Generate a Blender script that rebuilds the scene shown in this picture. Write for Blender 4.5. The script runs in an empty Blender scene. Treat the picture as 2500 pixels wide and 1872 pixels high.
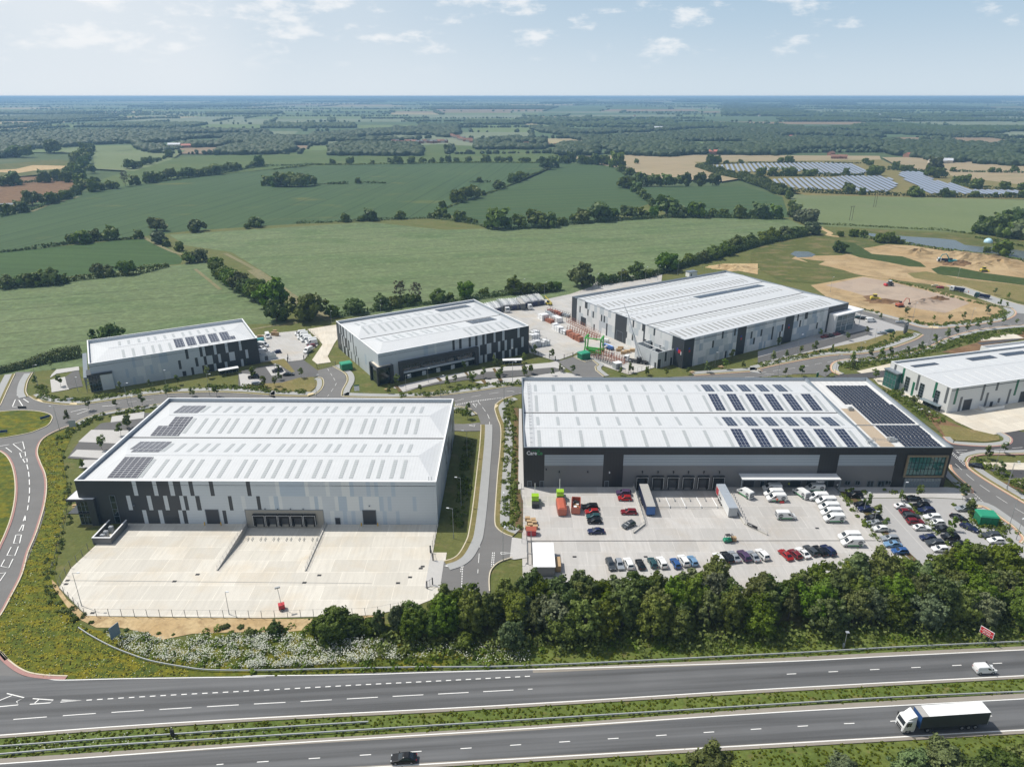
import bpy, bmesh, math, random
import numpy as np
from mathutils import Vector, Matrix
from mathutils.geometry import tessellate_polygon
rnd = random.Random(7)
sc = bpy.context.scene
COL = sc.collection
# ------------------------------------------------------------------ survey: a photo point -> where its sight line meets the ground
F, CX, CY, HC = 1737., 1250., 936., 110.
PT = math.atan((CY-227)/F)
S = .29385
REG = {'a':(0,650,S),'b':(600,650,S),'c':(1200,600,S),'d':(1850,550,S),'e':(0,950,S),'f':(0,1250,S),'g':(600,950,S),'h':(1200,900,S),
 'i':(1850,850,S),'j':(1250,1150,.27125),'k':(1850,1150,S),'l':(600,1350,.31646),'m':(1900,1500,.27125),'n':(0,1550,S),'o':(0,200,.38427),
 'p':(800,200,.38427),'q':(1650,200,.38427),'D':(0,0,1.1302),'s':(1180,700,.18987),'t':(600,780,.090416),'u':(150,1200,.15823),
 'v':(1270,1080,.13562),'w':(1750,1160,.15823),'x':(2000,720,.22604),'y':(2200,1150,.15098),'z':(900,880,.18083),'A':(1560,1120,.13562),'N':(0,0,1.),
 'B':(2280,580,.1087)}
def G(r, x, y, z=0.):
    a, b, s = REG[r]; u = (a+x*s-CX)/F; v = (b+y*s-CY)/F
    dy = math.cos(PT)-v*math.sin(PT); dz = -math.sin(PT)-v*math.cos(PT)
    t = (HC-z)/-dz
    return (u*t, dy*t)
def GG(r, pts, z=0.): return [G(r, x, y, z) for x, y in pts]
def mpp(x, y):  # metres per photo pixel at a ground point
    d = y*math.cos(PT)+HC*math.sin(PT); return d/F
# ------------------------------------------------------------------ materials
MATS = {}
class NT:
    def __init__(s, name):
        s.m = bpy.data.materials.new(name); s.m.use_nodes = True; s.t = s.m.node_tree; s.n = s.t.nodes; s.l = s.t.links
        s.b = s.n['Principled BSDF']
    def node(s, typ, **kw):
        nd = s.n.new(typ)
        for k, v in kw.items():
            if k in nd.inputs: nd.inputs[k].default_value = v
            else: setattr(nd, k, v)
        return nd
    def mix(s, fac, a, b, typ='MIX'):
        m = s.n.new('ShaderNodeMix'); m.data_type = 'RGBA'; m.blend_type = typ
        for sock, val in ((m.inputs[0], fac), (m.inputs[6], a), (m.inputs[7], b)):
            if isinstance(val, bpy.types.NodeSocket): s.l.new(val, sock)
            elif isinstance(val, (int, float)): sock.default_value = val
            else: sock.default_value = (*val, 1)
        return m.outputs[2]
    def noise(s, scale, detail=3, vec=None, rough=.55, dist=0):
        nd = s.n.new('ShaderNodeTexNoise'); nd.inputs['Scale'].default_value = scale; nd.inputs['Detail'].default_value = detail
        nd.inputs['Roughness'].default_value = rough; nd.inputs['Distortion'].default_value = dist
        s.l.new(vec or s.vec(), nd.inputs['Vector']); return nd.outputs['Fac']
    def ramp(s, fac, a, b):
        nd = s.n.new('ShaderNodeMapRange'); nd.inputs[1].default_value = a; nd.inputs[2].default_value = b
        s.l.new(fac, nd.inputs[0]); return nd.outputs[0]
    def vec(s, obj=False):
        k = '_o' if obj else '_w'
        if not hasattr(s, k):
            setattr(s, k, s.n.new('ShaderNodeTexCoord').outputs['Object'] if obj else s.n.new('ShaderNodeNewGeometry').outputs['Position'])
        return getattr(s, k)
    def mapping(s, vec, rot=0, scale=(1, 1, 1)):
        nd = s.n.new('ShaderNodeMapping'); nd.inputs['Rotation'].default_value = (0, 0, rot); nd.inputs['Scale'].default_value = scale
        s.l.new(vec, nd.inputs[0]); return nd.outputs[0]
    def wave(s, scale, vec, direction='X', dist=0.):
        nd = s.n.new('ShaderNodeTexWave'); nd.bands_direction = direction; nd.inputs['Scale'].default_value = scale; nd.inputs['Distortion'].default_value = dist
        s.l.new(vec, nd.inputs['Vector']); return nd.outputs['Fac']
    def math(s, op, a, b=0.):
        nd = s.n.new('ShaderNodeMath'); nd.operation = op
        for i, v in enumerate((a, b)):
            if isinstance(v, (int, float)): nd.inputs[i].default_value = v
            else: s.l.new(v, nd.inputs[i])
        return nd.outputs[0]
    def col(s, c):
        if isinstance(c, bpy.types.NodeSocket): s.l.new(c, s.b.inputs['Base Color'])
        else: s.b.inputs['Base Color'].default_value = (*c, 1)
    def bump(s, h, strength=.3, dist=.05):
        nd = s.n.new('ShaderNodeBump'); nd.inputs['Strength'].default_value = strength; nd.inputs['Distance'].default_value = dist
        s.l.new(h, nd.inputs['Height']); s.l.new(nd.outputs[0], s.b.inputs['Normal'])
def sh(c, k): return tuple(min(1., x*k) for x in c)
def M(name, c, rough=.6, metal=0., var=.12, scale=1.5, spec=.5):
    if name in MATS: return MATS[name]
    t = NT(name); t.b.inputs['Roughness'].default_value = rough; t.b.inputs['Metallic'].default_value = metal
    t.b.inputs['Specular IOR Level'].default_value = spec
    if var: t.col(t.mix(t.noise(scale, 4, t.vec(True)), sh(c, 1-var), sh(c, 1+var)))
    else: t.col(c)
    MATS[name] = t.m; return t.m
def Mrib(name, c, direction='X', period=.33, rough=.5, amt=.12, var=.04, metal=0.):
    if name in MATS: return MATS[name]
    t = NT(name); t.b.inputs['Roughness'].default_value = rough; t.b.inputs['Metallic'].default_value = metal
    w = t.wave(math.pi/(period*10)*1.0, t.vec(True), direction)
    c1 = t.mix(t.noise(.35, 3, t.vec(True)), sh(c, 1-var), sh(c, 1+var))
    t.col(t.mix(t.math('MULTIPLY', t.math('POWER', w, 3.), amt), c1, sh(c, .25)))  # darker bands paint the shade of ribs and seams into the colour, no relief
    MATS[name] = t.m; return t.m
def Mveg(name, c1, c2, c3=None, s1=.05, s2=1.2, tram=None, stripe=None, rough=.9, fine=.35, k3=(.55, .75), tc=None):
    """field / grass: two greens by large noise, third by patches, fine mottling, optional tramlines (rot, spacing)"""
    if name in MATS: return MATS[name]
    t = NT(name); t.b.inputs['Roughness'].default_value = rough; t.b.inputs['Specular IOR Level'].default_value = .15
    base = t.mix(t.ramp(t.noise(s1, 5), .35, .65), c1, c2)
    if c3: base = t.mix(t.ramp(t.noise(s1*2.3, 6, t.mapping(t.vec(), .3, (1, 1.7, 1))), *k3), base, c3)
    if stripe:
        rot, per, amt = stripe
        v = t.mapping(t.vec(), rot)
        base = t.mix(t.math('MULTIPLY', t.wave(math.pi/(per*10), v, 'X', 1.2), amt), base, sh(c1, .55))
    if tram:
        rot, per = tram
        v = t.mapping(t.vec(), rot)
        w = t.wave(math.pi/(per*10), v, 'X', 0)
        line = t.ramp(w, .985, .998)
        base = t.mix(t.math('MULTIPLY', line, .85), base, tc or sh(c1, .45))
        base = t.mix(t.math('MULTIPLY', t.ramp(t.noise(1., 4, t.mapping(v, 0, (.16, .006, 1))), .42, .7), .5), base, sh(c2, 1.35))
        base = t.mix(t.math('MULTIPLY', t.ramp(t.noise(1., 4, t.mapping(v, 0, (.3, .004, 1))), .5, .72), .35), base, sh(c1, .7))
    f = t.noise(s2, 3)
    base = t.mix(t.math('MULTIPLY', t.ramp(f, .3, .7), fine), base, sh(c1, .35))
    base = t.mix(t.math('MULTIPLY', t.ramp(t.noise(s2*.37, 3), .5, .75), fine), base, sh(c2, 1.6))
    t.col(base); t.bump(f, .5, .3)
    MATS[name] = t.m; return t.m
def Mleaf(name, c1, c2):
    if name in MATS: return MATS[name]
    t = NT(name); t.b.inputs['Roughness'].default_value = .55; t.b.inputs['Specular IOR Level'].default_value = .25
    inf = t.n.new('ShaderNodeObjectInfo')
    col = t.mix(t.ramp(t.noise(.45, 3), .35, .65), c1, c2)
    g = t.n.new('ShaderNodeNewGeometry')
    col = t.mix(t.math('MULTIPLY', g.outputs['Random Per Island'], .35), col, sh(c2, 1.5))
    hs = t.n.new('ShaderNodeHueSaturation'); t.l.new(col, hs.inputs['Color'])
    t.l.new(t.math('ADD', t.math('MULTIPLY', inf.outputs['Random'], .045), .468), hs.inputs['Hue'])
    r2 = t.math('FRACT', t.math('MULTIPLY', inf.outputs['Random'], 7.31))
    t.l.new(t.math('ADD', t.math('MULTIPLY', r2, .6), .72), hs.inputs['Value'])
    r3 = t.math('FRACT', t.math('MULTIPLY', inf.outputs['Random'], 13.7))
    t.l.new(t.math('ADD', t.math('MULTIPLY', r3, .35), .85), hs.inputs['Saturation'])
    t.col(hs.outputs[0])
    tr = t.n.new('ShaderNodeBsdfTranslucent'); t.l.new(hs.outputs[0], tr.inputs[0])
    ms = t.n.new('ShaderNodeMixShader'); ms.inputs[0].default_value = .25
    t.l.new(t.b.outputs[0], ms.inputs[1]); t.l.new(tr.outputs[0], ms.inputs[2])
    t.l.new(ms.outputs[0], t.n['Material Output'].inputs['Surface'])
    MATS[name] = t.m; return t.m
# ------------------------------------------------------------------ mesh building
class MB:
    def __init__(s): s.v = []; s.f = []; s.m = []
    def add(s, vs, fs, mi=0):
        o = len(s.v); s.v += [tuple(v) for v in vs]
        s.f += [tuple(i+o for i in f) for f in fs]; s.m += [mi]*len(fs); return s
    def box(s, x0, y0, z0, x1, y1, z1, mi=0):
        return s.add([(x0,y0,z0),(x1,y0,z0),(x1,y1,z0),(x0,y1,z0),(x0,y0,z1),(x1,y0,z1),(x1,y1,z1),(x0,y1,z1)],
              [(0,3,2,1),(4,5,6,7),(0,1,5,4),(1,2,6,5),(2,3,7,6),(3,0,4,7)], mi)
    def hexa(s, p, mi=0):  # 8 points: bottom 4 ccw, top 4
        return s.add(p, [(0,3,2,1),(4,5,6,7),(0,1,5,4),(1,2,6,5),(2,3,7,6),(3,0,4,7)], mi)
    def quad(s, a, b, c, d, mi=0): return s.add([a,b,c,d], [(0,1,2,3)], mi)
    def prism(s, poly, z0, z1, mi=0, bottom=False):
        n = len(poly); ar = sum(poly[i-1][0]*poly[i][1]-poly[i][0]*poly[i-1][1] for i in range(n))
        if ar < 0: poly = poly[::-1]
        s.add([(x,y,z0) for x,y in poly], [(i,(i+1)%n,(i+1)%n+n,i+n) for i in range(n)] if z1 > z0 else [], mi)
        s.v += [(x,y,z1) for x,y in poly]
        o = len(s.v)-n
        for tri in tessellate_polygon([[Vector((x,y,0)) for x,y in poly]]):
            s.f.append(tuple(i+o for i in up(tri, poly))); s.m.append(mi)
        return s
    def tube(s, path, r, n=6, mi=0, r2=None, cap=True):
        P = [Vector(p) for p in path]; rings = []; o = len(s.v)
        for i, p in enumerate(P):
            d = (P[min(i+1, len(P)-1)]-P[max(i-1, 0)]).normalized()
            a = d.orthogonal().normalized(); b = d.cross(a)
            rr = r if r2 is None else r+(r2-r)*i/(len(P)-1)
            s.v += [tuple(p+(a*math.cos(2*math.pi*k/n)+b*math.sin(2*math.pi*k/n))*rr) for k in range(n)]
        for i in range(len(P)-1):
            for k in range(n):
                s.f.append((o+i*n+k, o+i*n+(k+1)%n, o+(i+1)*n+(k+1)%n, o+(i+1)*n+k)); s.m.append(mi)
        if cap:
            s.f.append(tuple(o+k for k in range(n))[::-1]); s.m.append(mi)
            s.f.append(tuple(o+(len(P)-1)*n+k for k in range(n))); s.m.append(mi)
        return s
    def disc(s, c, r, axis='y', sign=1, n=20, mi=0, t=.02):
        cx, cy, cz = c
        if axis == 'y': s.tube([(cx,cy,cz),(cx,cy+sign*t,cz)], r, n, mi)
        elif axis == 'x': s.tube([(cx,cy,cz),(cx+sign*t,cy,cz)], r, n, mi)
        else: s.tube([(cx,cy,cz),(cx,cy,cz+sign*t)], r, n, mi)
        return s
    def mesh(s, name, mats, smooth=False):
        me = bpy.data.meshes.new(name); me.from_pydata(s.v, [], s.f)
        if not isinstance(mats, (list, tuple)): mats = [mats]
        for m in mats: me.materials.append(m)
        if len(mats) > 1: me.polygons.foreach_set('material_index', s.m)
        if smooth: me.polygons.foreach_set('use_smooth', [True]*len(s.f))
        me.update(); return me
    def build(s, name, mats, parent=None, smooth=False, bevel=0):
        me = s.mesh(name, mats, smooth)
        if bevel:
            bm = bmesh.new(); bm.from_mesh(me)
            bmesh.ops.bevel(bm, geom=bm.edges[:], offset=bevel, segments=1, affect='EDGES'); bm.to_mesh(me); bm.free()
        return link(name, me, parent)
def up(tri, poly):
    a, b, c = (poly[i] for i in tri)
    return tri if (b[0]-a[0])*(c[1]-a[1])-(b[1]-a[1])*(c[0]-a[0]) > 0 else (tri[0], tri[2], tri[1])
def link(name, data, parent=None, loc=(0,0,0), rz=0.):
    o = bpy.data.objects.new(name, data); COL.objects.link(o); o.location = loc; o.rotation_euler = (0,0,rz)
    if parent: o.parent = parent; CHILD.setdefault(parent.as_pointer(), []).append(o)
    return o
CHILD = {}
def tag(o, label=None, cat=None, group=None, kind=None):
    if label: o['label'] = label
    if cat: o['category'] = cat
    if group: o['group'] = group
    if kind: o['kind'] = kind
    return o
def thing(name, label, cat, loc=(0,0,0), rz=0., group=None):
    o = link(name, None, None, loc, rz); o.empty_display_size = .5
    return tag(o, label, cat, group)
KIDS = {}
def copy_tree(o, parent=None):
    c = o.copy(); COL.objects.link(c); c.parent = parent
    if parent: CHILD.setdefault(parent.as_pointer(), []).append(c)
    for ch in list(CHILD.get(o.as_pointer(), [])): copy_tree(ch, c)
    return c
def place(proto, loc, rz, label, cat, group=None, scale=None):
    """first use takes the prototype itself, later uses copy it with its parts"""
    o = proto if not KIDS.get(proto.as_pointer()) else copy_tree(proto)
    KIDS[proto.as_pointer()] = 1
    o.location = loc; o.rotation_euler = (0, 0, rz)
    if scale: o.scale = scale if isinstance(scale, tuple) else (scale,)*3
    for k in ('group',):
        if k in o: del o[k]
    return tag(o, label, cat, group)
ORD = ['first','second','third','fourth','fifth','sixth','seventh','eighth','ninth','tenth','eleventh','twelfth','thirteenth','fourteenth','fifteenth','sixteenth','seventeenth','eighteenth','nineteenth','twentieth']
TENS = {20:'twenty',30:'thirty',40:'forty',50:'fifty',60:'sixty',70:'seventy',80:'eighty',90:'ninety'}
def ordn(i):  # 1-based ordinal word
    if i <= 20: return ORD[i-1]
    if i < 100: return TENS[i//10*10].replace('ty','tieth') if i % 10 == 0 else TENS[i//10*10]+'-'+ORD[i%10-1]
    return 'hundredth' if i == 100 else 'hundred and '+ordn(i-100)
def ang(a, b): return math.atan2(b[1]-a[1], b[0]-a[0])
def resample(pts, step):
    out = [pts[0]]; acc = 0
    for a, b in zip(pts, pts[1:]):
        L = math.dist(a, b); d = step-acc
        while d <= L:
            out.append((a[0]+(b[0]-a[0])*d/L, a[1]+(b[1]-a[1])*d/L)); d += step
        acc = L-(d-step)
    return out
def smooth(pts, n=6):  # Catmull-Rom
    P = [np.array(p) for p in pts]; P = [2*P[0]-P[1]]+P+[2*P[-1]-P[-2]]; out = []
    for i in range(1, len(P)-2):
        for k in range(n):
            t = k/n; a, b, c, d = P[i-1:i+3]
            out.append(tuple(.5*((2*b)+(c-a)*t+(2*a-5*b+4*c-d)*t*t+(3*b-a-3*c+d)*t**3)))
    return out+[tuple(P[-2])]
def offset(pts, d):
    out = []
    for i, p in enumerate(pts):
        a = pts[max(i-1, 0)]; b = pts[min(i+1, len(pts)-1)]
        L = math.dist(a, b) or 1; out.append((p[0]-(b[1]-a[1])/L*d, p[1]+(b[0]-a[0])/L*d))
    return out
def ribbon(mb, pts, d0, d1, z0, z1, mi=0):
    """strip between two offsets of a line (left positive); raised slab when z1 > z0"""
    A = offset(pts, d0); B = offset(pts, d1)
    if d1 > d0: A, B = B, A
    n = len(pts); o = len(mb.v)
    mb.v += [(*p, z1) for p in A]+[(*p, z1) for p in B]
    for i in range(n-1): mb.f.append((o+n+i, o+n+i+1, o+i+1, o+i)); mb.m.append(mi)
    if z1 > z0:
        mb.v += [(*p, z0) for p in A]+[(*p, z0) for p in B]
        for i in range(n-1):
            mb.f.append((o+i, o+i+1, o+2*n+i+1, o+2*n+i)); mb.m.append(mi)
            mb.f.append((o+n+i+1, o+n+i, o+3*n+i, o+3*n+i+1)); mb.m.append(mi)
        for i in (0, n-1): mb.f.append((o+i, o+n+i, o+3*n+i, o+2*n+i)); mb.m.append(mi)
def dashes(mb, pts, mark, gap, w, z, mi=0, start=0.):
    d = np.cumsum([0]+[math.dist(a, b) for a, b in zip(pts, pts[1:])]); X = [p[0] for p in pts]; Y = [p[1] for p in pts]
    s = start
    while s < d[-1]:
        e = min(s+mark, d[-1]); q = [(float(np.interp(t, d, X)), float(np.interp(t, d, Y))) for t in (s, (s+e)/2, e)]
        ribbon(mb, q, -w/2, w/2, z, z, mi); s += mark+gap
def sheet(name, poly, z, mat, kind='structure', label=None, cat=None, holes=()):
    me_v = [Vector((x, y, 0)) for x, y in poly]; loops = [me_v]+[[Vector((x, y, 0)) for x, y in h] for h in holes]
    allp = [p for l in loops for p in l]
    mb = MB(); mb.v = [(p.x, p.y, z) for p in allp]; P = [(p.x, p.y) for p in allp]
    mb.f = [up(t, P) for t in tessellate_polygon(loops)]; mb.m = [0]*len(mb.f)
    o = mb.build(name, mat); tag(o, label, cat, None, kind); return o
def text_mesh(txt, size, extrude=.02, bold=True):
    cu = bpy.data.curves.new('lettering', 'FONT'); cu.body = txt; cu.size = size; cu.extrude = extrude; cu.resolution_u = 2
    if bold: cu.offset = size*.018
    o = bpy.data.objects.new('lettering', cu); COL.objects.link(o)
    me = bpy.data.meshes.new_from_object(o.evaluated_get(bpy.context.evaluated_depsgraph_get()))
    w = max(v.co.x for v in me.vertices); x0 = min(v.co.x for v in me.vertices)
    bpy.data.objects.remove(o); bpy.data.curves.remove(cu)
    return me, x0, w
# ------------------------------------------------------------------ camera, sun, sky
cam = bpy.data.cameras.new('Camera'); co = bpy.data.objects.new('Camera', cam); COL.objects.link(co); sc.camera = co
cam.sensor_width = 36; cam.lens = F/2500*36; cam.clip_end = 60000; cam.clip_start = 1
co.location = (0, 0, HC); co.rotation_euler = (math.pi/2-PT, 0, 0)
SUN_EL = math.radians(57); SDX, SDY = 5.256, -2.348   # shadows fall that way
sun = bpy.data.lights.new('Sun', 'SUN'); so = bpy.data.objects.new('Sun', sun); COL.objects.link(so)
sun.energy = 4.5; sun.angle = math.radians(.53); sun.color = (1, .95, .87)
hd = Vector((SDX, SDY, 0)).normalized()
so.rotation_euler = (Vector((hd.x*math.cos(SUN_EL), hd.y*math.cos(SUN_EL), -math.sin(SUN_EL)))).to_track_quat('-Z', 'Y').to_euler()
so.location = (0, 0, 300)
w = bpy.data.worlds.new('World'); sc.world = w; w.use_nodes = True; wt = w.node_tree; wn = wt.nodes; wl = wt.links
bg = wn['Background']; bg.inputs[1].default_value = .095
sky = wn.new('ShaderNodeTexSky'); sky.sky_type = 'NISHITA'; sky.sun_disc = False; sky.sun_elevation = SUN_EL
sky.sun_rotation = math.atan2(-hd.x, -hd.y); sky.air_density = 1.0; sky.dust_density = 1.5; sky.altitude = 100
tc = wn.new('ShaderNodeTexCoord')
mp = wn.new('ShaderNodeMapping'); mp.inputs['Scale'].default_value = (13, 13, 34); wl.new(tc.outputs['Generated'], mp.inputs[0])
n1 = wn.new('ShaderNodeTexNoise'); n1.inputs['Scale'].default_value = 1.; n1.inputs['Detail'].default_value = 7; n1.inputs['Roughness'].default_value = .6
wl.new(mp.outputs[0], n1.inputs['Vector'])
n2 = wn.new('ShaderNodeTexNoise'); n2.inputs['Scale'].default_value = 2.1; n2.inputs['Detail'].default_value = 2; wl.new(tc.outputs['Generated'], n2.inputs['Vector'])
sep = wn.new('ShaderNodeSeparateXYZ'); wl.new(tc.outputs['Generated'], sep.inputs[0])
def wmath(op, a, b=0., c=None):
    nd = wn.new('ShaderNodeMath'); nd.operation = op
    for i, v in enumerate((a, b) if c is None else (a, b, c)):
        if isinstance(v, (int, float)): nd.inputs[i].default_value = v
        else: wl.new(v, nd.inputs[i])
    return nd.outputs[0]
def wramp(f, a, b, c=0., d=1.):
    nd = wn.new('ShaderNodeMapRange'); nd.interpolation_type = 'SMOOTHSTEP'
    for i, v in zip((1,2,3,4), (a,b,c,d)): nd.inputs[i].default_value = v
    wl.new(f, nd.inputs[0]); return nd.outputs[0]
left = wramp(sep.outputs['X'], .35, -.6)      # more cloud towards the sun side
alt = wramp(sep.outputs['Z'], .025, .11)
thr = wmath('SUBTRACT', wmath('SUBTRACT', .585, wmath('MULTIPLY', left, .09)), wmath('MULTIPLY', alt, .05))
cl = wmath('MULTIPLY', wramp(wmath('SUBTRACT', n1.outputs['Fac'], thr), 0., .16), wramp(sep.outputs['Z'], .02, .06))
cl = wmath('MULTIPLY', cl, .7)
vl = wmath('MULTIPLY', wmath('MULTIPLY', left, wramp(n2.outputs['Fac'], .1, .55)), .9)
hb = wn.new('ShaderNodeMix'); hb.data_type = 'RGBA'; wl.new(wramp(sep.outputs['Z'], .24, .09, 0., 1.), hb.inputs[0]); wl.new(sky.outputs[0], hb.inputs[6]); 
hc = wn.new('ShaderNodeMix'); hc.data_type = 'RGBA'; wl.new(wramp(sep.outputs['Z'], -.01, .12), hc.inputs[0]); hc.inputs[6].default_value = (6.8, 7.9, 8.8, 1); hc.inputs[7].default_value = (4.7, 6.35, 7.9, 1); wl.new(hc.outputs[2], hb.inputs[7])
mx = wn.new('ShaderNodeMix'); mx.data_type = 'RGBA'; wl.new(vl, mx.inputs[0]); wl.new(hb.outputs[2], mx.inputs[6]); mx.inputs[7].default_value = (8.7, 9.2, 9.7, 1)
mx2 = wn.new('ShaderNodeMix'); mx2.data_type = 'RGBA'; wl.new(cl, mx2.inputs[0]); wl.new(mx.outputs[2], mx2.inputs[6]); mx2.inputs[7].default_value = (10.2, 10.3, 10.4, 1)
wl.new(mx2.outputs[2], bg.inputs[0])
sc.view_settings.view_transform = 'Standard'; sc.view_settings.look = 'None'; sc.view_settings.gamma = 1; sc.view_settings.exposure = -.03
sc.cycles.use_denoising = True; sc.cycles.max_bounces = 6; sc.cycles.diffuse_bounces = 3; sc.cycles.glossy_bounces = 3
sc.cycles.transmission_bounces = 3; sc.cycles.volume_bounces = 0; sc.cycles.transparent_max_bounces = 4
sc.cycles.sample_clamp_indirect = 4
# ------------------------------------------------------------------ frames of the warehouses (metres, from the survey)
class Fr:
    def __init__(s, o, deg, W, D, H): s.o = o; s.a = math.radians(deg); s.W = W; s.D = D; s.H = H; s.c = math.cos(s.a); s.s = math.sin(s.a)
    def w(s, x, y): return (s.o[0]+x*s.c-y*s.s, s.o[1]+x*s.s+y*s.c)
    def ws(s, pts): return [s.w(*p) for p in pts]
B1 = Fr((-117.76, 167.27), -.41, 97.4, 55.9, 13.5); CC = Fr((3.54, 186.75), -.03, 126.4, 55.5, 13.4)
B2 = Fr((-166.11, 261.22), 29.81, 64.0, 31.9, 11.6); B3 = Fr((-53.85, 268.73), 31.35, 72.0, 51.8, 13.)
B4 = Fr((73.21, 286.2), 31.32, 111.2, 81.3, 13.); B6 = Fr((160.88, 240.06), 16.5, 84., 29.4, 10.)
# ------------------------------------------------------------------ ground materials
m_crop_g = Mveg('crop_green', (.050,.088,.034), (.060,.098,.038), (.13,.14,.04), .006, .6, tram=(.12, 24), fine=.15, k3=(.60,.72))
m_crop_g2 = Mveg('crop_green_rows', (.048,.085,.034), (.058,.096,.036), (.10,.12,.035), .008, .6, tram=(1.32, 24), fine=.15, k3=(.66,.76), tc=(.12,.13,.05))
m_crop_d = Mveg('crop_dark_rows', (.046,.088,.026), (.055,.098,.03), None, .01, .6, tram=(1.7, 12), fine=.2)
m_barley = Mveg('barley', (.165,.205,.100), (.130,.175,.078), (.10,.155,.06), .008, .45, stripe=(1.25, 3.2, .12), tram=(1.25, 24), fine=.5, k3=(.47,.66))
m_barley2 = Mveg('barley_far', (.165,.20,.09), (.135,.17,.075), (.17,.18,.10), .004, .3, tram=None, fine=.15)
m_pasture = Mveg('pasture', (.075,.115,.035), (.095,.13,.04), (.14,.15,.06), .012, .4, fine=.2)
m_tan = Mveg('tan_field', (.33,.26,.16), (.28,.23,.14), (.20,.19,.10), .006, .4, tram=(1.0, 20), fine=.12, tc=(.2,.18,.1))
m_grass = Mveg('estate_grass', (.105,.125,.035), (.135,.14,.045), (.20,.165,.075), .06, 1.5, fine=.3)
m_dry = Mveg('dry_grass', (.17,.16,.055), (.22,.18,.075), (.26,.20,.10), .09, 1.6, fine=.3)
m_meadow = Mveg('wild_meadow', (.075,.105,.018), (.115,.13,.015), (.19,.165,.012), .11, 1.4, fine=.5, k3=(.46,.62))
m_verge = Mveg('road_verge', (.095,.14,.028), (.135,.165,.04), (.20,.155,.065), .10, 1.3, fine=.45, k3=(.58,.72))
m_rough = Mveg('rough_grass', (.085,.105,.028), (.115,.12,.035), (.19,.155,.07), .03, .5, fine=.35, k3=(.5,.66))
m_reed = Mveg('green_strip', (.045,.075,.016), (.06,.085,.024), (.09,.10,.03), .05, .9, fine=.5)
def soilmat(name, a, b, c, s=.05, fine=.25, bump=.4):
    if name in MATS: return MATS[name]
    t = NT(name); t.b.inputs['Roughness'].default_value = .95; t.b.inputs['Specular IOR Level'].default_value = .1
    col = t.mix(t.ramp(t.noise(s, 6), .35, .62), a, b)
    col = t.mix(t.ramp(t.noise(s*3.1, 6, None, .65, .6), .48, .66), col, c)
    f = t.noise(1.1, 5); col = t.mix(t.math('MULTIPLY', t.ramp(f, .4, .7), fine), col, sh(a, .45))
    t.col(col); t.bump(f, bump, .4); MATS[name] = t.m; return t.m
m_earth = soilmat('bare_earth', (.36,.25,.13), (.45,.34,.20), (.27,.20,.11), .03)
m_sand = soilmat('sandy_bank', (.44,.31,.16), (.52,.40,.23), (.34,.24,.13), .12)
m_pad = soilmat('crushed_stone_pad', (.36,.28,.22), (.40,.32,.25), (.32,.26,.21), .03, .12, .15)
m_brown = soilmat('brown_soil', (.17,.10,.055), (.23,.145,.08), (.13,.08,.045), .1)
m_track = soilmat('worn_track', (.24,.21,.12), (.20,.19,.10), (.15,.16,.08), .1)
m_mulch = soilmat('bark_mulch', (.13,.085,.05), (.16,.11,.06), (.10,.11,.03), .2)
def tarmac(name, c, joints=None):
    t = NT(name); t.b.inputs['Roughness'].default_value = .85
    col = t.mix(t.ramp(t.noise(.08, 5), .3, .7), sh(c, .88), sh(c, 1.1))
    col = t.mix(t.math('MULTIPLY', t.ramp(t.noise(.5, 6, t.mapping(t.vec(), .07, (.12, 1, 1))), .45, .75), .35), col, sh(c, .72))
    g = t.noise(9., 2); col = t.mix(t.math('MULTIPLY', t.ramp(g, .35, .7), .25), col, sh(c, 1.5))
    t.col(col); MATS[name] = t.m; return t.m
m_tar = tarmac('estate_tarmac', (.145,.142,.138)); m_tar_d = tarmac('fresh_tarmac', (.062,.060,.062)); m_tar_m = tarmac('carpark_tarmac', (.10,.098,.097))
def carriageway():
    t = NT('carriageway_asphalt'); t.b.inputs['Roughness'].default_value = .8
    v = t.mapping(t.vec(), -ROADANG, (1, 1, 1)); sp = t.n.new('ShaderNodeSeparateXYZ'); t.l.new(v, sp.inputs[0])
    c = (.098,.100,.103)
    st = t.noise(1., 3, t.mapping(v, 0, (.012, .62, 1)))
    col = t.mix(t.ramp(st, .36, .62), sh(c, .62), sh(c, 1.3))
    col = t.mix(t.math('MULTIPLY', t.ramp(t.noise(.05, 6), .5, .75), .5), col, sh(c, .7))
    col = t.mix(t.math('MULTIPLY', t.ramp(t.noise(7., 2), .3, .7), .2), col, sh(c, 1.6))
    t.col(col); return t.m
ROADANG = ang(G('N',300,1774), G('N',2200,1667))
m_road = carriageway()
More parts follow.
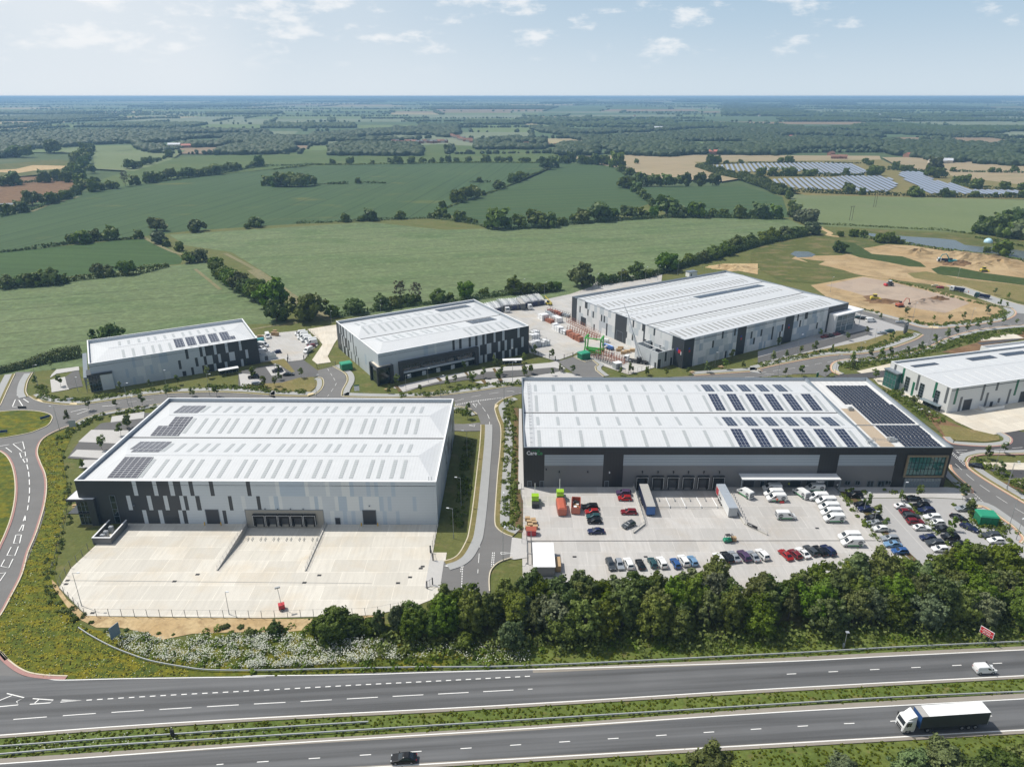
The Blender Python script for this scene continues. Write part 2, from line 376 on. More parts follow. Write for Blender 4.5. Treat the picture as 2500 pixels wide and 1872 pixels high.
def concrete(name, c, rot=0., bay=6., bayy=5., stain=(.50,.38,.22), jc=1.25, o=(0, 0)):
    t = NT(name); t.b.inputs['Roughness'].default_value = .8
    v = t.mapping(t.vec(), rot)
    br = t.n.new('ShaderNodeTexBrick'); t.l.new(v, br.inputs['Vector']); br.offset = .37; br.offset_frequency = 2; br.squash = 1
    br.inputs['Scale'].default_value = 1.; br.inputs['Brick Width'].default_value = bay*2; br.inputs['Row Height'].default_value = bayy
    br.inputs['Mortar Size'].default_value = .06; br.inputs['Mortar Smooth'].default_value = .2; br.inputs['Bias'].default_value = 0
    br.inputs['Color1'].default_value = (*sh(c, .89), 1); br.inputs['Color2'].default_value = (*sh(c, 1.05), 1); br.inputs['Mortar'].default_value = (*sh(c, jc), 1)
    col = t.mix(t.math('MULTIPLY', t.ramp(t.noise(.10, 6, v, .6, .4), .48, .72), .35), br.outputs[0], stain)
    col = t.mix(t.math('MULTIPLY', t.ramp(t.noise(.8, 6, t.mapping(v, .2, (1.5, .16, 1))), .42, .7), .34), col, sh(c, .66))
    col = t.mix(t.math('MULTIPLY', t.ramp(t.noise(.035, 5, v, .6, .8), .45, .65), .25), col, sh(c, .78))
    t.col(col); MATS[name] = t.m; return t.m
m_conc1 = concrete('pale_yard_concrete', (.60,.57,.505), 0, 4.2, 5.2)
m_conc2 = concrete('grey_yard_concrete', (.47,.455,.435), 0, 3.2, 5.5, (.34,.27,.19))
m_conc3 = concrete('estate_yard_concrete', (.46,.45,.43), -.547, 3.2, 6.)
m_conc6 = concrete('new_yard_concrete', (.62,.57,.48), -.29, 3.5, 5.)
m_slab = M('park_block_paving', (.36,.355,.35), .85, var=.08, scale=.6)
m_slab_l = M('pale_bay_paving', (.45,.44,.425), .85, var=.08, scale=.8)
m_pave = M('pavement_asphalt', (.33,.335,.33), .85, var=.10, scale=.4)
m_kerb = M('kerb_stone', (.56,.50,.38), .8, var=.12, scale=.7)
m_tact = M('tactile_paving', (.60,.49,.30), .8, var=.08)
m_white = M('road_paint', (.78,.78,.76), .7, var=.10, scale=2.)
m_red = M('red_surfacing', (.36,.20,.18), .9, var=.15)
m_orange_kerb = M('pinkish_channel', (.50,.30,.20), .9, var=.1)
def water(name, c):
    t = NT(name); t.b.inputs['Roughness'].default_value = .22; t.col(c); t.bump(t.noise(1.2, 3), .12, .1); MATS[name] = t.m; return t.m
m_water = water('pond_water', (.10,.115,.105))
# ------------------------------------------------------------------ near ground and fields (each its own sheet)
def Z(k): return .004*k
fields = []
def field(name, r, pts, k, mat, kind='structure'):
    p = []
    for q in pts: p.append(G(q[0], q[1], q[2]) if len(q) == 3 else G(r, *q))
    o = sheet(name, p, Z(k)-.1, mat, kind); return o
pit1 = B1.ws([(44.8,-.02),(66.4,-.02),(66.4,-20.6),(44.8,-20.6)])
pit2 = CC.ws([(33.2,-.02),(60.3,-.02),(60.3,-20.),(33.2,-20.)])
def hide_in(p): return p
near = [G('N',-900,1990), G('N',3400,1990), G('N',4200,1300), G('N',4200,700), (520,760), (300,860), (-520,860), G('N',-1500,700), G('N',-1500,1300)]
sheet('estate_ground', near, 0., m_grass, holes=[pit1, pit2])
# countryside floor out to the horizon
m_land = Mveg('far_countryside', (.06,.095,.035), (.09,.12,.05), (.15,.15,.08), .0015, .05, fine=.2)
sheet('countryside', [(-22900,-1400),(22900,-1400),(22900,20800),(-22900,20800)], -2.2, m_land)
fz = [0]
def fld(name, pts, mat, z=None):
    fz[0] += 1
    return sheet(name, pts, (.02+.004*fz[0]) if z is None else z, mat)
# big barley field right behind the estate, with its neighbours
fld('field_barley', GG('D', [(365,507),(800,480),(960,497),(1075,493),(1400,470),(1700,472),(1745,492),(1600,535),(1235,640),(700,690),(610,640),(590,600),(500,545),(400,530)]), m_barley)
fld('field_barley', GG('D', [(-200,640),(0,615),(120,600),(390,572),(440,565),(590,665),(620,700),(520,700),(200,790),(-200,830)]), m_barley)
fld('field_green', GG('D', [(-200,575),(0,545),(300,515),(345,520),(395,560),(390,570),(120,600),(-200,635)]), m_crop_d)
fld('field_green', GG('D', [(-200,500),(0,452),(200,412),(260,400),(600,365),(800,352),(1215,352),(1100,400),(975,455),(935,470),(700,480),(420,498),(330,508),(0,545),(-200,570)]), m_crop_g)
fld('field_green', GG('D', [(1215,352),(1330,360),(1405,440),(1300,475),(1110,498),(1000,475),(960,460),(1080,410),(1150,385)]), m_crop_g2)
fld('field_green', GG('D', [(1380,405),(1600,402),(1690,425),(1705,470),(1550,468),(1440,462),(1360,405)]), m_crop_g2)
fld('field_barley', GG('D', [(1705,420),(1850,422),(2212,432),(2500,440),(2500,540),(2120,505),(1760,488),(1720,470)]), m_barley2)
fld('field_pasture', GG('D', [(200,395),(340,345),(520,330),(580,330),(950,312),(1200,325),(1215,350),(900,352),(620,362),(400,385),(250,405)]), m_pasture)
fld('field_pasture', GG('D', [(205,365),(200,330),(330,322),(400,325),(370,345),(290,370)]), m_barley2)
fld('field_tan', GG('D', [(1240,338),(1380,335),(1480,342),(1700,370),(1560,392),(1430,385),(1330,362),(1240,345)]), m_tan)
fld('field_tan', GG('D', [(1420,342),(1500,335),(1900,337),(1905,350),(1720,352),(1540,352)]), m_tan)
fld('field_tan', GG('D', [(1905,340),(2020,340),(2500,360),(2500,385),(2100,375),(1950,365)]), m_tan)
fld('field_tan', GG('D', [(2035,370),(2212,375),(2600,385),(2600,420),(2212,408),(2100,402),(2030,385)]), m_tan)
fld('field_solar', GG('D', [(1500,350),(1905,345),(1960,372),(2040,378),(2250,405),(2260,432),(1740,422),(1640,395),(1530,372)]), m_dry)
fld('field_pit_earth', GG('D', [(-200,400),(0,385),(120,380),(190,400),(70,440),(0,452),(-200,480)]), m_brown)
fld('field_quarry', GG('D', [(-150,375),(0,355),(120,345),(180,350),(150,372),(0,385)]), m_rough)
fld('field_sand', GG('o', [(-200,575),(0,560),(100,555),(210,530),(440,535),(440,550),(210,565),(120,580),(0,575)]), m_sand)
fld('field_tan', GG('o', [(380,440),(470,415),(830,405),(840,430),(600,455),(400,450)]), m_barley2)
# strips of track and margin round the near fields
def strip(name, r, pts, w, mat, k=0, sm=True):
    fz[0] += 1; P = GG(r, pts); P = smooth(P) if sm else P
    mb = MB(); ribbon(mb, P, -w/2, w/2, .03+.004*fz[0], .03+.004*fz[0]); return tag(mb.build(name, mat), kind='structure')
strip('track', 'o', [(905,985),(1000,1035),(1100,1080),(1170,1100)], 3, m_track)
strip('track', 'o', [(1430,1090),(1600,1180),(1760,1280),(1900,1400)], 3, m_track)
strip('field_margin', 'b', [(60,30),(330,230),(520,340),(720,440)], 8, m_track)
strip('track', 'o', [(1240,1190),(1340,1270),(1400,1320)], 2.2, m_track)
strip('track', 't', [(160,270),(700,180),(1400,80)], 2.4, m_track)
strip('farm_track', 'q', [(1040,985),(970,975),(980,960),(930,935),(900,915)], 4.5, m_sand)
strip('farm_track', 'o', [(200,825),(330,775),(500,730)], 4, m_track)
# building plots, rough ground and the site being dug on the right
fld('rough_ground', GG('d', [(-60,240),(0,170),(380,80),(560,50),(1000,40),(2400,130),(2900,250),(2900,700),(2212,660),(1600,560),(450,480),(200,470),(-60,330)]), m_rough)
fld('bare_ground', GG('d', [(280,280),(330,250),(500,255),(700,250),(900,190),(1080,160),(1450,180),(2212,310),(2900,400),(2900,640),(2212,640),(1900,580),(1500,500),(1000,440),(820,410),(700,370)]), m_earth)
fld('rough_ground', GG('d', [(340,275),(450,290),(560,300),(500,330),(420,310)]), m_rough)
fld('green_strip', GG('d', [(640,130),(800,150),(950,240),(1200,260),(1350,310),(1400,350),(1260,345),(1060,305),(850,270),(700,220),(630,190)]), m_reed)
fld('green_strip', GG('d', [(1440,365),(1520,342),(1650,350),(1900,400),(2212,440),(2900,520),(2900,620),(2212,500),(1800,450),(1500,410)]), m_reed)
fld('brown_spoil', GG('d', [(1240,400),(1400,385),(1700,450),(2212,500),(2900,620),(2900,720),(2212,640),(1900,580),(1560,480),(1300,440)]), m_dry)
fld('building_plot', GG('d', [(440,500),(870,425),(1100,455),(1420,530),(1960,660),(2050,720),(2000,770),(1700,820),(1480,840),(1240,790),(1000,740),(770,680),(600,620)]), m_earth)
fld('stone_pad', GG('d', [(560,500),(880,432),(1090,470),(1400,545),(1700,620),(1760,650),(1560,730),(1350,700),(1050,640),(800,560)]), m_pad)
fld('bare_ground', GG('d', [(850,760),(1000,725),(1250,790),(1450,835),(1420,848),(1200,800)]), m_pad)
fld('dark_spoil', GG('d', [(870,590),(960,580),(1110,645),(1040,655),(930,640)]), m_brown)
fld('sandy_ground', GG('c', [(1830,170),(1930,150),(2212,150),(2212,240),(2050,210),(1900,200)]), m_sand)
fld('water_pond', GG('d', [(860,60),(1000,75),(1250,95),(1500,110),(1640,125),(1720,165),(1850,180),(2000,185),(2212,215),(2500,250),(2500,300),(2212,290),(2000,240),(1750,220),(1600,200),(1400,170),(1250,160),(1180,120),(950,95)]), m_water)
fld('water_puddle', GG('d', [(270,240),(310,218),(420,220),(480,245),(450,265),(330,270)]), m_water)
fld('water_pool', GG('o', [(-60,775),(90,770),(80,782),(-60,785)]), m_water)
# yards
fld('yard_small_unit', GG('t', [(200,460),(700,380),(1400,310),(1560,330),(1900,600),(1960,690),(1700,900),(1600,1080),(1160,1170),(1050,1080),(300,1180)]), m_conc3)
fld('yard_lane', GG('t', [(1660,270),(2212,180),(2500,140),(2560,420),(2400,640),(2212,1000),(2300,1160),(1930,1210),(1790,1100),(1960,850),(2075,680),(1980,560)]), m_conc6)
fld('yard_storage', GG('s', [(0,230),(330,290),(440,240),(780,170),(1110,100),(1400,0),(1400,-60),(2212,-180),(2300,-150),(2212,560),(2212,1040),(1870,1135),(1480,1000),(1380,930),(1240,830),(1150,880),(930,960),(590,850),(560,500),(0,400)]), m_conc3)
sheet('yard_vacant_unit', B1.ws([(11.,0),(8.6,-9.),(7.7,-19.9),(9.2,-27.5),(21.4,-37.4),(62.3,-37.8),(86,-36.7),(95,-34),(101,-30),(101,-12.8),(97.4,-12.8),(97.4,0),(66.4,0),(66.4,-20.6),(44.8,-20.6),(44.8,0)]), Z(30), m_conc1)
sheet('yard_mobility_unit', CC.ws([(-.9,0),(-.9,-50),(93.5,-50),(96.3,-41),(96.0,-15.5),(93.8,-2),(93.6,0),(60.3,0),(60.3,-20),(33.2,-20),(33.2,0)]), Z(30), m_conc2)
for fr, x0, x1, y1, m in ((B1, 44.8, 66.4, -20.6, m_conc1), (CC, 33.2, 60.3, -20., m_conc2)):
    mb = MB(); q = lambda x, y, z: (*fr.w(x, y), z)
    mb.quad(q(x0,y1,Z(30)), q(x1,y1,Z(30)), q(x1,-7.,-1.1), q(x0,-7.,-1.1)); mb.quad(q(x0,-7.,-1.1), q(x1,-7.,-1.1), q(x1,0,-1.15), q(x0,0,-1.15))
    tag(mb.build('dock_apron', m), kind='structure')
m_cwall = M('concrete_wall', (.50,.48,.44), .85, var=.12, scale=.5)
# site apron: pavement round the offices, car parks
sheet('car_park', CC.ws([(98.5,-6.4),(120,-6.2),(131,-7.3),(138,-14),(139,-50),(100,-50),(97.3,-34)]), Z(26), m_slab)
sheet('path_front', CC.ws([(93.8,0),(127.5,0),(135,-1),(138,-6.5),(131,-7.0),(120,-5.9),(98.3,-6.1),(94.4,-2.5)]), Z(27), m_slab_l)
# estate roads
rz = [0]
def road(name, pts, mat=m_tar):
    rz[0] += 1; return sheet(name, pts, Z(36+rz[0]), mat)
def R(*segs): 
    out = []
    for r, pts in segs: out += GG(r, pts)
    return out
LW = R(('e', [(600,300),(480,345),(380,398),(330,450),(308,530),(335,620),(370,700),(385,800),(370,950),(330,1100),(290,1220),(230,1361)]), ('f', [(180,520),(90,700),(0,862),(-120,1000),(-60,1150),(0,1165),(60,1230),(150,1300),(250,1345),(400,1372)]))
LE = R(('e', [(-300,515),(0,515),(60,560),(105,640),(130,760),(130,900),(100,1060),(50,1200),(0,1310)]), ('f', [(-60,420),(-200,600),(-500,900)]))
road('road_slip', R(('e', [(-300,520),(0,515),(60,560),(105,640),(130,760),(130,900),(100,1060),(50,1200),(0,1310)]), ('f', [(-200,600),(-500,1100),(-300,1800),(900,1450),(250,1345),(150,1300),(60,1230),(0,1165),(-60,1060),(0,862),(90,700),(180,520),(260,330),(330,150),(375,0)]), ('e', [(385,800),(370,700),(335,620),(308,530),(330,450),(380,398),(400,340),(200,340),(-300,400)])))
road('road_roundabout', R(('e', [(-300,420),(-300,100),(0,150),(30,60),(300,90),(420,120),(600,160),(760,160),(700,245),(600,300),(480,345),(380,398),(330,450),(308,530),(0,520)])))
road('road_north_arm', R(('a', [(130,880),(280,880),(235,960),(220,1040),(240,1085),(420,1160),(-60,1220),(0,1165),(30,1110),(70,1020),(130,905)])))
NK = R(('a', [(240,1085),(300,1120),(400,1145),(600,1160),(800,1140),(1000,1110),(1250,1075),(1500,1058),(1800,1053),(2000,1060),(2212,1075)]), ('b', [(200,1078),(400,1088),(520,1088)]))
NK2 = R(('b', [(790,1082),(860,1092),(1200,1100),(1500,1090),(1800,1060),(2212,1000)]), ('c', [(250,1175)]), ('D', [(1230,805),(1330,822),(1500,812),(1640,802)]), ('d', [(0,1200),(300,1136),(600,1087),(900,1067),(1100,1027),(1300,957),(1375,912)]))
SK = R(('e', [(600,300),(700,245),(900,190),(1100,160),(1300,130),(1450,105)]), ('D', [(430,867),(600,868),(900,868),(985,868)]), ('D', [(1000,866),(1075,862),(1130,850),(1200,842),(1350,842),(1500,835),(1700,825)]), ('d', [(0,1262),(150,1250),(300,1238),(480,1235),(560,1262),(640,1300)]))
road('road_estate', NK+NK2+R(('d', [(1450,860),(1700,840),(2000,800),(2110,765),(2140,730),(2500,760),(2500,820),(2212,832),(1900,862),(1700,902),(1550,952),(1450,1002),(1300,1052),(1100,1092),(900,1112),(720,1122),(640,1142),(610,1180),(625,1215),(560,1262),(480,1235),(300,1238),(150,1250),(0,1262)]))+SK[:-6][::-1])
road('road_far_arm', R(('d', [(2500,760),(2140,730),(2120,690),(1960,655),(1700,560),(1560,500),(1700,510),(2000,610),(2212,670),(2500,700)])), m_pave)
road('road_side_arm', R(('d', [(1450,862),(1320,842),(1200,800),(1000,745),(770,688),(760,700),(1000,790),(1250,862),(1330,882),(1375,912),(1450,900)])))
road('road_unit_access', R(('b', [(520,1090),(580,1070),(630,1030),(650,980),(640,935),(600,925),(585,870),(720,835),(800,880),(830,910),(835,960),(800,1030),(790,1085)])))
road('road_storage_access', R(('s', [(945,965),(1150,905),(1310,975),(1400,950),(1470,1010),(1430,1030),(1440,1080),(1540,1160),(1600,1230),(1300,1240),(1200,1140),(1080,1060)])))
SW = R(('g', [(1735,146),(1800,150),(1870,170),(1925,212),(1948,270),(1950,300),(1950,345),(1945,420),(1938,500),(1910,750),(1880,1000),(1850,1190),(1830,1260),(1775,1361)]), ('l', [(1600,42),(1530,65)]))
SE = R(('g', [(2212,62),(2150,80),(2090,115),(2065,160),(2085,240),(2115,330),(2110,500),(2090,700),(2075,900),(2065,1100),(2090,1165),(2150,1208),(2212,1232)]))
road('road_cross', SW+R(('l', [(1500,270),(1480,420),(1880,420),(1885,290),(1880,200),(1900,120),(1960,75),(2060,40),(2062,-30)]))+SE[::-1]+R(('g', [(2000,20),(1735,110)])))
road('road_car_park_link', R(('g', [(1650,290),(1820,292),(1945,280),(1950,350),(1820,352),(1650,345)])))
EW = R(('i', [(1590,970),(1600,1010),(1660,1080),(1730,1140),(1770,1180),(1770,1205)]))
EE = R(('i', [(1735,950),(1745,990),(1790,1030),(1870,1085),(2000,1165),(2212,1290),(2500,1460)]))
road('road_east', R(('i', [(1560,900),(1590,970),(1600,1010),(1660,1080),(1730,1140),(1770,1180),(1760,1215),(1690,1215)]), ('k', [(1790,285),(1880,300),(1960,350),(2030,400),(2120,465),(2190,540),(2205,570),(2180,600),(2300,640),(2500,560),(2400,420)]), ('i', [(2500,1460),(2212,1290),(2000,1165),(1870,1085),(1790,1030),(1745,990),(1735,950)])))
road('road_new', R(('i', [(1540,740),(1580,778),(1650,802),(1900,818),(2050,806),(2100,785),(2095,745),(2020,703),(1990,700),(2100,680),(2212,700),(2500,720),(2500,860),(2212,882),(1950,885),(1850,888),(1760,912),(1735,950),(1745,1010),(1650,1000),(1590,970),(1540,850)])), m_tar_d)
road('road_plot_access', R(('i', [(620,235),(720,220),(850,212),(1080,188),(1100,240),(950,250),(700,262)])), m_tar_d)
# roundabout island
ISL = smooth(R(('e', [(-260,220),(-60,200),(0,192),(150,182),(300,188),(400,210),(432,242),(400,300),(330,335),(250,365),(100,395),(0,408),(-200,400),(-300,320),(-260,220)])), 5)
mb = MB(); mb.prism(ISL[:-1], 0, .3); tag(mb.build('roundabout_island', m_meadow), kind='structure')
# grassed islands over the tarmac
fld('grass_island', LE+R(('f', [(-900,900)]), ('e', [(-700,700)])), m_meadow, Z(70))
# meadow between the slip road and the vacant unit, and the carriageway verges
N_E = R(('n', [(250,352),(400,372),(530,374),(1000,362),(1600,352),(2212,346)]), ('l', [(860,930),(1400,915),(2212,895)]), ('m', [(0,395),(1000,345),(2212,290),(3200,245)]))
sheet('meadow', LW[2:-1]+N_E[1:8]+R(('l', [(2212,700),(1500,560),(900,540),(500,560),(0,650)]), ('f', [(1800,1000),(1400,1100),(700,960),(500,700),(450,520),(560,-40)]), ('e', [(560,800),(520,560),(640,300)])), Z(24), m_meadow)
sheet('verge_north', N_E[6:]+GG('D', [(2700,1320),(2300,1330),(1600,1370),(1100,1400)]), Z(23), m_verge)
sheet('sandy_bank', R(('f', [(430,560),(470,600),(560,730),(720,860),(1000,872),(1700,880),(2212,885)]), ('l', [(300,510),(640,505),(960,480),(1080,500),(960,540),(780,540),(560,580),(400,600),(200,620),(0,610)]), ('f', [(1900,1000),(1600,1010),(1350,1060),(1200,1000),(1000,960),(800,960),(680,900),(560,790),(440,620)])), Z(28), m_sand)
S_U = R(('N', [(-400,1830),(0,1803),(294,1782),(650,1760),(1000,1743),(1300,1726),(1900,1690),(2500,1657),(2900,1636)]))   # south edge, upper carriageway
N_L = R(('N', [(-400,1873),(0,1853),(650,1811),(1300,1772),(1900,1728),(2500,1694),(2900,1672)]))
S_L = R(('N', [(-400,1960),(400,1912),(950,1880),(1900,1826),(2500,1792),(2900,1770)]))
sheet('carriageway_upper', N_E+S_U[::-1]+R(('N', [(-500,1760),(-300,1640)])), Z(60), m_road)
sheet('carriageway_lower', N_L+S_L[::-1], Z(60), m_road)
m_dust = M('dusty_road_edge', (.26,.235,.20), .9, var=.15, scale=.4)
mb = MB()
for ln, a, b in ((S_U, 0, .9), (N_L, -1.1, 0), (S_L, 0, 1.), (N_E[8:], -1.2, 0)): ribbon(mb, smooth(ln), a, b, Z(61), Z(61))
tag(mb.build('road_edge_strip', m_dust), kind='structure')
sheet('median', S_U+N_L[::-1], Z(22), m_verge)
sheet('verge_south', S_L+R(('N', [(2900,2000),(-400,2050)])), Z(22), m_verge)
# ---- painted lines
mb = MB(); z = Z(63)
W1 = R(('N', [(-400,1823),(0,1796),(294,1774),(650,1753),(1300,1719),(1900,1682),(2500,1650.5),(2900,1630)]))
W2 = R(('N', [(-400,1888),(0,1866),(650,1819),(1300,1779),(1900,1740),(2500,1707),(2900,1685)]))
W3 = R(('N', [(-400,1950),(950,1872),(1900,1817),(2500,1783),(2900,1761)]))
W0 = R(('n', [(0,140),(70,230),(150,300),(260,348),(400,368),(530,379),(1000,368),(1600,359),(2212,350)]), ('l', [(0,952),(860,942),(1400,925),(2212,903)]), ('m', [(0,430),(1000,380),(2212,322),(3200,275)]))
for wl_ in (W1, W2, W3, W0): ribbon(mb, smooth(wl_), -.1, .1, z, z)
C1 = R(('n', [(-300,735),(125,705),(735,660),(1435,617),(2122,577)]), ('l', [(398,1151),(1037,1115),(1628,1084),(2212,1053)]))
dashes(mb, smooth(C1), 6., 2.9, .16, z)
dashes(mb, smooth(R(('m', [(75,542),(722,507),(1362,475),(1993,443),(2900,400)]))), 2., 6.8, .16, z)
dashes(mb, smooth(R(('n', [(1858,1077),(2250,1053)]), ('m', [(0,1023),(672,984),(1012,965),(2062,911),(3000,862)]))), 2., 7., .16, z)
dashes(mb, smooth(R(('n', [(720,546),(1400,505),(2212,462)]), ('l', [(900,1020),(1500,990),(2212,953)]))), 1.05, .95, .2, z)
for q in ([(505,562),(680,548),(515,545)], [(250,580),(420,568),(445,545),(275,533)], [(290,572),(325,540)], [(0,600),(155,585),(140,557),(203,525),(60,490)], [(0,548),(100,508)]):
    ribbon(mb, GG('n', q), -.1, .1, z, z)
zz = Z(67)
dashes(mb, smooth(R(('a', [(165,985),(150,1040),(142,1080)]))), 2, 2, .12, zz)
dashes(mb, smooth(R(('a', [(1280,1110),(1000,1140),(850,1165)]))), 3, 3, .12, zz)
dashes(mb, smooth(R(('b', [(680,855),(740,950),(750,985),(680,1085)]))), 3, 3, .12, zz)
dashes(mb, smooth(R(('b', [(1740,1125),(1900,1085),(2212,1040)]), ('c', [(250,1230)]), ('D', [(1300,830),(1700,812)]), ('d', [(0,1235),(300,1190),(640,1130),(900,1090),(1100,1055),(1400,990),(1560,920),(1800,870),(2212,815)]))), 4, 3.4, .14, zz)
dashes(mb, smooth(R(('g', [(1925,100),(1985,180),(2020,240),(2025,320),(2010,560),(1985,750),(1965,1080),(1945,1300)]), ('l', [(1790,160)]))), 4, 2.6, .14, zz)
dashes(mb, smooth(R(('i', [(1640,965),(1790,1100),(1960,1220),(2130,1330),(2300,1430)]))), 4, 2.6, .14, zz)
dashes(mb, smooth(R(('i', [(1640,852),(1800,850),(1950,848),(2212,828)]))), 4, 2.6, .14, zz)
dashes(mb, R(('g', [(1735,140),(1920,104),(2080,82)])), .6, .35, .3, zz); dashes(mb, R(('g', [(1738,134),(1920,98),(2200,70)])), .6, .35, .25, zz)
dashes(mb, R(('l', [(1690,0),(1670,150),(1665,300)])), .6, .35, .2, zz); dashes(mb, R(('l', [(1678,0),(1658,150)])), .6, .35, .2, zz)
dashes(mb, R(('l', [(1905,0),(1895,110)])), .6, .35, .2, zz); dashes(mb, R(('l', [(1918,0),(1910,110)])), .6, .35, .2, zz)
dashes(mb, R(('i', [(1610,880),(1720,980)])), .6, .35, .25, zz); dashes(mb, R(('i', [(1618,872),(1728,970)])), .6, .35, .25, zz)
dashes(mb, R(('k', [(1790,185),(1880,270)])), .6, .35, .2, zz)
def tri(r, a, b, c):
    P = GG(r, [a, b, c, a]); ribbon(mb, P, -.12, .12, zz, zz)
tri('g', (1885,125), (1920,128), (1915,158)); tri('l', (1530,103), (1625,97), (1622,118)); tri('l', (1968,0), (2060,5), (1970,15)); tri('i', (1650,865), (1730,872), (1680,885)); tri('g', (1855,305), (1905,298), (1900,315)); tri('k', (1750,230), (1820,228), (1810,245))
for q in ([(110,460),(190,440),(205,500),(185,520),(110,460)], [(165,535),(210,525),(215,560),(180,575),(165,535)], [(190,585),(225,580),(228,610),(208,615),(190,585)]): ribbon(mb, GG('e', q), -.12, .12, zz, zz)
dashes(mb, smooth(GG('e', [(225,630),(240,700),(247,800),(245,900),(230,1010)])), 4, 1.8, .25, zz)
for q in ([(215,1045),(195,1100),(210,1098),(215,1045)], [(190,1130),(160,1185),(190,1180),(200,1130)], [(135,1215),(115,1285),(165,1285),(180,1215),(135,1215)]): ribbon(mb, GG('e', q), -.12, .12, zz, zz)
for q in ([(95,295),(60,365),(125,368),(155,290)], [(40,400),(10,455),(75,468),(110,395)], [(-30,520),(50,508),(0,580)]): ribbon(mb, GG('f', q), -.12, .12, zz, zz)
for q in ([(105,1170),(130,1110),(160,1118),(190,1165),(105,1175)], [(195,1105),(240,1135)], [(850,1168),(960,1160)], [(590,1215),(700,1190),(750,1195),(640,1235)]): ribbon(mb, GG('a', q), -.15, .15, zz, zz)
ribbon(mb, GG('e', [(0,478),(80,465)]), -.12, .12, zz, zz); ribbon(mb, GG('e', [(50,490),(100,528)]), -.12, .12, zz, zz)
tag(mb.build('road_markings', m_white), kind='structure')
# ---- kerbs, pavements, channel surfacing
kb = MB(); pv = MB(); rd = MB(); ok = MB(); tcx = MB(); gv = MB()
def kerb(P, side, pave=None, gap=1.5, w=2.2, red=0, orange=0, sm=True):
    """kerb along P; side +1 when the verge is on the left of P's direction"""
    P = smooth(P, 4) if sm else P
    ribbon(kb, P, 0, side*.28, 0, .36)
    if pave: ribbon(pv, P, side*gap, side*(gap+w), 0, .335); ribbon(gv, P, side*.28, side*gap, 0, .325)
    if red: ribbon(rd, P, -side*red, 0, Z(68), Z(68))
    if orange: ribbon(ok, P, -side*orange, 0, Z(68), Z(68))
kerb(LW[:-3], 1, red=.45); kerb(LE[1:], -1, red=.45)
kerb(R(('f', [(0,1165),(60,1230),(150,1300),(250,1345),(400,1366),(560,1372)])), 1, red=.8)
kerb(NK, 1, 1, 1.6, 3.0); kerb(NK2[:3]+NK2[3:6], 1, 1, 1.2, 3.); kerb(NK2[9:], 1, 1, 1.2, 3., orange=.4); kerb(SK[:6], -1, 1, .8, 1.8)
kerb(R(('a', [(275,890),(235,960),(220,1040),(240,1085)])), -1, 1, .8, 2.4); kerb(R(('a', [(130,895),(70,1020),(30,1110),(0,1165),(-60,1200)])), -1, 1, 1.2, 2.6)
kerb(SW[:4], -1, 1, .8, 2.2); kerb(SW[5:], 1, 1, 1.6, 2.6); kerb(SE, 1, 1, 1.6, 2.6)
kerb(R(('l', [(2060,40),(1960,75),(1900,130),(1882,200),(1885,300)])), -1)
kerb(EE, 1, 1, 1.4, 2.4, orange=.5); kerb(EW, -1, 1, 1.2, 2.2, orange=.7)
kerb(R(('k', [(1790,285),(1880,300),(1960,350),(2030,400),(2120,465),(2190,540),(2205,570),(2180,600)])), 1, 1, .5, 2.2, orange=.5)
kerb(R(('i', [(1540,740),(1580,778),(1650,802),(1900,818),(2050,806),(2100,785),(2095,745),(2020,703)])), 1, 1, .4, 1.8, red=.5)
kerb(R(('i', [(2500,860),(2212,882),(1950,885),(1850,888),(1760,912),(1735,950)])), -1, 1, .8, 1.8, red=.5)
kerb(R(('d', [(1200,800),(1320,842),(1450,860),(1700,840),(2000,800),(2110,765),(2140,725),(2100,690)])), 1, 1, .6, 3., orange=.6)
kerb(R(('d', [(2500,812),(2212,832),(1900,862),(1700,902),(1550,952),(1450,1002),(1300,1052),(1100,1092),(900,1112),(720,1122),(640,1142),(610,1180),(625,1220),(680,1245)])), 1, 1, .5, 2.2, orange=.6)
kerb(R(('d', [(770,688),(1000,745),(1200,800)])), 1, 1, .1, 3.); kerb(R(('d', [(2120,690),(1960,652),(1700,556)])), 1); kerb(R(('d', [(2500,700),(2212,668),(2000,608),(1700,508)])), -1)
kerb(R(('b', [(580,1070),(630,1030),(652,980),(640,935),(600,925)])), 1, 1, .8, 2.); kerb(R(('b', [(790,1082),(800,1030),(837,960),(832,910),(800,880),(720,835)])), -1, 1, .8, 2.4)
kerb(R(('s', [(1150,905),(1310,975),(1400,950),(1470,1010),(1430,1035),(1440,1080),(1540,1160)])), 1, 1, .8, 2., sm=False)
kerb(ISL, 1)
for o_, n_, m_ in ((kb,'kerb',m_kerb),(pv,'pavement',m_pave),(rd,'red_surfacing',m_red),(ok,'road_channel',m_orange_kerb),(gv,'pavement_verge',m_dry)): tag(o_.build(n_, m_), kind='structure')
for r, q in (('a', [(300,1120),(360,1135),(345,1120),(320,1108)]), ('a', [(575,1150),(640,1155),(640,1140),(590,1138)]), ('b', [(510,1082),(560,1070),(570,1055),(520,1062)]), ('d', [(1410,850),(1500,862),(1500,848),(1430,840)]), ('d', [(640,1225),(700,1240),(650,1210),(630,1200)]), ('g', [(2070,165),(2090,150),(2100,140),(2070,128)]), ('y', [(960,375),(1060,375),(1030,400),(990,405)]), ('y', [(1180,565),(1300,585),(1300,600),(1200,600)])):
    P = GG(r, q); c = np.mean(P, 0); tcx.prism([tuple(c+(np.array(p)-c)*1.) for p in P], .3, .35)
tag(tcx.build('tactile_paving', m_tact), kind='structure')
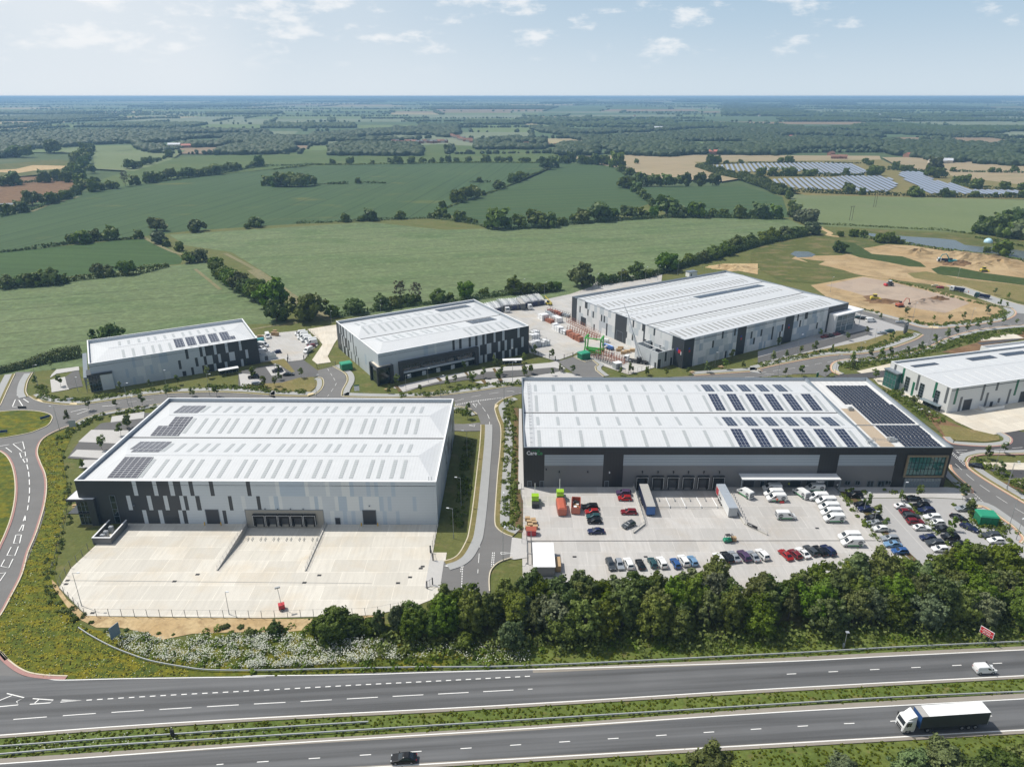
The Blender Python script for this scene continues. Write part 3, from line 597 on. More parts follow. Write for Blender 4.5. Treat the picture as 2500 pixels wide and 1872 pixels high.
# ---- small car parks
PKZ = [0]
def park(name, r, pts, mat, k): PKZ[0] += 1; sheet(name, GG(r, pts), Z(k)+.0009*PKZ[0], mat)
park('car_park', 'a', [(600,880),(655,868),(690,1000),(600,1015),(560,1030),(540,925)], m_tar_m, 44); park('car_park', 'a', [(418,945),(540,920),(555,985),(575,1025),(430,1050)], m_slab_l, 45); park('car_park', 'a', [(470,860),(655,835),(660,865),(470,895),(415,930),(430,900)], m_slab_l, 46)
park('car_park', 'e', [(780,335),(840,285),(1190,245),(1190,200),(1400,200),(900,600),(560,575),(650,450)], m_tar_m, 44)
park('car_park', 'e', [(930,230),(1200,190),(1195,243),(920,278)], m_slab_l, 45); park('car_park', 'e', [(650,440),(760,340),(1080,345),(1000,455)], m_slab_l, 45); park('car_park', 'e', [(580,560),(640,505),(950,515),(860,580)], m_slab_l, 45); park('car_park', 'e', [(655,655),(700,590),(900,590),(800,660)], m_slab_l, 45)
park('car_park', 'b', [(-30,870),(60,850),(300,800),(480,780),(600,870),(600,920),(280,975),(120,1010),(-60,1000),(-60,900)], m_tar_m, 44); park('car_park', 'b', [(165,840),(290,830),(345,895),(215,912)], m_slab_l, 45); park('car_park', 'b', [(-60,890),(40,900),(130,960),(70,1010),(-40,1000)], m_slab_l, 46)
park('grass_island', 'b', [(170,795),(320,770),(410,880),(380,885),(280,820)], m_dry, 47); park('grass_island', 'b', [(10,985),(300,970),(440,930),(560,922),(600,930),(590,1000),(530,1050),(480,1060),(330,1065),(0,1030)], m_dry, 48)
park('car_park', 'z', [(400,430),(900,330),(1300,270),(1750,240),(2400,190),(2400,120),(1750,165),(1300,215),(900,300),(640,370)], m_tar_m, 46); park('car_park', 'z', [(330,370),(420,340),(900,230),(1300,160),(1680,100),(2400,40),(2400,130),(1740,170),(1350,205),(980,290),(470,430)], m_slab_l, 45); park('car_park', 'z', [(1430,300),(1580,260),(2400,200),(2400,300),(1600,325)], m_slab_l, 45)
for q in ([(900,235),(945,228),(1000,275),(960,288)], [(1280,160),(1320,155),(1355,205),(1330,212)], [(1670,112),(1705,108),(1745,165),(1700,172)], [(2058,80),(2090,78),(2135,132),(2095,135)], [(1510,268),(1570,262),(1600,322),(1560,322)], [(1790,245),(1830,300),(1790,310),(1740,250)], [(340,350),(390,345),(455,420),(410,428)]): park('planting_bed', 'z', q, m_mulch, 49)
park('car_park', 's', [(590,1160),(900,1110),(950,1080),(1200,1140),(1300,1180),(1200,1240),(560,1240)], m_slab_l, 46); park('car_park', 's', [(0,1100),(560,1070),(900,1040),(1060,1080),(900,1110),(0,1190)], m_tar_m, 47); park('car_park', 's', [(0,1060),(500,1010),(850,980),(940,960),(1060,1060),(900,1060),(0,1120)], m_slab_l, 45)
park('car_park', 'd', [(0,1050),(600,880),(780,820),(740,700),(860,740),(1250,865),(1180,900),(960,960),(700,1040),(300,1110),(0,1160)], m_slab, 44); park('car_park', 'd', [(0,1100),(400,990),(900,870),(960,900),(500,1030),(0,1150)], m_tar_m, 45)
park('grass_island', 'd', [(-40,1165),(500,1040),(900,960),(1150,880),(1290,880),(1310,920),(1100,1000),(800,1060),(300,1120),(0,1180)], m_dry, 48)
park('car_park', 'i', [(820,195),(1100,130),(1110,180),(860,212)], m_conc6, 46); park('path_front', 'i', [(960,255),(1090,240),(1100,300),(1200,350),(1590,545),(1700,640),(1560,560),(1300,440),(1100,345),(1000,300)], m_conc6, 46)
park('yard_pale', 'i', [(1560,545),(1880,490),(2212,420),(2500,350),(2500,680),(2212,680),(1900,730),(1640,610)], m_conc6, 46)
park('planting_bed', 'i', [(1150,330),(1560,560),(1500,700),(1060,420),(1010,320)], m_rough, 44); park('planting_bed', 'i', [(1290,470),(1440,540),(1600,620),(1880,725),(1700,760),(1560,760),(1430,600)], m_brown, 47)
park('grass_bed', 'i', [(1500,640),(1700,660),(2000,730),(2010,765),(1900,780),(1650,770),(1560,740)], m_dry, 48)
park('yard_pale', 'i', [(1870,950),(2500,960),(2500,1040),(2100,1030),(1900,985)], m_conc6, 44); park('car_park', 'i', [(1920,1010),(2000,1010),(2500,1020),(2500,1100),(2050,1080)], m_tar_d, 45); park('yard_pale', 'i', [(2060,1085),(2500,1090),(2500,1160),(2200,1140)], m_conc6, 46); park('planting_bed', 'i', [(2000,1110),(2212,1200),(2500,1350),(2500,1250),(2212,1150)], m_brown, 45)
park('car_park', 'x', [(1320,620),(1700,520),(1760,480),(2212,400),(2300,460),(1760,560),(1740,600),(1500,640)], m_brown, 44); park('car_park', 'x', [(1700,520),(2150,470),(2180,485),(1760,545)], m_tar_d, 45); park('car_park', 'x', [(1720,470),(2100,420),(2212,470),(1750,500)], m_conc6, 46)
park('planting_bed', 'h', [(95,290),(120,260),(255,250),(260,330),(225,340),(225,960),(255,1100),(260,1361),(190,1361),(110,1280)], m_rough, 44); park('planting_bed', 'h', [(185,330),(225,330),(225,1000),(260,1100),(260,1361),(200,1361)], m_mulch, 46); park('path_side', 'h', [(228,335),(262,335),(268,1000),(222,1005)], m_slab_l, 47)
park('service_strip', 'l', [(1430,0),(1450,60),(1530,65),(1500,270),(1440,260),(1380,270)], m_slab_l, 46)
park('service_strip', 'j', [(0,600),(140,620),(150,780),(20,800),(-20,790)], m_slab_l, 46)
# painted bay lines and car-park islands beside the mobility unit
mb = MB()
for x0, y0, x1, y1 in ((103.4,-10.5,103.8,-50),(111.5,-10.5,112.5,-50),(123.5,-12,125,-50)): mb.prism(CC.ws([(x0,y0),(x0+.25,y0),(x1+.25,y1),(x1,y1)]), Z(27), Z(27))
tag(mb.build('bay_edging', m_slab_l), kind='structure')
sheet('planting_bed', CC.ws([(94.4,-2.5),(97.2,-3.),(97.6,-20),(99.6,-36),(101.5,-50),(100.2,-50),(97.9,-36),(96.3,-20),(95.6,-8)]), Z(29), m_mulch)
# ------------------------------------------------------------------ warehouses
m_dark = Mrib('anthracite_cladding', (.040,.046,.054), 'X', .33, .45, .5)
m_black = Mrib('black_cladding', (.016,.016,.018), 'X', .9, .45, .3)
m_silver = Mrib('silver_cladding', (.50,.545,.58), 'Z', .5, .4, .15)
m_light = Mrib('light_grey_cladding', (.60,.63,.635), 'Z', .5, .4, .12)
m_blue = Mrib('blue_grey_cladding', (.40,.475,.55), 'Z', .5, .4, .15)
m_pale = Mrib('pale_cladding', (.70,.71,.715), 'Y', .33, .45, .10)
m_mid = Mrib('mid_grey_cladding', (.15,.152,.158), 'X', .33, .45, .2)
m_wht = Mrib('white_cladding', (.66,.67,.67), 'X', .6, .4, .10)
m_steelc = Mrib('steel_blue_cladding', (.30,.345,.385), 'Z', .9, .4, .3)
m_grn = M('green_strip_cladding', (.02,.14,.08), .4, var=.05)
m_sgrey = M('grey_strip_cladding', (.12,.13,.14), .4, var=.05)
m_roof = Mrib('white_standing_seam_roof', (.575,.59,.60), 'X', .9, .4, .08, .06)
m_roofm = Mrib('flat_roof_membrane', (.62,.62,.61), 'X', 2.2, .7, .15, .06)
m_cope = M('white_coping', (.80,.81,.82), .35, var=.02)
m_copeg = M('grey_coping', (.16,.19,.22), .4, var=.03)
m_copei = M('galvanised_lining', (.33,.37,.41), .4, metal=.3, var=.06)
m_rl = Mrib('rooflight_grp', (.42,.445,.45), 'Y', .9, .3, .35)
m_rl4 = Mrib('rooflight_grp_dull', (.30,.30,.28), 'Y', .9, .4, .3)
m_gut = M('valley_gutter', (.05,.05,.05), .7, var=0)
m_glass = M('dark_glazing', (.012,.022,.026), .06, var=0, spec=.8)
m_green_glass = M('green_tinted_glazing', (.035,.13,.12), .05, var=.35, scale=.35, spec=.9)
m_glass_l = M('pale_glazing', (.16,.20,.22), .1, var=.2, scale=.5)
m_door = Mrib('roller_door', (.035,.04,.05), 'Z', .4, .5, .3)
m_rubber = M('dock_shelter_rubber', (.012,.012,.013), .8, var=.1)
m_frame = M('bronze_frame', (.20,.16,.10), .5, var=.05)
m_steel = M('galvanised_steel', (.38,.40,.41), .45, metal=.4, var=.08)
m_gravel = M('tan_roof_gravel', (.40,.325,.24), .95, var=.25, scale=6)
m_yel = M('yellow_bollard', (.65,.38,.02), .6, var=.05)
m_bscreen = M('dock_wall_render', (.30,.285,.25), .8, var=.08)
def solar_mat(name, pw, ph, c=(.018,.024,.05), line=(.42,.44,.46), rough=.22):
    t = NT(name); t.b.inputs['Roughness'].default_value = rough; t.b.inputs['Specular IOR Level'].default_value = .7
    br = t.n.new('ShaderNodeTexBrick'); t.l.new(t.vec(True), br.inputs['Vector']); br.offset = 0; br.squash = 1
    br.inputs['Scale'].default_value = 1; br.inputs['Brick Width'].default_value = pw; br.inputs['Row Height'].default_value = ph; br.inputs['Mortar Size'].default_value = .045
    br.inputs['Color1'].default_value = (*c, 1); br.inputs['Color2'].default_value = (*sh(c, 1.25), 1); br.inputs['Mortar'].default_value = (*line, 1)
    t.col(br.outputs[0]); MATS[name] = t.m; return t.m
m_sol = solar_mat('solar_cells', 1.08, 1.95); m_sol1 = solar_mat('solar_cells_wide', 1.62, 1.02, (.045,.045,.06), (.72,.73,.74)); m_sol4 = solar_mat('solar_cells_plain', 1.1, 5.2, (.03,.035,.05), (.10,.11,.12))
PV = dict(dark=0, silver=1, light=2, blue=3, black=4, mid=5, pale=6, wht=7, grn=8, sgrey=9, steelc=10)
CLAD = [m_dark, m_silver, m_light, m_blue, m_black, m_mid, m_pale, m_wht, m_grn, m_sgrey, m_steelc]
def split2(mb, n0, n1, m0, m1, parent):
    ob = []
    for i, (n, m) in enumerate(((n0, m0), (n1, m1))):
        q = MB(); q.v = mb.v; q.f = [f for f, k in zip(mb.f, mb.m) if k == i]; used_ = sorted({v for f in q.f for v in f}); mp_ = {v: j for j, v in enumerate(used_)}
        q.v = [mb.v[v] for v in used_]; q.f = [tuple(mp_[v] for v in f) for f in q.f]; q.m = [0]*len(q.f); ob.append(q.build(n, m, ob[0] if ob else parent))
    return ob[0]
class House:
    def __init__(s, name, fr, label, cat='warehouse'):
        s.fr = fr; s.r = thing(name, label, cat, (*fr.o, 0), fr.a); s.W, s.D, s.H = fr.W, fr.D, fr.H; s.mb = MB()
    def wq(s, side, u0, u1, z0, z1, mi, d=0.):
        W, D = s.W, s.D
        if side == 'F': a, b = (u0,-d), (u1,-d)
        elif side == 'R': a, b = (W+d,u0), (W+d,u1)
        elif side == 'B': a, b = (u1,D+d), (u0,D+d)
        else: a, b = (-d,u1), (-d,u0)
        s.mb.quad((*a,z0), (*b,z0), (*b,z1), (*a,z1), mi)
    def row(s, side, z0, z1, L, items, default):
        """items: (u0, u1, kind) sorted; gaps take the default kind"""
        u = 0.
        for a, b, k in sorted(items):
            if a > u+.01: s.wq(side, u, a, z0, z1, PV[default] if isinstance(default, str) else PV[default(u)])
            s.wq(side, max(a, u), b, z0, z1, PV[k]); u = b
        if u < L-.01: s.wq(side, u, L, z0, z1, PV[default])
    def finish(s, cope=None, t=.4, hp=0., lining=m_copei, zin=None):
        s.mb.build('wall', CLAD, s.r)
        W, D, H = s.W, s.D, s.H; zin = zin or H-1.25
        p = MB()
        p.box(-.06,-.06,H,W+.06,t,H+.12); p.box(-.06,D-t,H,W+.06,D+.06,H+.12); p.box(-.06,t,H,t,D-t,H+.12); p.box(W-t,t,H,W+.06,D-t,H+.12)
        p.build('coping', cope or m_cope, s.r)
        q = MB()
        q.quad((t,t,zin),(t,t,H),(W-t,t,H),(W-t,t,zin)); q.quad((t,D-t,zin),(W-t,D-t,zin),(W-t,D-t,H),(t,D-t,H))
        q.quad((t,t,zin),(t,D-t,zin),(t,D-t,H),(t,t,H)); q.quad((W-t,t,zin),(W-t,t,H),(W-t,D-t,H),(W-t,D-t,zin))
        q.build('parapet', lining, s.r)
    def roof(s, x0, x1, edges, ze, slope, hip, mat=m_roof, lean=None):
        s.edges, s.ze, s.slope, s.hip, s.x0, s.x1 = edges, ze, slope, hip, x0, x1
        mb = MB(); gm = MB()
        for y0, y1 in zip(edges, edges[1:]):
            yr = (y0+y1)/2; zr = ze+slope*(yr-y0)
            A, B, Cc, D_ = (x0,y0,ze), (x1,y0,ze), (x1,y1,ze), (x0,y1,ze); r0, r1 = (x0+hip,yr,zr), (x1-hip,yr,zr)
            mb.quad(A, B, r1, r0); mb.quad(Cc, D_, r0, r1)
            mb.add([D_, A, r0], [(0,1,2)]); mb.add([B, Cc, r1], [(0,1,2)])
            gm.box(x0+hip, yr-.22, zr-.01, x1-hip, yr+.22, zr+.05)
        mb.build('roof', mat, s.r); gm.build('ridge_capping', m_roof, s.r)
        for y in edges[1:-1]:
            g = MB(); g.box(x0, y-.28, ze-.1, x1, y+.28, ze+.10); g.build('valley_gutter', m_gut, s.r)
        for a_, b_ in ((edges[-1]+.02, edges[-1]+.5), (edges[0]-.5, edges[0]-.02)): g = MB(); g.box(x0-.3, a_, ze-.15, x1+.3, b_, ze+.02); g.build('gutter', m_gut, s.r)
    def zr(s, x, y):
        for y0, y1 in zip(s.edges, s.edges[1:]):
            if y0 <= y <= y1+.001:
                z = s.slope*min(y-y0, y1-y)
                if s.hip: z = min(z, s.slope*(y1-y0)/2/s.hip*min(x-s.x0, s.x1-x))
                return s.ze+z
        return s.ze
    def slab(s, mb, x0, x1, y0, y1, h0, h1, mi=0):
        P = [(x0,y0),(x1,y0),(x1,y1),(x0,y1)]
        mb.hexa([(x,y,s.zr(x,y)+h0) for x,y in P]+[(x,y,s.zr(x,y)+h1) for x,y in P], mi)
    def on_roof(s, name, x0, x1, y0, y1, mat, h1=.09, h0=.02):
        xm, ym = (x0+x1)/2, (y0+y1)/2; mb = MB(); s.slab(mb, x0, x1, y0, y1, h0, h1)
        mb.v = [(a-x0, b-y0, c-s.zr(xm, ym)) for a, b, c in mb.v]
        o = mb.build(name, mat, s.r); o.location = (x0, y0, s.zr(xm, ym)); return o
    def door(s, u0, u1, z1, side='F', mat=None, name='loading_door', z0=.05, d=.05, trim=m_copeg):
        mb = MB()
        def bx(a, b, c, e, dd, mi):
            if side == 'F': mb.box(a, -dd, c, b, -.002, e, mi)
            elif side == 'L': mb.box(-dd, a, c, -.002, b, e, mi)
            else: mb.box(s.W+.002, a, c, s.W+dd, b, e, mi)
        bx(u0, u1, z0, z1, d, 0); bx(u0-.15, u0-.003, z0, z1+.15, d+.04, 1); bx(u1+.003, u1+.15, z0, z1+.15, d+.04, 1); bx(u0, u1, z1+.003, z1+.15, d+.04, 1)
        return split2(mb, name, 'door_frame', mat or m_door, trim, s.r)
    def window(s, u0, u1, z0, z1, side='F', mat=None, nx=3, nz=2, d=.06, fr=m_copeg):
        mb = MB()
        def bx(a, b, c, e, d0, dd, mi):
            if side == 'F': mb.box(a, -dd, c, b, -d0, e, mi)
            elif side == 'L': mb.box(-dd, a, c, -d0, b, e, mi)
            else: mb.box(s.W+d0, a, c, s.W+dd, b, e, mi)
        bx(u0, u1, z0, z1, .004, d, 0)
        for i in range(nx+1): u = u0+(u1-u0)*i/nx; bx(u-.05, u+.05, z0, z1, d+.003, d+.08, 1)
        for i in range(nz+1): z = z0+(z1-z0)*i/nz; bx(u0+.05, u1-.05, z-.045, z+.045, d+.003, d+.06, 1)
        return split2(mb, 'window', 'window_frame', mat or m_glass, fr, s.r)
    def dock(s, u0, u1, z0, z1, trim):
        mb = MB(); d = .75
        mb.box(u0-.05, -d, z1, u1+.05, -.01, z1+.28, 0); mb.box(u0-.05, -d, z0, u0+.5, -.01, z1-.003, 0); mb.box(u1-.5, -d, z0, u1+.05, -.01, z1-.003, 0)
        mb.box(u0+.503, -.06, z0, u1-.503, -.02, z1-.01, 1); mb.box(u0+.503, -d, z1-.75, u1-.503, -.62, z1-.003, 0)
        for u in (u0-.02, u1-.06): mb.box(u, -d-.03, z0, u+.08, -d-.002, z1+.1, 2)
        mb.box(u0+.06, -d-.03, z1+.02, u1-.06, -d-.002, z1+.10, 2)
        o = mb.build('dock_shelter', [m_rubber, m_door, trim], s.r)
        for a_ in (u0+.35, u1-.65): b = MB(); b.box(a_, -.5, z0-.5, a_+.3, -.03, z0-.02); b.build('dock_buffer', m_rubber, s.r)
def seqrow(items, L, default): return items
# ================= vacant unit, nearest on the left
h1 = House('warehouse', B1, 'empty white-roofed warehouse with dark corner cladding beside the pale vacant yard')
D, Sv, Lt, Bl = 'dark', 'silver', 'light', 'blue'
h1.row('F', 8.95, 13.5, 97.4, [(0,15.4,D),(15.4,16.5,Sv),(16.5,20.9,D),(20.9,22,Sv),(22,25.3,D),(25.3,26.5,Sv),(26.5,28.5,D),(30.7,31.8,D),(36.2,37.3,D),(46.2,47.3,D),(54,55.1,Lt),(61.9,62.9,Lt),(67.5,68.6,Lt),(71.8,74,Lt),(74,75.1,Bl),(78.5,79.6,Bl),(80.7,81.7,Bl),(85.2,86.3,Bl),(55.1,61.9,Bl)], Sv)
h1.row('F', 4.4, 8.95, 97.4, [(0,13,D),(13,14.1,Sv),(14.1,18.6,D),(18.6,19.7,Sv),(19.7,23.1,D),(23.1,24.2,Sv),(24.2,27.5,D),(28.6,29.6,D),(31.8,33,D),(40.7,41.7,D),(48.4,49.4,D),(44.2,45.3,Lt),(51.8,53.1,Lt),(53.1,54.3,Bl),(54.3,55.3,Lt),(62.8,64.1,Lt),(64.1,65.1,Bl),(65.1,66.2,Lt),(69.6,70.6,Lt),(70.6,72.9,Bl),(72.9,76.2,Lt),(76.2,77.3,Bl),(77.3,81.7,Lt),(81.7,82.9,Bl),(84,85,Bl),(90.8,91.8,Bl)], Sv)
h1.row('F', 0, 4.4, 97.4, [(0,16.5,D),(16.5,17.6,Sv),(17.6,20.9,D),(20.9,22,Sv),(22,26.4,D),(26.4,27.5,Sv),(27.5,28.6,D),(38.5,39.5,D),(68,69.2,Lt),(71.5,72.6,Bl),(73.8,74.9,Bl),(82.4,83.5,Bl),(86,87,Bl)], Sv)
for i, (z0, z1) in enumerate(((0,4.4),(4.4,8.95),(8.95,13.5))):
    r_ = random.Random(i+5); it = []; u = 2.
    while u < 53: 
        wd = r_.choice((1.1,1.1,2.2)); 
        it.append((u, min(u+wd, 55.5), r_.choice((D, Bl, Lt, Bl, D) if u > 22 else (Lt, Bl, Lt)))); u += wd+r_.choice((1.1, 2.2, 4.4))
    h1.row('R', z0, z1, 55.9, it, Sv)
h1.wq('L', 0, 55.9, 0, 13.5, 0); h1.wq('B', 0, 97.4, 0, 13.5, 1); h1.wq('F', 44.8, 66.4, -1.3, 0, 1)
h1.finish()
h1.roof(.45, 96.95, [.5, 28.2, 55.4], 12.3, .105, 6.2)
for y0, y1 in ((44.5,50.8),(30.8,39.7),(16.9,23.4),(3.4,12.1)):
    for x in (16.0,19.8,23.4,27.0,29.8,34.3,37.4,42.1,44.9,49.5,52.3,56.0,58.8,63.4,66.2,70.8,73.7,78.3,81.1,84.7,87.6): h1.on_roof('rooflight', x-.52, x+.52, y0, y1, m_rl, .07)
for x0, x1, y0, y1 in ((7.,14.9,43.7,51.),(9.3,15.,35.,40.5),(6.3,15.,29.2,34.9),(5.6,15.1,18.6,24.6),(7.,15.1,16.4,18.5),(7.,15.3,3.1,13.1)): h1.on_roof('solar_array', x0, x1, y0, y1, m_sol1, .14, .08)
h1.window(8.5, 10., .3, 9., nx=1, nz=4); h1.door(33.9, 37.4, 4.6); h1.door(77., 80.5, 4.6); h1.door(69.3, 70.5, 2.1, name='side_door')
mb = MB(); mb.box(44.8, -.05, -1.2, 66.1, -.003, 4.6, 0); mb.box(44.7, -.12, -1.2, 44.797, -.003, 4.75, 1); mb.box(66.103, -.12, -1.2, 66.2, -.003, 4.75, 1); mb.box(44.7, -.12, 4.603, 66.2, -.003, 4.75, 1); mb.build('dock_wall', [m_bscreen, m_copeg], h1.r)
for i in range(5): h1.dock(46.85+3.47*i, 50.05+3.47*i, .05, 3.15, m_pale)
# corner entrance with two canopies
mb = MB(); mb.box(-3., -1.1, 7.6, 4.6, 9., 8.2, 0); mb.box(-2.7, -.8, 8.203, 4.3, 8.7, 8.26, 1); mb.build('canopy', [m_dark, m_pale], h1.r)
mb = MB(); mb.box(-3.4, -1.0, 3.6, 2.4, 7.5, 3.85, 0); mb.build('canopy', m_dark, h1.r)
mb = MB(); mb.box(-.7, -.5, .05, 2.6, 7.2, 7.597, 0)
for i in range(5): mb.box(-.76, -.56+1.85*i, .05, -.703, -.46+1.85*i, 7.59, 1); 
for i in range(4): mb.box(-.7+1.05*i, -.56, .05, -.6+1.05*i, -.503, 7.59, 1)
for z in (.1, 2.4, 4.3, 6.): mb.box(-.73, -.53, z, 2.6, -.503, z+.08, 1)
mb.build('entrance_glazing', [m_glass, m_copeg], h1.r)
mb = MB(); mb.box(2.603, -1.05, 0, 4.5, 2., 7.59); mb.build('entrance_fin', m_dark, h1.r)
for u in (33.4, 37.9, 76.5, 81.):
    b = MB(); b.tube([(u,-.8,.1),(u,-.8,1.1)], .14, 8); b.build('bollard', m_yel, h1.r)
for i in range(6):
    u = 50.2+3.47*i if i < 4 else (14.6, 78.8)[i-4]; z = 4.95 if i < 4 else 6.
    b = MB(); b.box(u, -.5, z, u+.35, -.003, z+.12); b.build('wall_lamp', m_copeg, h1.r)
mb = MB()
for x in (95.3, 96.1): mb.tube([(x,1.2,12.3),(x,1.2,14.5),(x,.2,14.5)], .05, 5)
for k in range(5): mb.tube([(95.3,1.2,12.6+.4*k),(96.1,1.2,12.6+.4*k)], .03, 4)
mb.build('roof_ladder', m_steel, h1.r)
# ================= mobility unit (black front), centre right
h2 = House('warehouse', CC, 'long black-fronted warehouse with white roof and solar arrays beside the busy lorry yard')
W2_ = 126.4
h2.row('F', 11., 13.4, W2_, [], 'black')
h2.row('F', 7.4, 11., W2_, [(6.1,23.6,'steelc'),(29.5,87.5,'steelc'),(93.3,110.1,'steelc')], 'black')
h2.row('F', 0, 7.4, W2_, [(6.1,23.6,'mid'),(29.6,87.5,'mid'),(93.3,110.3,'mid')], 'black')
h2.wq('R', 0, 55.5, 0, 13.4, 4); h2.wq('L', 0, 55.5, 0, 13.4, 4); h2.wq('B', 0, W2_, 0, 13.4, 4); h2.wq('F', 33.2, 60.3, -1.3, 0, 5)
h2.finish(m_copeg, .35)
h2.roof(.45, 103.6, [.5, 26.8, 55.], 12.35, .078, 0)
for y0, y1 in ((43.1,50),(27.9,39.2),(15.8,23.),(1.2,11.9)):
    for i in range(16):
        x = 4.7+6.41*i
        h2.on_roof('rooflight', x-.5, x+.5, y0, y1, m_rl, .07)
for y0, y1, n in ((42.7,50.1,5),(28.4,40.1,6),(15.,22.6,6),(1.1,12.6,6)):
    for i in range(n): h2.on_roof('solar_array', 64.2+6.42*i, 67.45+6.42*i, y0, y1, m_sol, .16, .1)
mb = MB(); mb.box(103.65, .35, 12., 104.35, 55.15, 13.3, 0); mb.box(103.6, .35, 13.303, 104.4, 55.15, 13.4, 1); mb.build('dividing_parapet', [m_copei, m_copeg], h2.r)
mb = MB(); mb.quad((104.4,.36,12.3), (126.03,.36,12.3), (126.03,55.14,12.3), (104.4,55.14,12.3)); mb.build('office_roof', m_roofm, h2.r)
mb = MB(); mb.box(106.4, 2., 12.31, 110.8, 30.4, 12.36); mb.build('gravel_strip', m_gravel, h2.r)
mb = MB(); mb.box(104.4, 17.2, 12.31, 126., 17.45, 12.5); mb.build('roof_upstand', m_copeg, h2.r)
m_pvp = M('solar_panel_glass', (.022,.026,.042), .2, var=.15, scale=3, spec=.7)
rows = {}
for j in range(32):
    y = 1.9+1.52*j
    if 16.3 < y < 17.9: continue
    x0 = 109.3 if y > 33 else (111.5 if y > 9 else 113.6)
    mb = MB(); x = x0
    while x+1.0 < 125.3:
        mb.hexa([(x,y,12.42),(x+1.0,y,12.52),(x+1.0,y+1.2,12.52),(x,y+1.2,12.42),(x,y,12.46),(x+1.0,y,12.56),(x+1.0,y+1.2,12.56),(x,y+1.2,12.46)]); x += 1.26
    mb.build('solar_row', m_pvp, h2.r)
for x, y, k in ((108.8,29.,1.),(111.3,6.4,1.6)):
    mb = MB(); mb.box(x-.6*k,y-.5*k,12.37,x+.6*k,y+.5*k,13.3); mb.tube([(x-.3*k,y,13.3),(x-.3*k,y,13.6)],.3*k,10); mb.tube([(x+.3*k,y,13.3),(x+.3*k,y,13.6)],.3*k,10); mb.box(x+.7*k,y-.3,12.37,x+1.2*k,y+.3,13.1); mb.build('air_handling_unit', m_steel, h2.r)
mb = MB()
for x in (103.,105.2): mb.tube([(x,4.,12.3),(x,4.,14.4)],.05,5); mb.tube([(x,5.,12.3),(x,5.,14.4)],.05,5)
for y in (4.,5.): mb.tube([(103.,y,14.3),(110.3,y,13.4)],.05,5)
mb.box(103.,4.,13.45,105.2,5.,13.5); mb.build('roof_walkway', m_steel, h2.r)
mb = MB()
for i in range(19):
    y = 2.+2.7*i
    for x in (1.9, 2.7): mb.tube([(x,y,h2.zr(x,y)),(x,y,h2.zr(x,y)+1.)],.03,4)
    mb.tube([(1.9,y,h2.zr(2,y)+.12),(2.7,y,h2.zr(2,y)+.12)],.04,4)
for x in (1.9, 2.7):
    for dz in (.5, 1.): mb.tube([(x,y,h2.zr(x,y)+dz) for y in (2,13.6,26.8,27,40.9,50.6)],.03,4)
mb.build('roof_guardrail', m_steel, h2.r)
for i, u in enumerate((33.75,38.45,43.,47.55,52.1,56.6)): h2.dock(u, u+3.4, .05, 3.7, m_pale)
for i, u in enumerate((35.2,39.9,44.5,49.,53.6,58.2)):
    b = MB(); b.box(u, -.4, 5.2, u+.3, -.003, 5.6); b.box(u+.08, -.2, 4.7, u+.22, -.003, 4.95); b.build('wall_lamp', m_rubber, h2.r)
for u, z in ((10.4,5.2),(18.9,5.2),(6.5,6.),(25.4,5.)):
    b = MB(); b.box(u, -.4, z, u+.3, -.003, z+.4); b.build('wall_lamp', m_rubber if u < 25 else m_cope, h2.r)
for u in (1.2, 4.9, 24.4): h2.door(u, u+1., 2.1, name='side_door')
mb = MB(); mb.box(64.2, -3.7, 4.45, 93.4, -.003, 4.75, 0); mb.box(64.25, -3.65, 4.753, 93.35, -.01, 4.8, 1)
mb.box(64.2, -3.5, .03, 64.4, -3.3, 4.45, 0); mb.box(93.2, -3.5, .03, 93.4, -3.3, 4.45, 0); mb.build('canopy', [m_copeg, m_pale], h2.r)
for u, w_ in ((66,3.2),(71.2,1.),(73.,3.2),(80.,3.2),(85.,3.2),(90,1.2)): h2.door(u, u+w_, 3.6 if w_ > 2 else 2.1, mat=m_glass if w_ < 2 else m_door)
for u, w_ in ((96.5,1.6),(99.6,1.4),(103.2,1.9),(106.4,2.),(108.6,1.7)): h2.window(u, u+w_, .3 if w_ > 1.8 else 1., 2.3, nx=2, nz=1)
mb = MB(); mb.box(113.4, -.5, 3.7, 125.4, -.003, 4.2, 0); mb.box(113.4, -.5, 10.5, 125.4, -.003, 11., 0); mb.box(113.4, -.5, 4.203, 113.9, -.003, 10.497, 0); mb.box(124.9, -.5, 4.203, 125.4, -.003, 10.497, 0); mb.build('window_surround', m_frame, h2.r)
h2.window(113.93, 124.87, 4.23, 10.47, mat=m_green_glass, nx=10, nz=3, fr=m_rubber); h2.window(114.2, 125., .15, 3.2, mat=m_glass_l, nx=12, nz=2)
m_logo_w = M('logo_white', (.75,.76,.78), .5, var=0); m_logo_g = M('logo_green', (.02,.30,.08), .5, var=0)
def lettering(parent, txt, size, mat, loc, rot, name='lettering', fit=None):
    me, x0, x1 = text_mesh(txt, size); me.materials.append(mat); o = link(name, me, parent, loc); o.rotation_euler = rot
    if fit: k = fit/(x1-x0); o.scale = (k, 1, 1)
    return o
lettering(h2.r, 'Care', 1.75, m_logo_w, (.75,-.05,11.05), (math.pi/2,0,0), fit=3.); lettering(h2.r, 'Co', 1.75, m_logo_g, (3.85,-.05,11.05), (math.pi/2,0,0), fit=1.55)
mb = MB(); sw = [(2.2,12.35),(2.9,12.48),(3.5,12.42),(4.1,12.55),(4.7,12.95)]
for (a, b), (c, d) in zip(sw, sw[1:]): mb.hexa([(a,-.08,b-.06),(c,-.08,d-.05),(c,-.02,d-.05),(a,-.02,b-.06),(a,-.08,b+.07),(c,-.08,d+.05),(c,-.02,d+.05),(a,-.02,b+.07)])
mb.build('logo_swoosh', m_logo_g, h2.r)
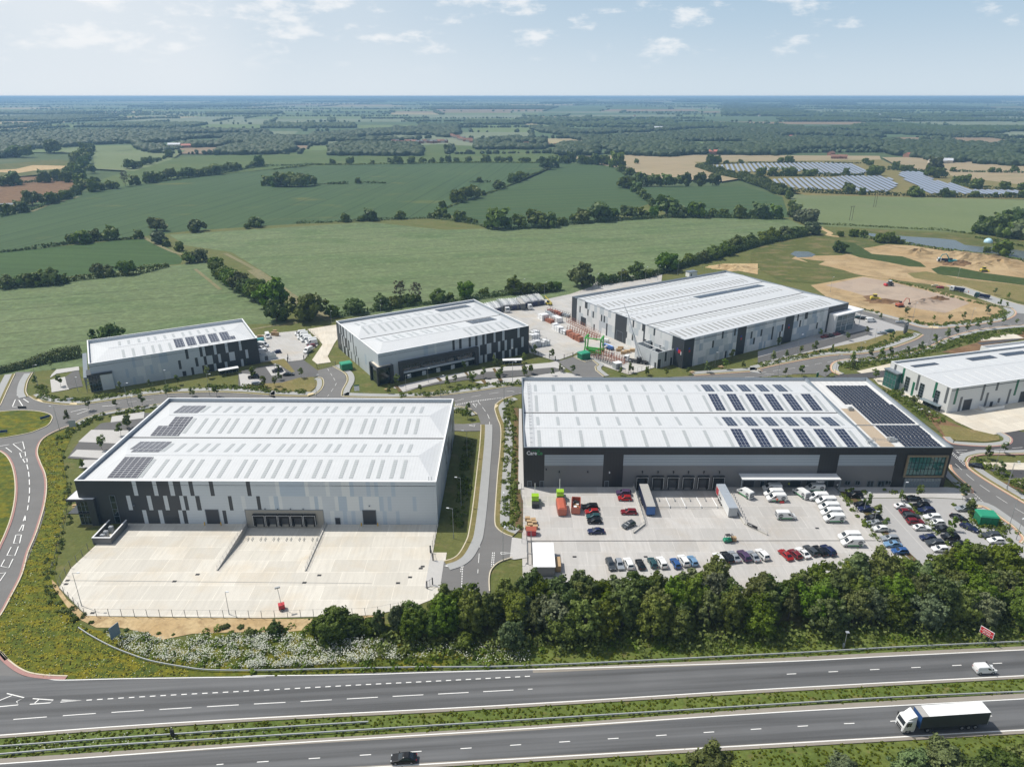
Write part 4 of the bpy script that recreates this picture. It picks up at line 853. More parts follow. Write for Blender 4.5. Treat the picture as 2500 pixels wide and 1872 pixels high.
lettering(h2.r, 'CareCo', .75, m_logo_w, (86.,-3.75,3.95), (math.pi/2,0,0))
# ================= small unit, far left
h3 = House('warehouse', B2, 'smallest warehouse with solar arrays and dark end cladding by the roundabout')
z1, z2 = 3.3, 7.2
h3.row('F', z2, 11.6, 64., [(34.9,36.,D),(40.4,41.5,D),(42.6,46,D),(47,50.6,D),(51.7,56.2,D),(57.2,64,D),(15,16,Bl),(19,22,Lt),(25,28,Bl)], Sv)
h3.row('F', z1, z2, 64., [(31.6,32.6,D),(38.1,39.2,D),(41.5,42.6,D),(45,47.2,D),(48.3,51.7,D),(54,58.4,D),(59.5,64,D),(12,13,Bl),(16,19,Lt),(21,22,Bl),(24,25,Lt)], Sv)
h3.row('F', 0, z1, 64., [(36,37,D),(40.4,41.5,D),(42.5,45,D),(46,49.4,D),(50.5,56.1,D),(57.1,64,D),(14,15,Bl),(18,19,Lt),(26,28,Lt)], Sv)
h3.row('R', 0, 11.6, 33, [], D); h3.row('L', 0, 11.6, 33, [(4,31.9,'light')], 'light'); h3.wq('B', 0, 64, 0, 11.6, 1)
h3.D = 33.; h3.finish()
h3.roof(.45, 63.55, [.5, 32.5], 10.4, .085, 7.2)
for i, x in enumerate((11.9,15.4,19.3,23.1,25.7,29.5,33.,36.9,39.9,43.4,46.9,50.1,53.7)): h3.on_roof('rooflight', x-.5, x+.5, 19.5, 27., m_rl, .07)
for x in (12.6,16.3,20.2,23.7,26.4,30.2): h3.on_roof('rooflight', x-.5, x+.5, 3., 12.5, m_rl, .07)
for x in (34.5,38.,41.,45.,49.,52.5): h3.on_roof('rooflight', x-.5, x+.5, 2., 4.6, m_rl, .07)
for x in (32.2,36.8,41.4,46.,50.7): h3.on_roof('solar_array', x, x+3.6, 6., 15.4, m_sol, .16, .1)
h3.on_roof('solar_array', 54.4, 56.2, 6., 9.4, m_sol, .16, .1)
h3.door(32.6, 33.8, 2.1, name='side_door')
mb = MB(); mb.box(-1.6, -.9, 6.6, 7.3, 6., 7.4, 0); mb.build('canopy', m_dark, h3.r)
mb = MB(); mb.box(-1.2, -.5, .1, 2.9, 5.5, 6.597, 0)
for i in range(5): mb.box(-1.2+.95*i, -.56, .1, -1.1+.95*i, -.503, 6.59, 1)
for z in (.1, 3.2, 4.4): mb.box(-1.2, -.54, z, 2.9, -.503, z+.12, 1)
for i in range(4): mb.box(-1.26, -.5+1.9*i, .1, -1.203, -.4+1.9*i, 6.59, 1)
mb.build('entrance_glazing', [m_glass, m_copeg], h3.r)
mb = MB(); mb.box(2.903, -.6, 0, 7.2, -.003, 6.59); mb.build('entrance_panel', m_light, h3.r)
mb = MB(); mb.box(-2.8, -.6, 6.2, -1.21, 32., 6.5, 0)
for i in range(9):
    for z in (2., 3.4, 4.8): mb.tube([(-2.6,3.5*i,z),(-.01,3.5*i,z)], .07, 4)
    mb.tube([(-2.6,3.5*i,0),(-2.6,3.5*i,6.2)], .09, 5)
mb.build('brise_soleil', m_copeg, h3.r)
# ================= middle unit
h4 = House('warehouse', B3, 'mid-sized hipped-roof warehouse with black framed office glazing along its front')
h4.row('F', 8.4, 13., 72., [(33.4,34.5,D),(36.6,37.8,D),(41.2,42.3,D),(44.4,45.6,D),(47.9,49.1,D),(50,53.6,D),(54.6,58,D),(59.2,65.9,D),(67.1,72,D),(20,22,Bl),(25,26,Lt)], Sv)
h4.row('F', 3.6, 8.4, 72., [(46.7,50.1,D),(52.4,55.8,D),(57,59.2,D),(60.4,62.5,D),(63.7,68,D),(69.2,72,D)], Sv)
h4.row('F', 0, 3.6, 72., [(48,49,D),(50.2,53.5,D),(54.6,57.9,D),(59.1,61.5,D),(62.6,64.8,D),(65.9,72,D)], Sv)
h4.row('L', 8.4, 13., 51.8, [(29.2,30.3,D),(32.3,33.4,D),(37.5,38.6,D),(41,43.5,D),(44.6,47.,D),(48.1,51.8,D)], 'silver')
h4.row('L', 3.8, 8.4, 51.8, [(26.,27.1,D),(29,30.1,D),(35,37,D),(38.,41.5,D),(43.,45.,D),(46.2,51.8,D),(14,16,Bl)], 'silver')
h4.row('L', 0, 3.8, 51.8, [(24.,25.1,D),(28.,29.1,D),(33.,34.1,D),(36.5,39,D),(41.,44.2,D),(45.5,51.8,D),(8,10,Lt)], 'silver')
h4.wq('R', 0, 51.8, 0, 13., 0); h4.wq('B', 0, 72., 0, 13., 1); h4.finish()
h4.roof(.45, 71.55, [.5, 24.7, 51.3], 11.8, .105, 6.6)
for xs, y0, y1 in (((7.2,10.2,15.2,18.1,22.8,25.2,29.6,32.3,36.6,38.9,43.6),41.,46.7),((7.2,10.3,15.,18.4,21.7,24.8,28.3,31.6,35.,38.4,42.,45.2,49.,52.4,56.4,59.4,63.),28.6,37.),((7.7,10.6,15.2,17.9,21.8,24.5,28.6,31.,35.1,37.6,41.3,43.9),14.6,21.6),((44.8,47.4,50.6,53.9,56.9,61.2,63.7),4.,11.5)):
    for x in xs: h4.on_roof('rooflight', x-.5, x+.5, y0, y1, m_rl, .07)
for i in range(4): h4.on_roof('solar_array', 47.8+4.3*i, 51.8+4.3*i, 41.2, 47.4, m_sol4, .16, .1)
for i in range(4): h4.on_roof('solar_array', 52.2+3.3*i, 55.2+3.3*i, 16.6, 23.4, m_sol4, .16, .1)
mb = MB(); d = 1.5; mb.box(8.4,-d,6.3,45.3,-.003,8.2); mb.box(8.4,-d,0,10.,-.003,6.297); mb.box(43.6,-d,0,45.3,-.003,6.297); mb.build('office_frame', m_dark, h4.r)
h4.window(10.05, 43.55, 3.6, 6.25, nx=26, nz=2); mb = MB(); mb.box(10.05,-.7,2.7,43.55,-.003,3.5); mb.build('spandrel_panel', m_silver, h4.r)
mb = MB(); mb.box(10.05,-.06,.05,43.55,-.003,2.65); mb.build('ground_floor_glazing', m_glass, h4.r)
for u in (12.,18.8,25.4,32.3,39.): mb = MB(); mb.box(u,-.12,.05,u+1.8,-.063,1.9); mb.build('door_panel', m_light, h4.r)
mb = MB(); mb.box(-1.6,-1.8,7.1,5.6,6.8,7.9,0); mb.box(-1.6,-1.8,0,-.9,-1.1,7.097,0); mb.box(4.2,-1.8,0,5.6,-.01,7.097,0); mb.box(-1.6,5.9,0,-.01,6.8,7.097,0); mb.box(-.9,-1.1,7.903,4.9,6.1,7.93,2)
mb.box(-.8,-1.0,.1,4.19,-.9,7.09,1); mb.box(-1.,-1.0,.1,-.8,5.89,7.09,1); mb.build('corner_entrance', [m_dark, m_glass, m_conc6], h4.r)
# ================= biggest unit
h5 = House('warehouse', B4, 'largest warehouse of patchwork grey panels with six bands of rooflights')
r_ = random.Random(11)
def patch(side, L, blacks, tones, dark, seed):
    r = random.Random(seed)
    cuts = []; u = 0.
    for z0, z1 in ((0,3.3),(3.3,6.4),(6.4,9.7),(9.7,13.)):
        it = [(a, b, dark) for a, b in blacks]; u = 0.; 
        while u < L:
            bb = [b for b in blacks if b[0]-.01 <= u < b[1]-.01]
            if bb: u = bb[0][1]; continue
            wd = r.choice((1.1,1.1,2.2,2.2,3.3)); nxt = min([b[0] for b in blacks if b[0] > u]+[L]); e = min(u+wd, nxt)
            k = 'dark' if r.random() < .4 and wd == 1.1 else r.choice(tones)
            it.append((u, e, k)); u = e
        h5.row(side, z0, z1, L, it, tones[0])
patch('F', 111.2, [(0,5.9),(32.4,38.),(64.3,70.4),(95.5,111.2)], (Sv,Lt,Bl,'pale','pale'), 'dark', 3)
patch('L', 81.3, [(0,7.2),(37.6,46.1),(76.9,81.3)], ('light','pale','pale','silver'), 'dark', 8)  # paler panel mix on this side paints its sunlight into the cladding
h5.wq('R', 0, 81.3, 0, 13., 0); h5.wq('B', 0, 111.2, 0, 13., 0); h5.finish(m_copeg, .3)
h5.roof(.35, 110.85, [.4, 26.8, 54., 80.9], 12.0, .075, 0)
nrl = 0; stuff = MB()
for y in (8.4, 22.2, 38., 47.6, 61.2, 76.3):
    for i in range(32):
        x = 2.4+3.27*i
        if 47 < y < 48 and 52 < x < 104.5: continue
        if y < 40: h5.on_roof('rooflight', x-.42, x+.42, y-3.6, y+3.4, m_rl4, .07)
        else: h5.slab(stuff, x-.42, x+.42, y-3.4, y+2.4, .02, .07)
tag(stuff.build('rooflight', m_rl4, h5.r), 'further bands of rooflights', kind='stuff')
for x0, x1 in ((54.5,79.),(79.8,103.2)): h5.on_roof('solar_array', x0, x1, 45.6, 50.6, m_sol4, .16, .1)
m_sr = M('sign_red', (.45,.03,.04), .5, var=0); m_sb = M('sign_blue', (.03,.05,.30), .5, var=0)
mb = MB(); mb.box(-.12,1.6,6.4,-.003,3.2,7.9,0); mb.build('sign_emblem', m_sr, h5.r)
mb = MB(); mb.box(-.12,3.25,7.1,-.003,4.1,8.4,0); mb.build('sign_emblem', m_sb, h5.r)
mb = MB(); mb.box(-.12,1.2,5.9,-.003,1.55,7.3,0); mb.build('sign_emblem', m_cope, h5.r)
for u in (2.8, 34.6, 66.8, 99.): 
    mb = MB(); mb.box(u,-.06,8.2,u+.9,-.003,9.,0); mb.build('sign_emblem', m_sb, h5.r); mb = MB(); mb.box(u+.2,-.06,7.,u+1.1,-.003,7.9,0); mb.build('sign_emblem', m_sr, h5.r)
h5.door(40, 44.5, 5., side='L'); h5.door(13., 17., 4.6, side='L'); h5.door(69, 73, 4.6, side='L')
mb = MB(); mb.box(97.,-3.6,0.,98.6,-.003,9.2,1); mb.box(97.,-4.5,9.203,118.,-.003,9.8,0); mb.box(98.603,-3.2,.1,113.,-.003,9.197,2); mb.box(111.203,0.,9.203,118.,9.,9.8,0)
for x in (103., 107., 112.9): mb.box(x,-3.35,.1,x+.15,-3.203,9.19,1)
for z in (3.,6.): mb.box(98.65,-3.32,z,113.,-3.203,z+.15,1)
mb.tube([(117.,-3.8,0),(117.,-3.8,9.2)],.15,8,1); mb.build('corner_entrance', [m_cope, m_pale, m_glass_l], h5.r)
# annex on its near left corner
m_annex = Mrib('annex_cladding', (.50,.53,.55), 'X', 1.1, .45, .35, .1)
mb = MB(); ax0, ax1, ay0, ay1, az = -9., -.02, 5.8, 20.6, 7.2
mb.box(ax0,ay0,0,ax0+.3,ay1,az,0); mb.box(ax0+.3,ay0,0,ax1,ay0+.3,az,0); mb.box(ax0+.3,ay1-.3,0,ax1,ay1,az,0)
for y in (12.,): mb.box(ax0+.3,y,az-.9,ax1,y+.3,az-.6,1)
for x in (-4.5,): mb.box(x,ay0+.3,az-.5,x+.25,ay1-.3,az-.25,1)
mb.box(-1.6,ay0-.05,0,-.6,ay0-.003,3.6,2); mb.box(-5.,ay0-.05,2.5,-4.,ay0-.003,6.6,2); mb.box(-8.9,ay0-.05,0,-7.2,ay0-.003,4.,2)
mb.box(ax0-.05,6.5,0,ax0-.003,7.6,2.4,2); mb.build('annex', [m_annex, m_pale, m_dark], h5.r)
# ================= white unit with green strips, right edge
h6 = House('warehouse', B6, 'white warehouse with tall green and grey wall strips at the right edge')
h6.wq('F', 0, 84, 0, 10, 7); h6.wq('L', 0, 29.4, 0, 10, 7); h6.wq('R', 0, 29.4, 0, 10, 7); h6.wq('B', 0, 84, 0, 10, 7)
h6.finish(m_cope, .35)
h6.roof(.4, 83.6, [.4, 29.], 9.2, .05, 0)
def stripb(side, u, z0, z1, mat, w_=1.05):
    mb = MB(); 
    if side == 'F': mb.box(u,-.06,z0,u+w_,-.003,z1)
    else: mb.box(-.06,u,z0,-.003,u+w_,z1)
    mb.build('wall_strip', mat, h6.r)
for u, a, b, m in ((1.,3.6,9.8,m_sgrey),(6.2,3.5,9.8,m_grn),(14.4,3.4,9.7,m_sgrey),(21.8,3.4,9.7,m_grn),(26.2,6.9,9.6,m_sgrey),(16.,.4,6.1,m_grn)): stripb('L', u, a, b, m)
for u, a, b, m in ((2.2,3.4,9.8,m_grn),(5.2,.1,6.,m_sgrey),(14.9,3.3,9.8,m_sgrey),(17.5,.7,6.2,m_sgrey),(21.2,6.7,9.9,m_sgrey),(23.9,.2,3.2,m_sgrey),(28.3,.4,6.4,m_sgrey),(31.,3.5,9.9,m_grn),(42,3.5,9.9,m_sgrey),(48,.4,6,m_grn)): stripb('F', u, a, b, m)
for u in (4.4, 11.6, 18.7): h6.window(u, u+2., 1.3, 7., side='L', nx=2, nz=5)
h6.door(7.3, 10.9, 4.5); h6.door(34.6, 38., 4.5); h6.door(20.5, 21.6, 2.1, name='side_door')
mb = MB(); mb.box(-2.6,22.6,7.,-.003,29.6,7.5,0); mb.box(-2.2,23.,.05,-.003,29.4,6.997,1)
for i in range(5): mb.box(-2.28,23.+1.5*i,.05,-2.203,23.12+1.5*i,6.99,0)
for z in (2.,4.3): mb.box(-2.26,23.,z,-2.203,29.4,z+.12,0)
mb.build('corner_entrance', [m_copeg, m_green_glass], h6.r)
mb = MB(); mb.box(15.,-3.2,0,24.,-3.,1.5); mb.box(15.,-3.,0,15.2,-.01,1.5); mb.box(23.8,-3.,0,24.,-.01,1.5); mb.build('enclosure_wall', m_wht, h6.r)
for x0, x1, y0, y1 in ((4.8,17.,22.2,24.6),(33.,46.,21.5,25.),(51.,64.,22.,25.5)): h6.on_roof('solar_array', x0, x1, y0, y1, m_sol4, .14, .08)
for y0, y1 in ((3.,12.),(16.,21.)):
    for i in range(15): h6.on_roof('rooflight', 8+5.*i, 9.1+5.*i, y0, y1, Mrib('rooflight_pale', (.66,.67,.67), 'Y', .9, .3, .1), .05)
mb = MB(); mb.box(51.,29.47,0,84.,34.,9.2,0); mb.box(51.,29.47,9.203,51.35,33.65,10.1,0); mb.box(51.,33.653,9.203,84.,34.,10.1,0); mb.build('rear_wing', [m_wht], h6.r)
# ------------------------------------------------------------------ vegetation
m_oak = Mleaf('oak_leaves', (.060,.102,.014), (.10,.15,.022)); m_belt = Mleaf('belt_leaves', (.078,.115,.022), (.118,.16,.034))
m_willow = Mleaf('willow_leaves', (.10,.135,.062), (.135,.17,.08)); m_young = Mleaf('young_leaves', (.09,.13,.03), (.14,.19,.05))
m_hedge = Mleaf('hedge_leaves', (.055,.09,.018), (.09,.13,.028)); m_shrub = Mleaf('shrub_leaves', (.07,.115,.022), (.12,.165,.04)); m_bare = Mleaf('dull_leaves', (.08,.085,.04), (.10,.10,.05))
m_bark = M('bark', (.10,.08,.06), .9, var=.2)
nrs = np.random.RandomState(3)
def leaf_quads(P, N, size, rs, jitter=.6, asp=.75):
    n = len(P); N = N+rs.normal(0, jitter, (n, 3)); N /= np.linalg.norm(N, axis=1)[:, None]+1e-9
    A = np.cross(N, rs.normal(0, 1, (n, 3))); A /= np.linalg.norm(A, axis=1)[:, None]+1e-9; Bv = np.cross(N, A)
    s = size*(.6+.8*rs.rand(n))[:, None]/2
    V = np.stack([P-A*s-Bv*s*asp, P+A*s-Bv*s*asp*.8, P+A*s*.8+Bv*s*asp, P-A*s*.9+Bv*s*asp], 1)
    return V.reshape(-1, 3)
def quad_mesh(name, V, mats, k=4):
    n = len(V)//k; me = bpy.data.meshes.new(name); me.vertices.add(len(V)); me.vertices.foreach_set('co', V.astype(np.float32).ravel())
    me.loops.add(n*k); me.loops.foreach_set('vertex_index', np.arange(n*k, dtype=np.int32)); me.polygons.add(n)
    me.polygons.foreach_set('loop_start', np.arange(n, dtype=np.int32)*k); me.polygons.foreach_set('loop_total', np.full(n, k, dtype=np.int32))
    for m in mats: me.materials.append(m)
    me.update(calc_edges=True); return me
def crown(rs, nl, leaf, rx, rz, cz, nclump, spread=.30, low=-.8):
    C = rs.normal(0, 1, (nclump, 3)); C /= np.linalg.norm(C, axis=1)[:, None]
    C[:, 2] = np.where(C[:, 2] < low, -C[:, 2]*.7, C[:, 2])
    rad = (.62+.42*rs.rand(nclump)); lump = 1+.16*np.sin(C[:, 0]*5+rs.rand()*6)+.12*np.sin(C[:, 1]*7+rs.rand()*6)
    C = C*(rad*lump)[:, None]*np.array([rx, rx, rz]); cs = (.55+.8*rs.rand(nclump))*spread*rx
    i = rs.randint(0, nclump, nl); d = rs.normal(0, 1, (nl, 3)); d /= np.linalg.norm(d, axis=1)[:, None]
    P = C[i]+d*(cs[i]*(.55+.5*rs.rand(nl)))[:, None]*np.array([1, 1, .75]); N = d+P/np.array([rx, rx, rz])*.6; P[:, 2] += cz; st = rs.rand(nl) < .10; P[st] = P[st]+rs.normal(0, .09*rx, (st.sum(), 3))
    return leaf_quads(P, N, leaf, rs)
def tree_proto(seed, mat, nl, leaf, rx=5., rz=4.6, cz=6.2, nclump=70, spread=.30, trunk_h=5., tr=.35):
    rs = np.random.RandomState(seed); root = link('tree', None); KID0.append(root)
    me = quad_mesh('crown', crown(rs, nl, leaf, rx, rz, cz, nclump, spread), [mat]); link('crown', me, root)
    mb = MB(); lean = rs.normal(0, .25, 2); mb.tube([(0,0,-.2),(lean[0]*.5,lean[1]*.5,trunk_h*.5),(lean[0],lean[1],trunk_h)], tr, 7, 0, tr*.6)
    for k in range(5):
        a = k*1.26+rs.rand(); q = rs.rand()*.5+.5
        mb.tube([(lean[0],lean[1],trunk_h*.8),(math.cos(a)*rx*.3*q,math.sin(a)*rx*.3*q,cz),(math.cos(a)*rx*.62*q,math.sin(a)*rx*.62*q,cz+rz*.4)], tr*.45, 5, 0, tr*.12)
    mb.build('trunk', m_bark, root); return root
KID0 = []
PN = [tree_proto(10+i, m, nl, .50, rx, rz, cz, nc, sp, th) for i, (m, nl, rx, rz, cz, nc, sp, th) in enumerate([(m_belt,13000,4.6,5.2,5.9,150,.19,5.),(m_belt,10000,4.2,5.6,6.8,120,.20,5.5),(m_oak,11000,5.,4.8,6.,130,.20,4.5),(m_willow,10000,4.4,5.0,6.2,130,.19,4.5),(m_belt,6500,3.9,5.4,7.,90,.19,6.),(m_oak,10000,4.4,5.2,6.3,120,.21,4.8)])]
PM = [tree_proto(30+i, m, 2600, .95, 5., rz, cz, 60, .27, 3.6, .4) for i, (m, rz, cz) in enumerate([(m_oak,4.2,4.5),(m_oak,4.6,4.9),(m_belt,4.4,4.6),(m_willow,4.6,4.9),(m_oak,3.9,4.2)])]
PF = [tree_proto(50+i, m, 800, 1.7, 5., 4.0, 4.0, 26, .36, 3., .4) for i, m in enumerate([m_oak, m_oak, m_belt, m_willow])]
PY = [tree_proto(70+i, m_young, 420, .42, 1.15, 1.9, 3.4, 14, .5, 2.6, .06) for i in range(3)]
PFM = [np.array([v.co[:] for v in CHILD[q.as_pointer()][0].data.vertices]) for q in PF]
PB = tree_proto(80, m_bare, 500, .5, 2.6, 4.4, 6., 40, .3, 5., .15)
used = set()
QUEUE = []
def put_tree(kind, protos, loc, wd, label, cat='tree', group=None, hz=1., name=None):
    pr = protos[kind % len(protos)]
    if cat == 'tree' and not name: QUEUE.append((wd/math.hypot(loc[0], loc[1], HC), pr, loc, wd, label, group, hz)); return None
    k = wd/10.; assert cat != 'tree' or name
    o = place(pr, loc, rnd.random()*6.28, label, cat, group, (k, k, k*hz)); o.name = name or 'tree'
    return o
def proto_scale_fix(): pass
def hedgerow(desc, r, items, kinds=(0,1,2,4), base=0.):
    """items: (x, y, crown width) in a photo region; each becomes a tree at its own ground point"""
    items = sorted(items, key=lambda q: q[0])
    for i, it in enumerate(items):
        x, y, wz = it[:3]; p = G(r, x, y); s = REG[r][2]; wd = wz*s*mpp(*p)*1.0
        kd = it[3] if len(it) > 3 else kinds[rnd.randrange(len(kinds))]
        # the photo point is the visible foot of the crown; the trunk stands about a crown radius behind it
        d = math.hypot(*p); q = (p[0]*(1+.35*wd/d), p[1]*(1+.35*wd/d), base)
        dist = d; pr = PM if dist < 620 else PF
        put_tree(min(kd, len(pr)-1) if kd == 3 else kd, pr, q, wd, f'{ordn(i+1)} tree from the left {desc}', 'tree', 'trees '+desc, hz=rnd.uniform(.88, 1.12))
hedgerow('in the sloping line between the dark green and barley fields', 'o', [(1000,955,100,2),(885,998,55),(1022,1030,100,3),(1060,1048,50),(1140,1078,60)])
hedgerow('standing alone along the field track', 'o', [(1258,955,100),(1635,925,85),(1575,935,40)])
hedgerow('of the clump where the two lower left hedges meet', 'o', [(1205,1155,85),(1275,1148,85,3)])
hedgerow('of the diagonal oak row behind the small unit', 'a', [(1790,40,110),(1812,75,120),(1850,110,130),(1880,140,140),(1920,165,150),(1960,190,150),(2010,220,160),(2060,250,160),(2110,280,170),(2160,310,170)])
hedgerow('of the big oaks behind the small unit yard', 'b', [(130,300,190),(225,345,230),(260,475,190),(540,470,270)])
hedgerow('of the lower row behind the middle unit', 'b', [(720,430,100),(910,405,150),(1130,370,130),(1240,350,95),(1290,320,80),(1355,330,110),(1420,310,80,2),(1600,312,130),(1700,292,75),(1830,278,150),(1985,250,75)])
hedgerow('of the row behind the storage yard', 'c', [(185,410,140),(300,405,120),(395,398,85),(475,385,90),(535,378,90),(750,355,195),(935,322,105),(1015,302,70),(1100,295,95,2),(1205,272,120,2),(1300,262,80,2),(1450,228,175),(1545,190,80)])
hedgerow('along the hedge beside the rough ground', 'q', [(80,1165,70),(160,1150,80),(230,1130,100),(310,1105,95),(378,1065,80),(410,1045,60),(475,1042,70),(545,1032,75),(612,1012,80),(700,992,90),(740,985,80),(800,975,70)])
hedgerow('of the silvery clump at the top of the rough ground', 'q', [(870,975,105,3),(835,905,110,3),(790,890,90,3),(756,865,90),(737,795,50),(716,745,55,3),(720,700,40,3)])
hedgerow('in the long hedge above the wide barley field', 'p', [(112,893,62),(210,888,40),(270,887,92),(466,875,60,3),(655,868,40),(690,868,50),(725,868,75),(762,872,45),(842,890,82),(900,898,40),(940,905,30),(1085,942,155),(1215,933,85),(1320,930,120),(1412,928,95),(1480,915,60),(1500,905,50),(1560,900,60),(1612,900,90),(1710,893,145),(1800,883,82),(1900,873,98),(1972,868,70),(2020,866,50),(2072,862,70),(2150,858,135)])
hedgerow('in the right hand hedge above the wide barley field', 'q', [(30,862,92),(125,864,115),(235,862,62),(300,862,60),(400,868,85),(450,866,40),(525,872,112),(628,872,85)])
hedgerow('in the diagonal hedge up the middle of the green fields', 'p', [(733,802,52),(830,768,90),(880,752,90),(930,742,75),(988,722,38,3),(1090,683,72),(1180,643,70),(1225,628,68),(1268,602,28),(1380,560,80),(1430,548,75)])
hedgerow('in the far hedge behind the dark green field', 'p', [(30,527,35),(145,527,50),(285,525,30),(403,523,45),(447,524,55),(528,522,50),(605,517,45,3),(665,517,38),(725,514,35),(765,512,45),(820,513,35),(898,512,42),(1005,512,60),(1080,512,40),(1118,510,35),(1153,510,42),(1233,514,45),(1272,514,40),(1340,515,30)])
hedgerow('in the hedge below the ploughed tan field', 'p', [(1500,520,60),(1545,518,70),(1620,525,60),(1665,526,50),(1700,527,70),(1760,528,70),(1835,545,95),(1870,575,50),(1922,600,58),(1900,680,95),(1960,702,70),(1990,655,80),(2040,655,60),(2082,655,65),(2150,658,80),(2205,656,60)])
hedgerow('in the hedge below the tan field on the right', 'q', [(15,655,60),(60,658,80),(150,662,90),(235,658,82)])
hedgerow('beside the right hand green field', 'p', [(1954,702,50),(1990,735,60),(2030,755,50),(2060,790,50)])
hedgerow('between the solar panel fields', 'q', [(540,605,60),(615,602,62),(690,600,60),(735,600,62),(825,600,50),(868,600,50),(1080,590,40),(1240,598,70),(1275,598,60),(1305,572,45),(1090,712,75),(1180,720,45),(1520,732,85),(1700,735,60),(1740,735,50),(1890,735,48),(2025,737,38),(2110,735,40),(2205,735,60),(1610,610,70),(1660,612,80),(1640,560,90)])
hedgerow('round the tan fields on the right', 'q', [(1395,558,55),(1450,570,50),(1490,568,40),(660,517,38),(713,517,55),(215,525,60),(262,523,62),(320,520,30),(410,520,30),(1760,572,35),(2000,577,35),(2050,577,30),(2145,577,42),(1780,645,60),(1830,655,70),(1905,682,70),(2090,686,60),(2200,690,60),(1200,520,40),(1235,535,40)])
hedgerow('of the big copse above the lake', 'q', [(1930,965,85),(1970,975,110),(2030,985,130),(2090,992,120),(2150,1000,130,3),(2200,1005,140,3),(2000,935,100),(2060,930,110),(2120,930,120),(2180,930,130,3),(1950,930,80),(2240,1000,130)])
hedgerow('by the lake edge', 'q', [(2068,1112,120),(1125,985,60),(1190,990,50,3),(1300,1025,70),(1350,1028,70),(1395,1030,60),(1440,1030,30,3),(1045,985,40),(1970,1085,40,3),(1040,1090,75)])
hedgerow('of the hedge row across the left pasture', 'o', [(955,645,75),(990,635,60),(1025,630,55),(1088,622,82),(1150,612,50),(1190,610,75),(1215,608,60),(1270,602,55),(1315,598,65),(1360,592,90),(1425,575,55,3),(1470,570,60),(1510,562,55),(1575,552,32),(1610,545,50),(1650,540,75)])
hedgerow('of the upper hedge row across the left pasture', 'o', [(830,555,70),(868,550,60),(915,528,50),(950,525,50),(988,510,35),(1015,503,30),(1043,492,25),(1078,482,50)])
hedgerow('of the thick diagonal line on the far left', 'o', [(575,445,60),(540,450,60),(560,480,65),(520,490,70),(545,515,70),(500,530,80),(540,555,80),(575,575,60),(480,570,75),(450,600,75),(500,610,85),(440,635,70),(515,655,85),(555,690,80),(600,700,85),(605,645,50),(500,700,60),(640,690,50),(690,682,60),(735,680,55)])
hedgerow('round the earthworks on the far left', 'o', [(210,790,105),(325,775,75,3),(360,765,70),(400,750,70),(440,742,55),(490,720,60),(138,832,85),(90,828,50),(30,845,80),(95,658,90),(40,665,80),(285,642,82),(365,625,70),(420,640,70)])
hedgerow('by the pasture track', 'o', [(860,658,62),(345,425,60),(345,450,90),(90,475,90),(170,475,80)])
hedgerow('of the lower left hedge', 'o', [(455,1025,65,2),(520,1032,100),(600,1010,82,2),(655,1008,45,3),(710,1005,85,2),(560,1030,50)])
hedgerow('of the hedge above the lower left barley field', 'a', [(60,190,125),(205,175,110),(270,172,130),(350,168,140),(440,160,130),(530,150,80),(820,95,110),(905,88,100),(1060,78,135)])
hedgerow('of the round copse in the dark green field', 'o', [(1700,662,70),(1745,668,70),(1790,670,85),(1840,670,85),(1895,668,85),(1940,668,75),(1985,660,60),(1770,645,80),(1860,640,80),(1925,645,70)])
hedgerow('beside the small unit', 'a', [(930,705,225)])
hedgerow('standing in pasture beyond the green fields', 'p', [(762,452,50),(193,648,40),(963,640,38),(1960,520,30)])
# ---- hedges
def hedge(label, r, pts, h=2.6, w_=2.2, dens=1., leaf=None, mat=None, name='hedge', closed_=False):
    P = GG(r, pts); L = sum(math.dist(a, b) for a, b in zip(P, P[1:])); d = math.hypot(*P[0])
    lf = leaf or max(.45, d/1000*1.7); n = int(min(14000, L*w_*h/(lf*lf)*1.5*dens)); rs = np.random.RandomState(len(bpy.data.objects))
    cum = np.cumsum([0]+[math.dist(a, b) for a, b in zip(P, P[1:])]); t = rs.rand(n)*cum[-1]
    x = np.interp(t, cum, [p[0] for p in P]); y = np.interp(t, cum, [p[1] for p in P])
    hh = h*(.72+.35*np.sin(t*.13+rs.rand()*6)*np.sin(t*.041+1)+.25*rs.rand(n)); a = rs.rand(n)*math.pi; rr = .75+.3*rs.rand(n)
    dx = np.interp(t+1, cum, [p[0] for p in P])-x; dy = np.interp(t+1, cum, [p[1] for p in P])-y; l = np.hypot(dx, dy)+1e-6
    off = np.cos(a)*w_/2*rr; Pz = np.abs(np.sin(a))*hh*rr
    N = np.stack([-dy/l*np.cos(a), dx/l*np.cos(a), np.sin(a)], 1)
    V = leaf_quads(np.stack([x-dy/l*off, y+dx/l*off, Pz], 1), N, lf, rs)
    o = link(name, quad_mesh(name, V, [mat or m_hedge])); tag(o, label, 'hedge'); return o
hedge('clipped hedge between the dark green field and the left field track', 'o', [(0,1085),(200,1065),(420,1035),(600,1015),(860,1000)], 3)
hedge('thick hedge along the top of the lower left barley field', 'a', [(-60,190),(150,175),(480,160),(560,130),(760,105),(1100,75),(1400,5)], 4.)
hedge('long low hedge between the dark green field and the barley field', 'p', [(-200,900),(0,895),(200,885),(500,872),(650,868),(760,878),(960,910),(1050,945)], 2.2)
hedge('hedge linking the trees below the wedge shaped green field', 'p', [(1180,935),(1320,930),(1500,912),(1700,895),(1850,882),(2212,862)], 4)
hedge('hedge below the green field on the right', 'q', [(0,865),(200,862),(450,870),(680,875)], 4.)
hedge('thin hedge up the middle of the green fields', 'p', [(700,825),(760,800),(850,768),(1000,715),(1100,685),(1200,640),(1300,590),(1400,555)], 1.8)
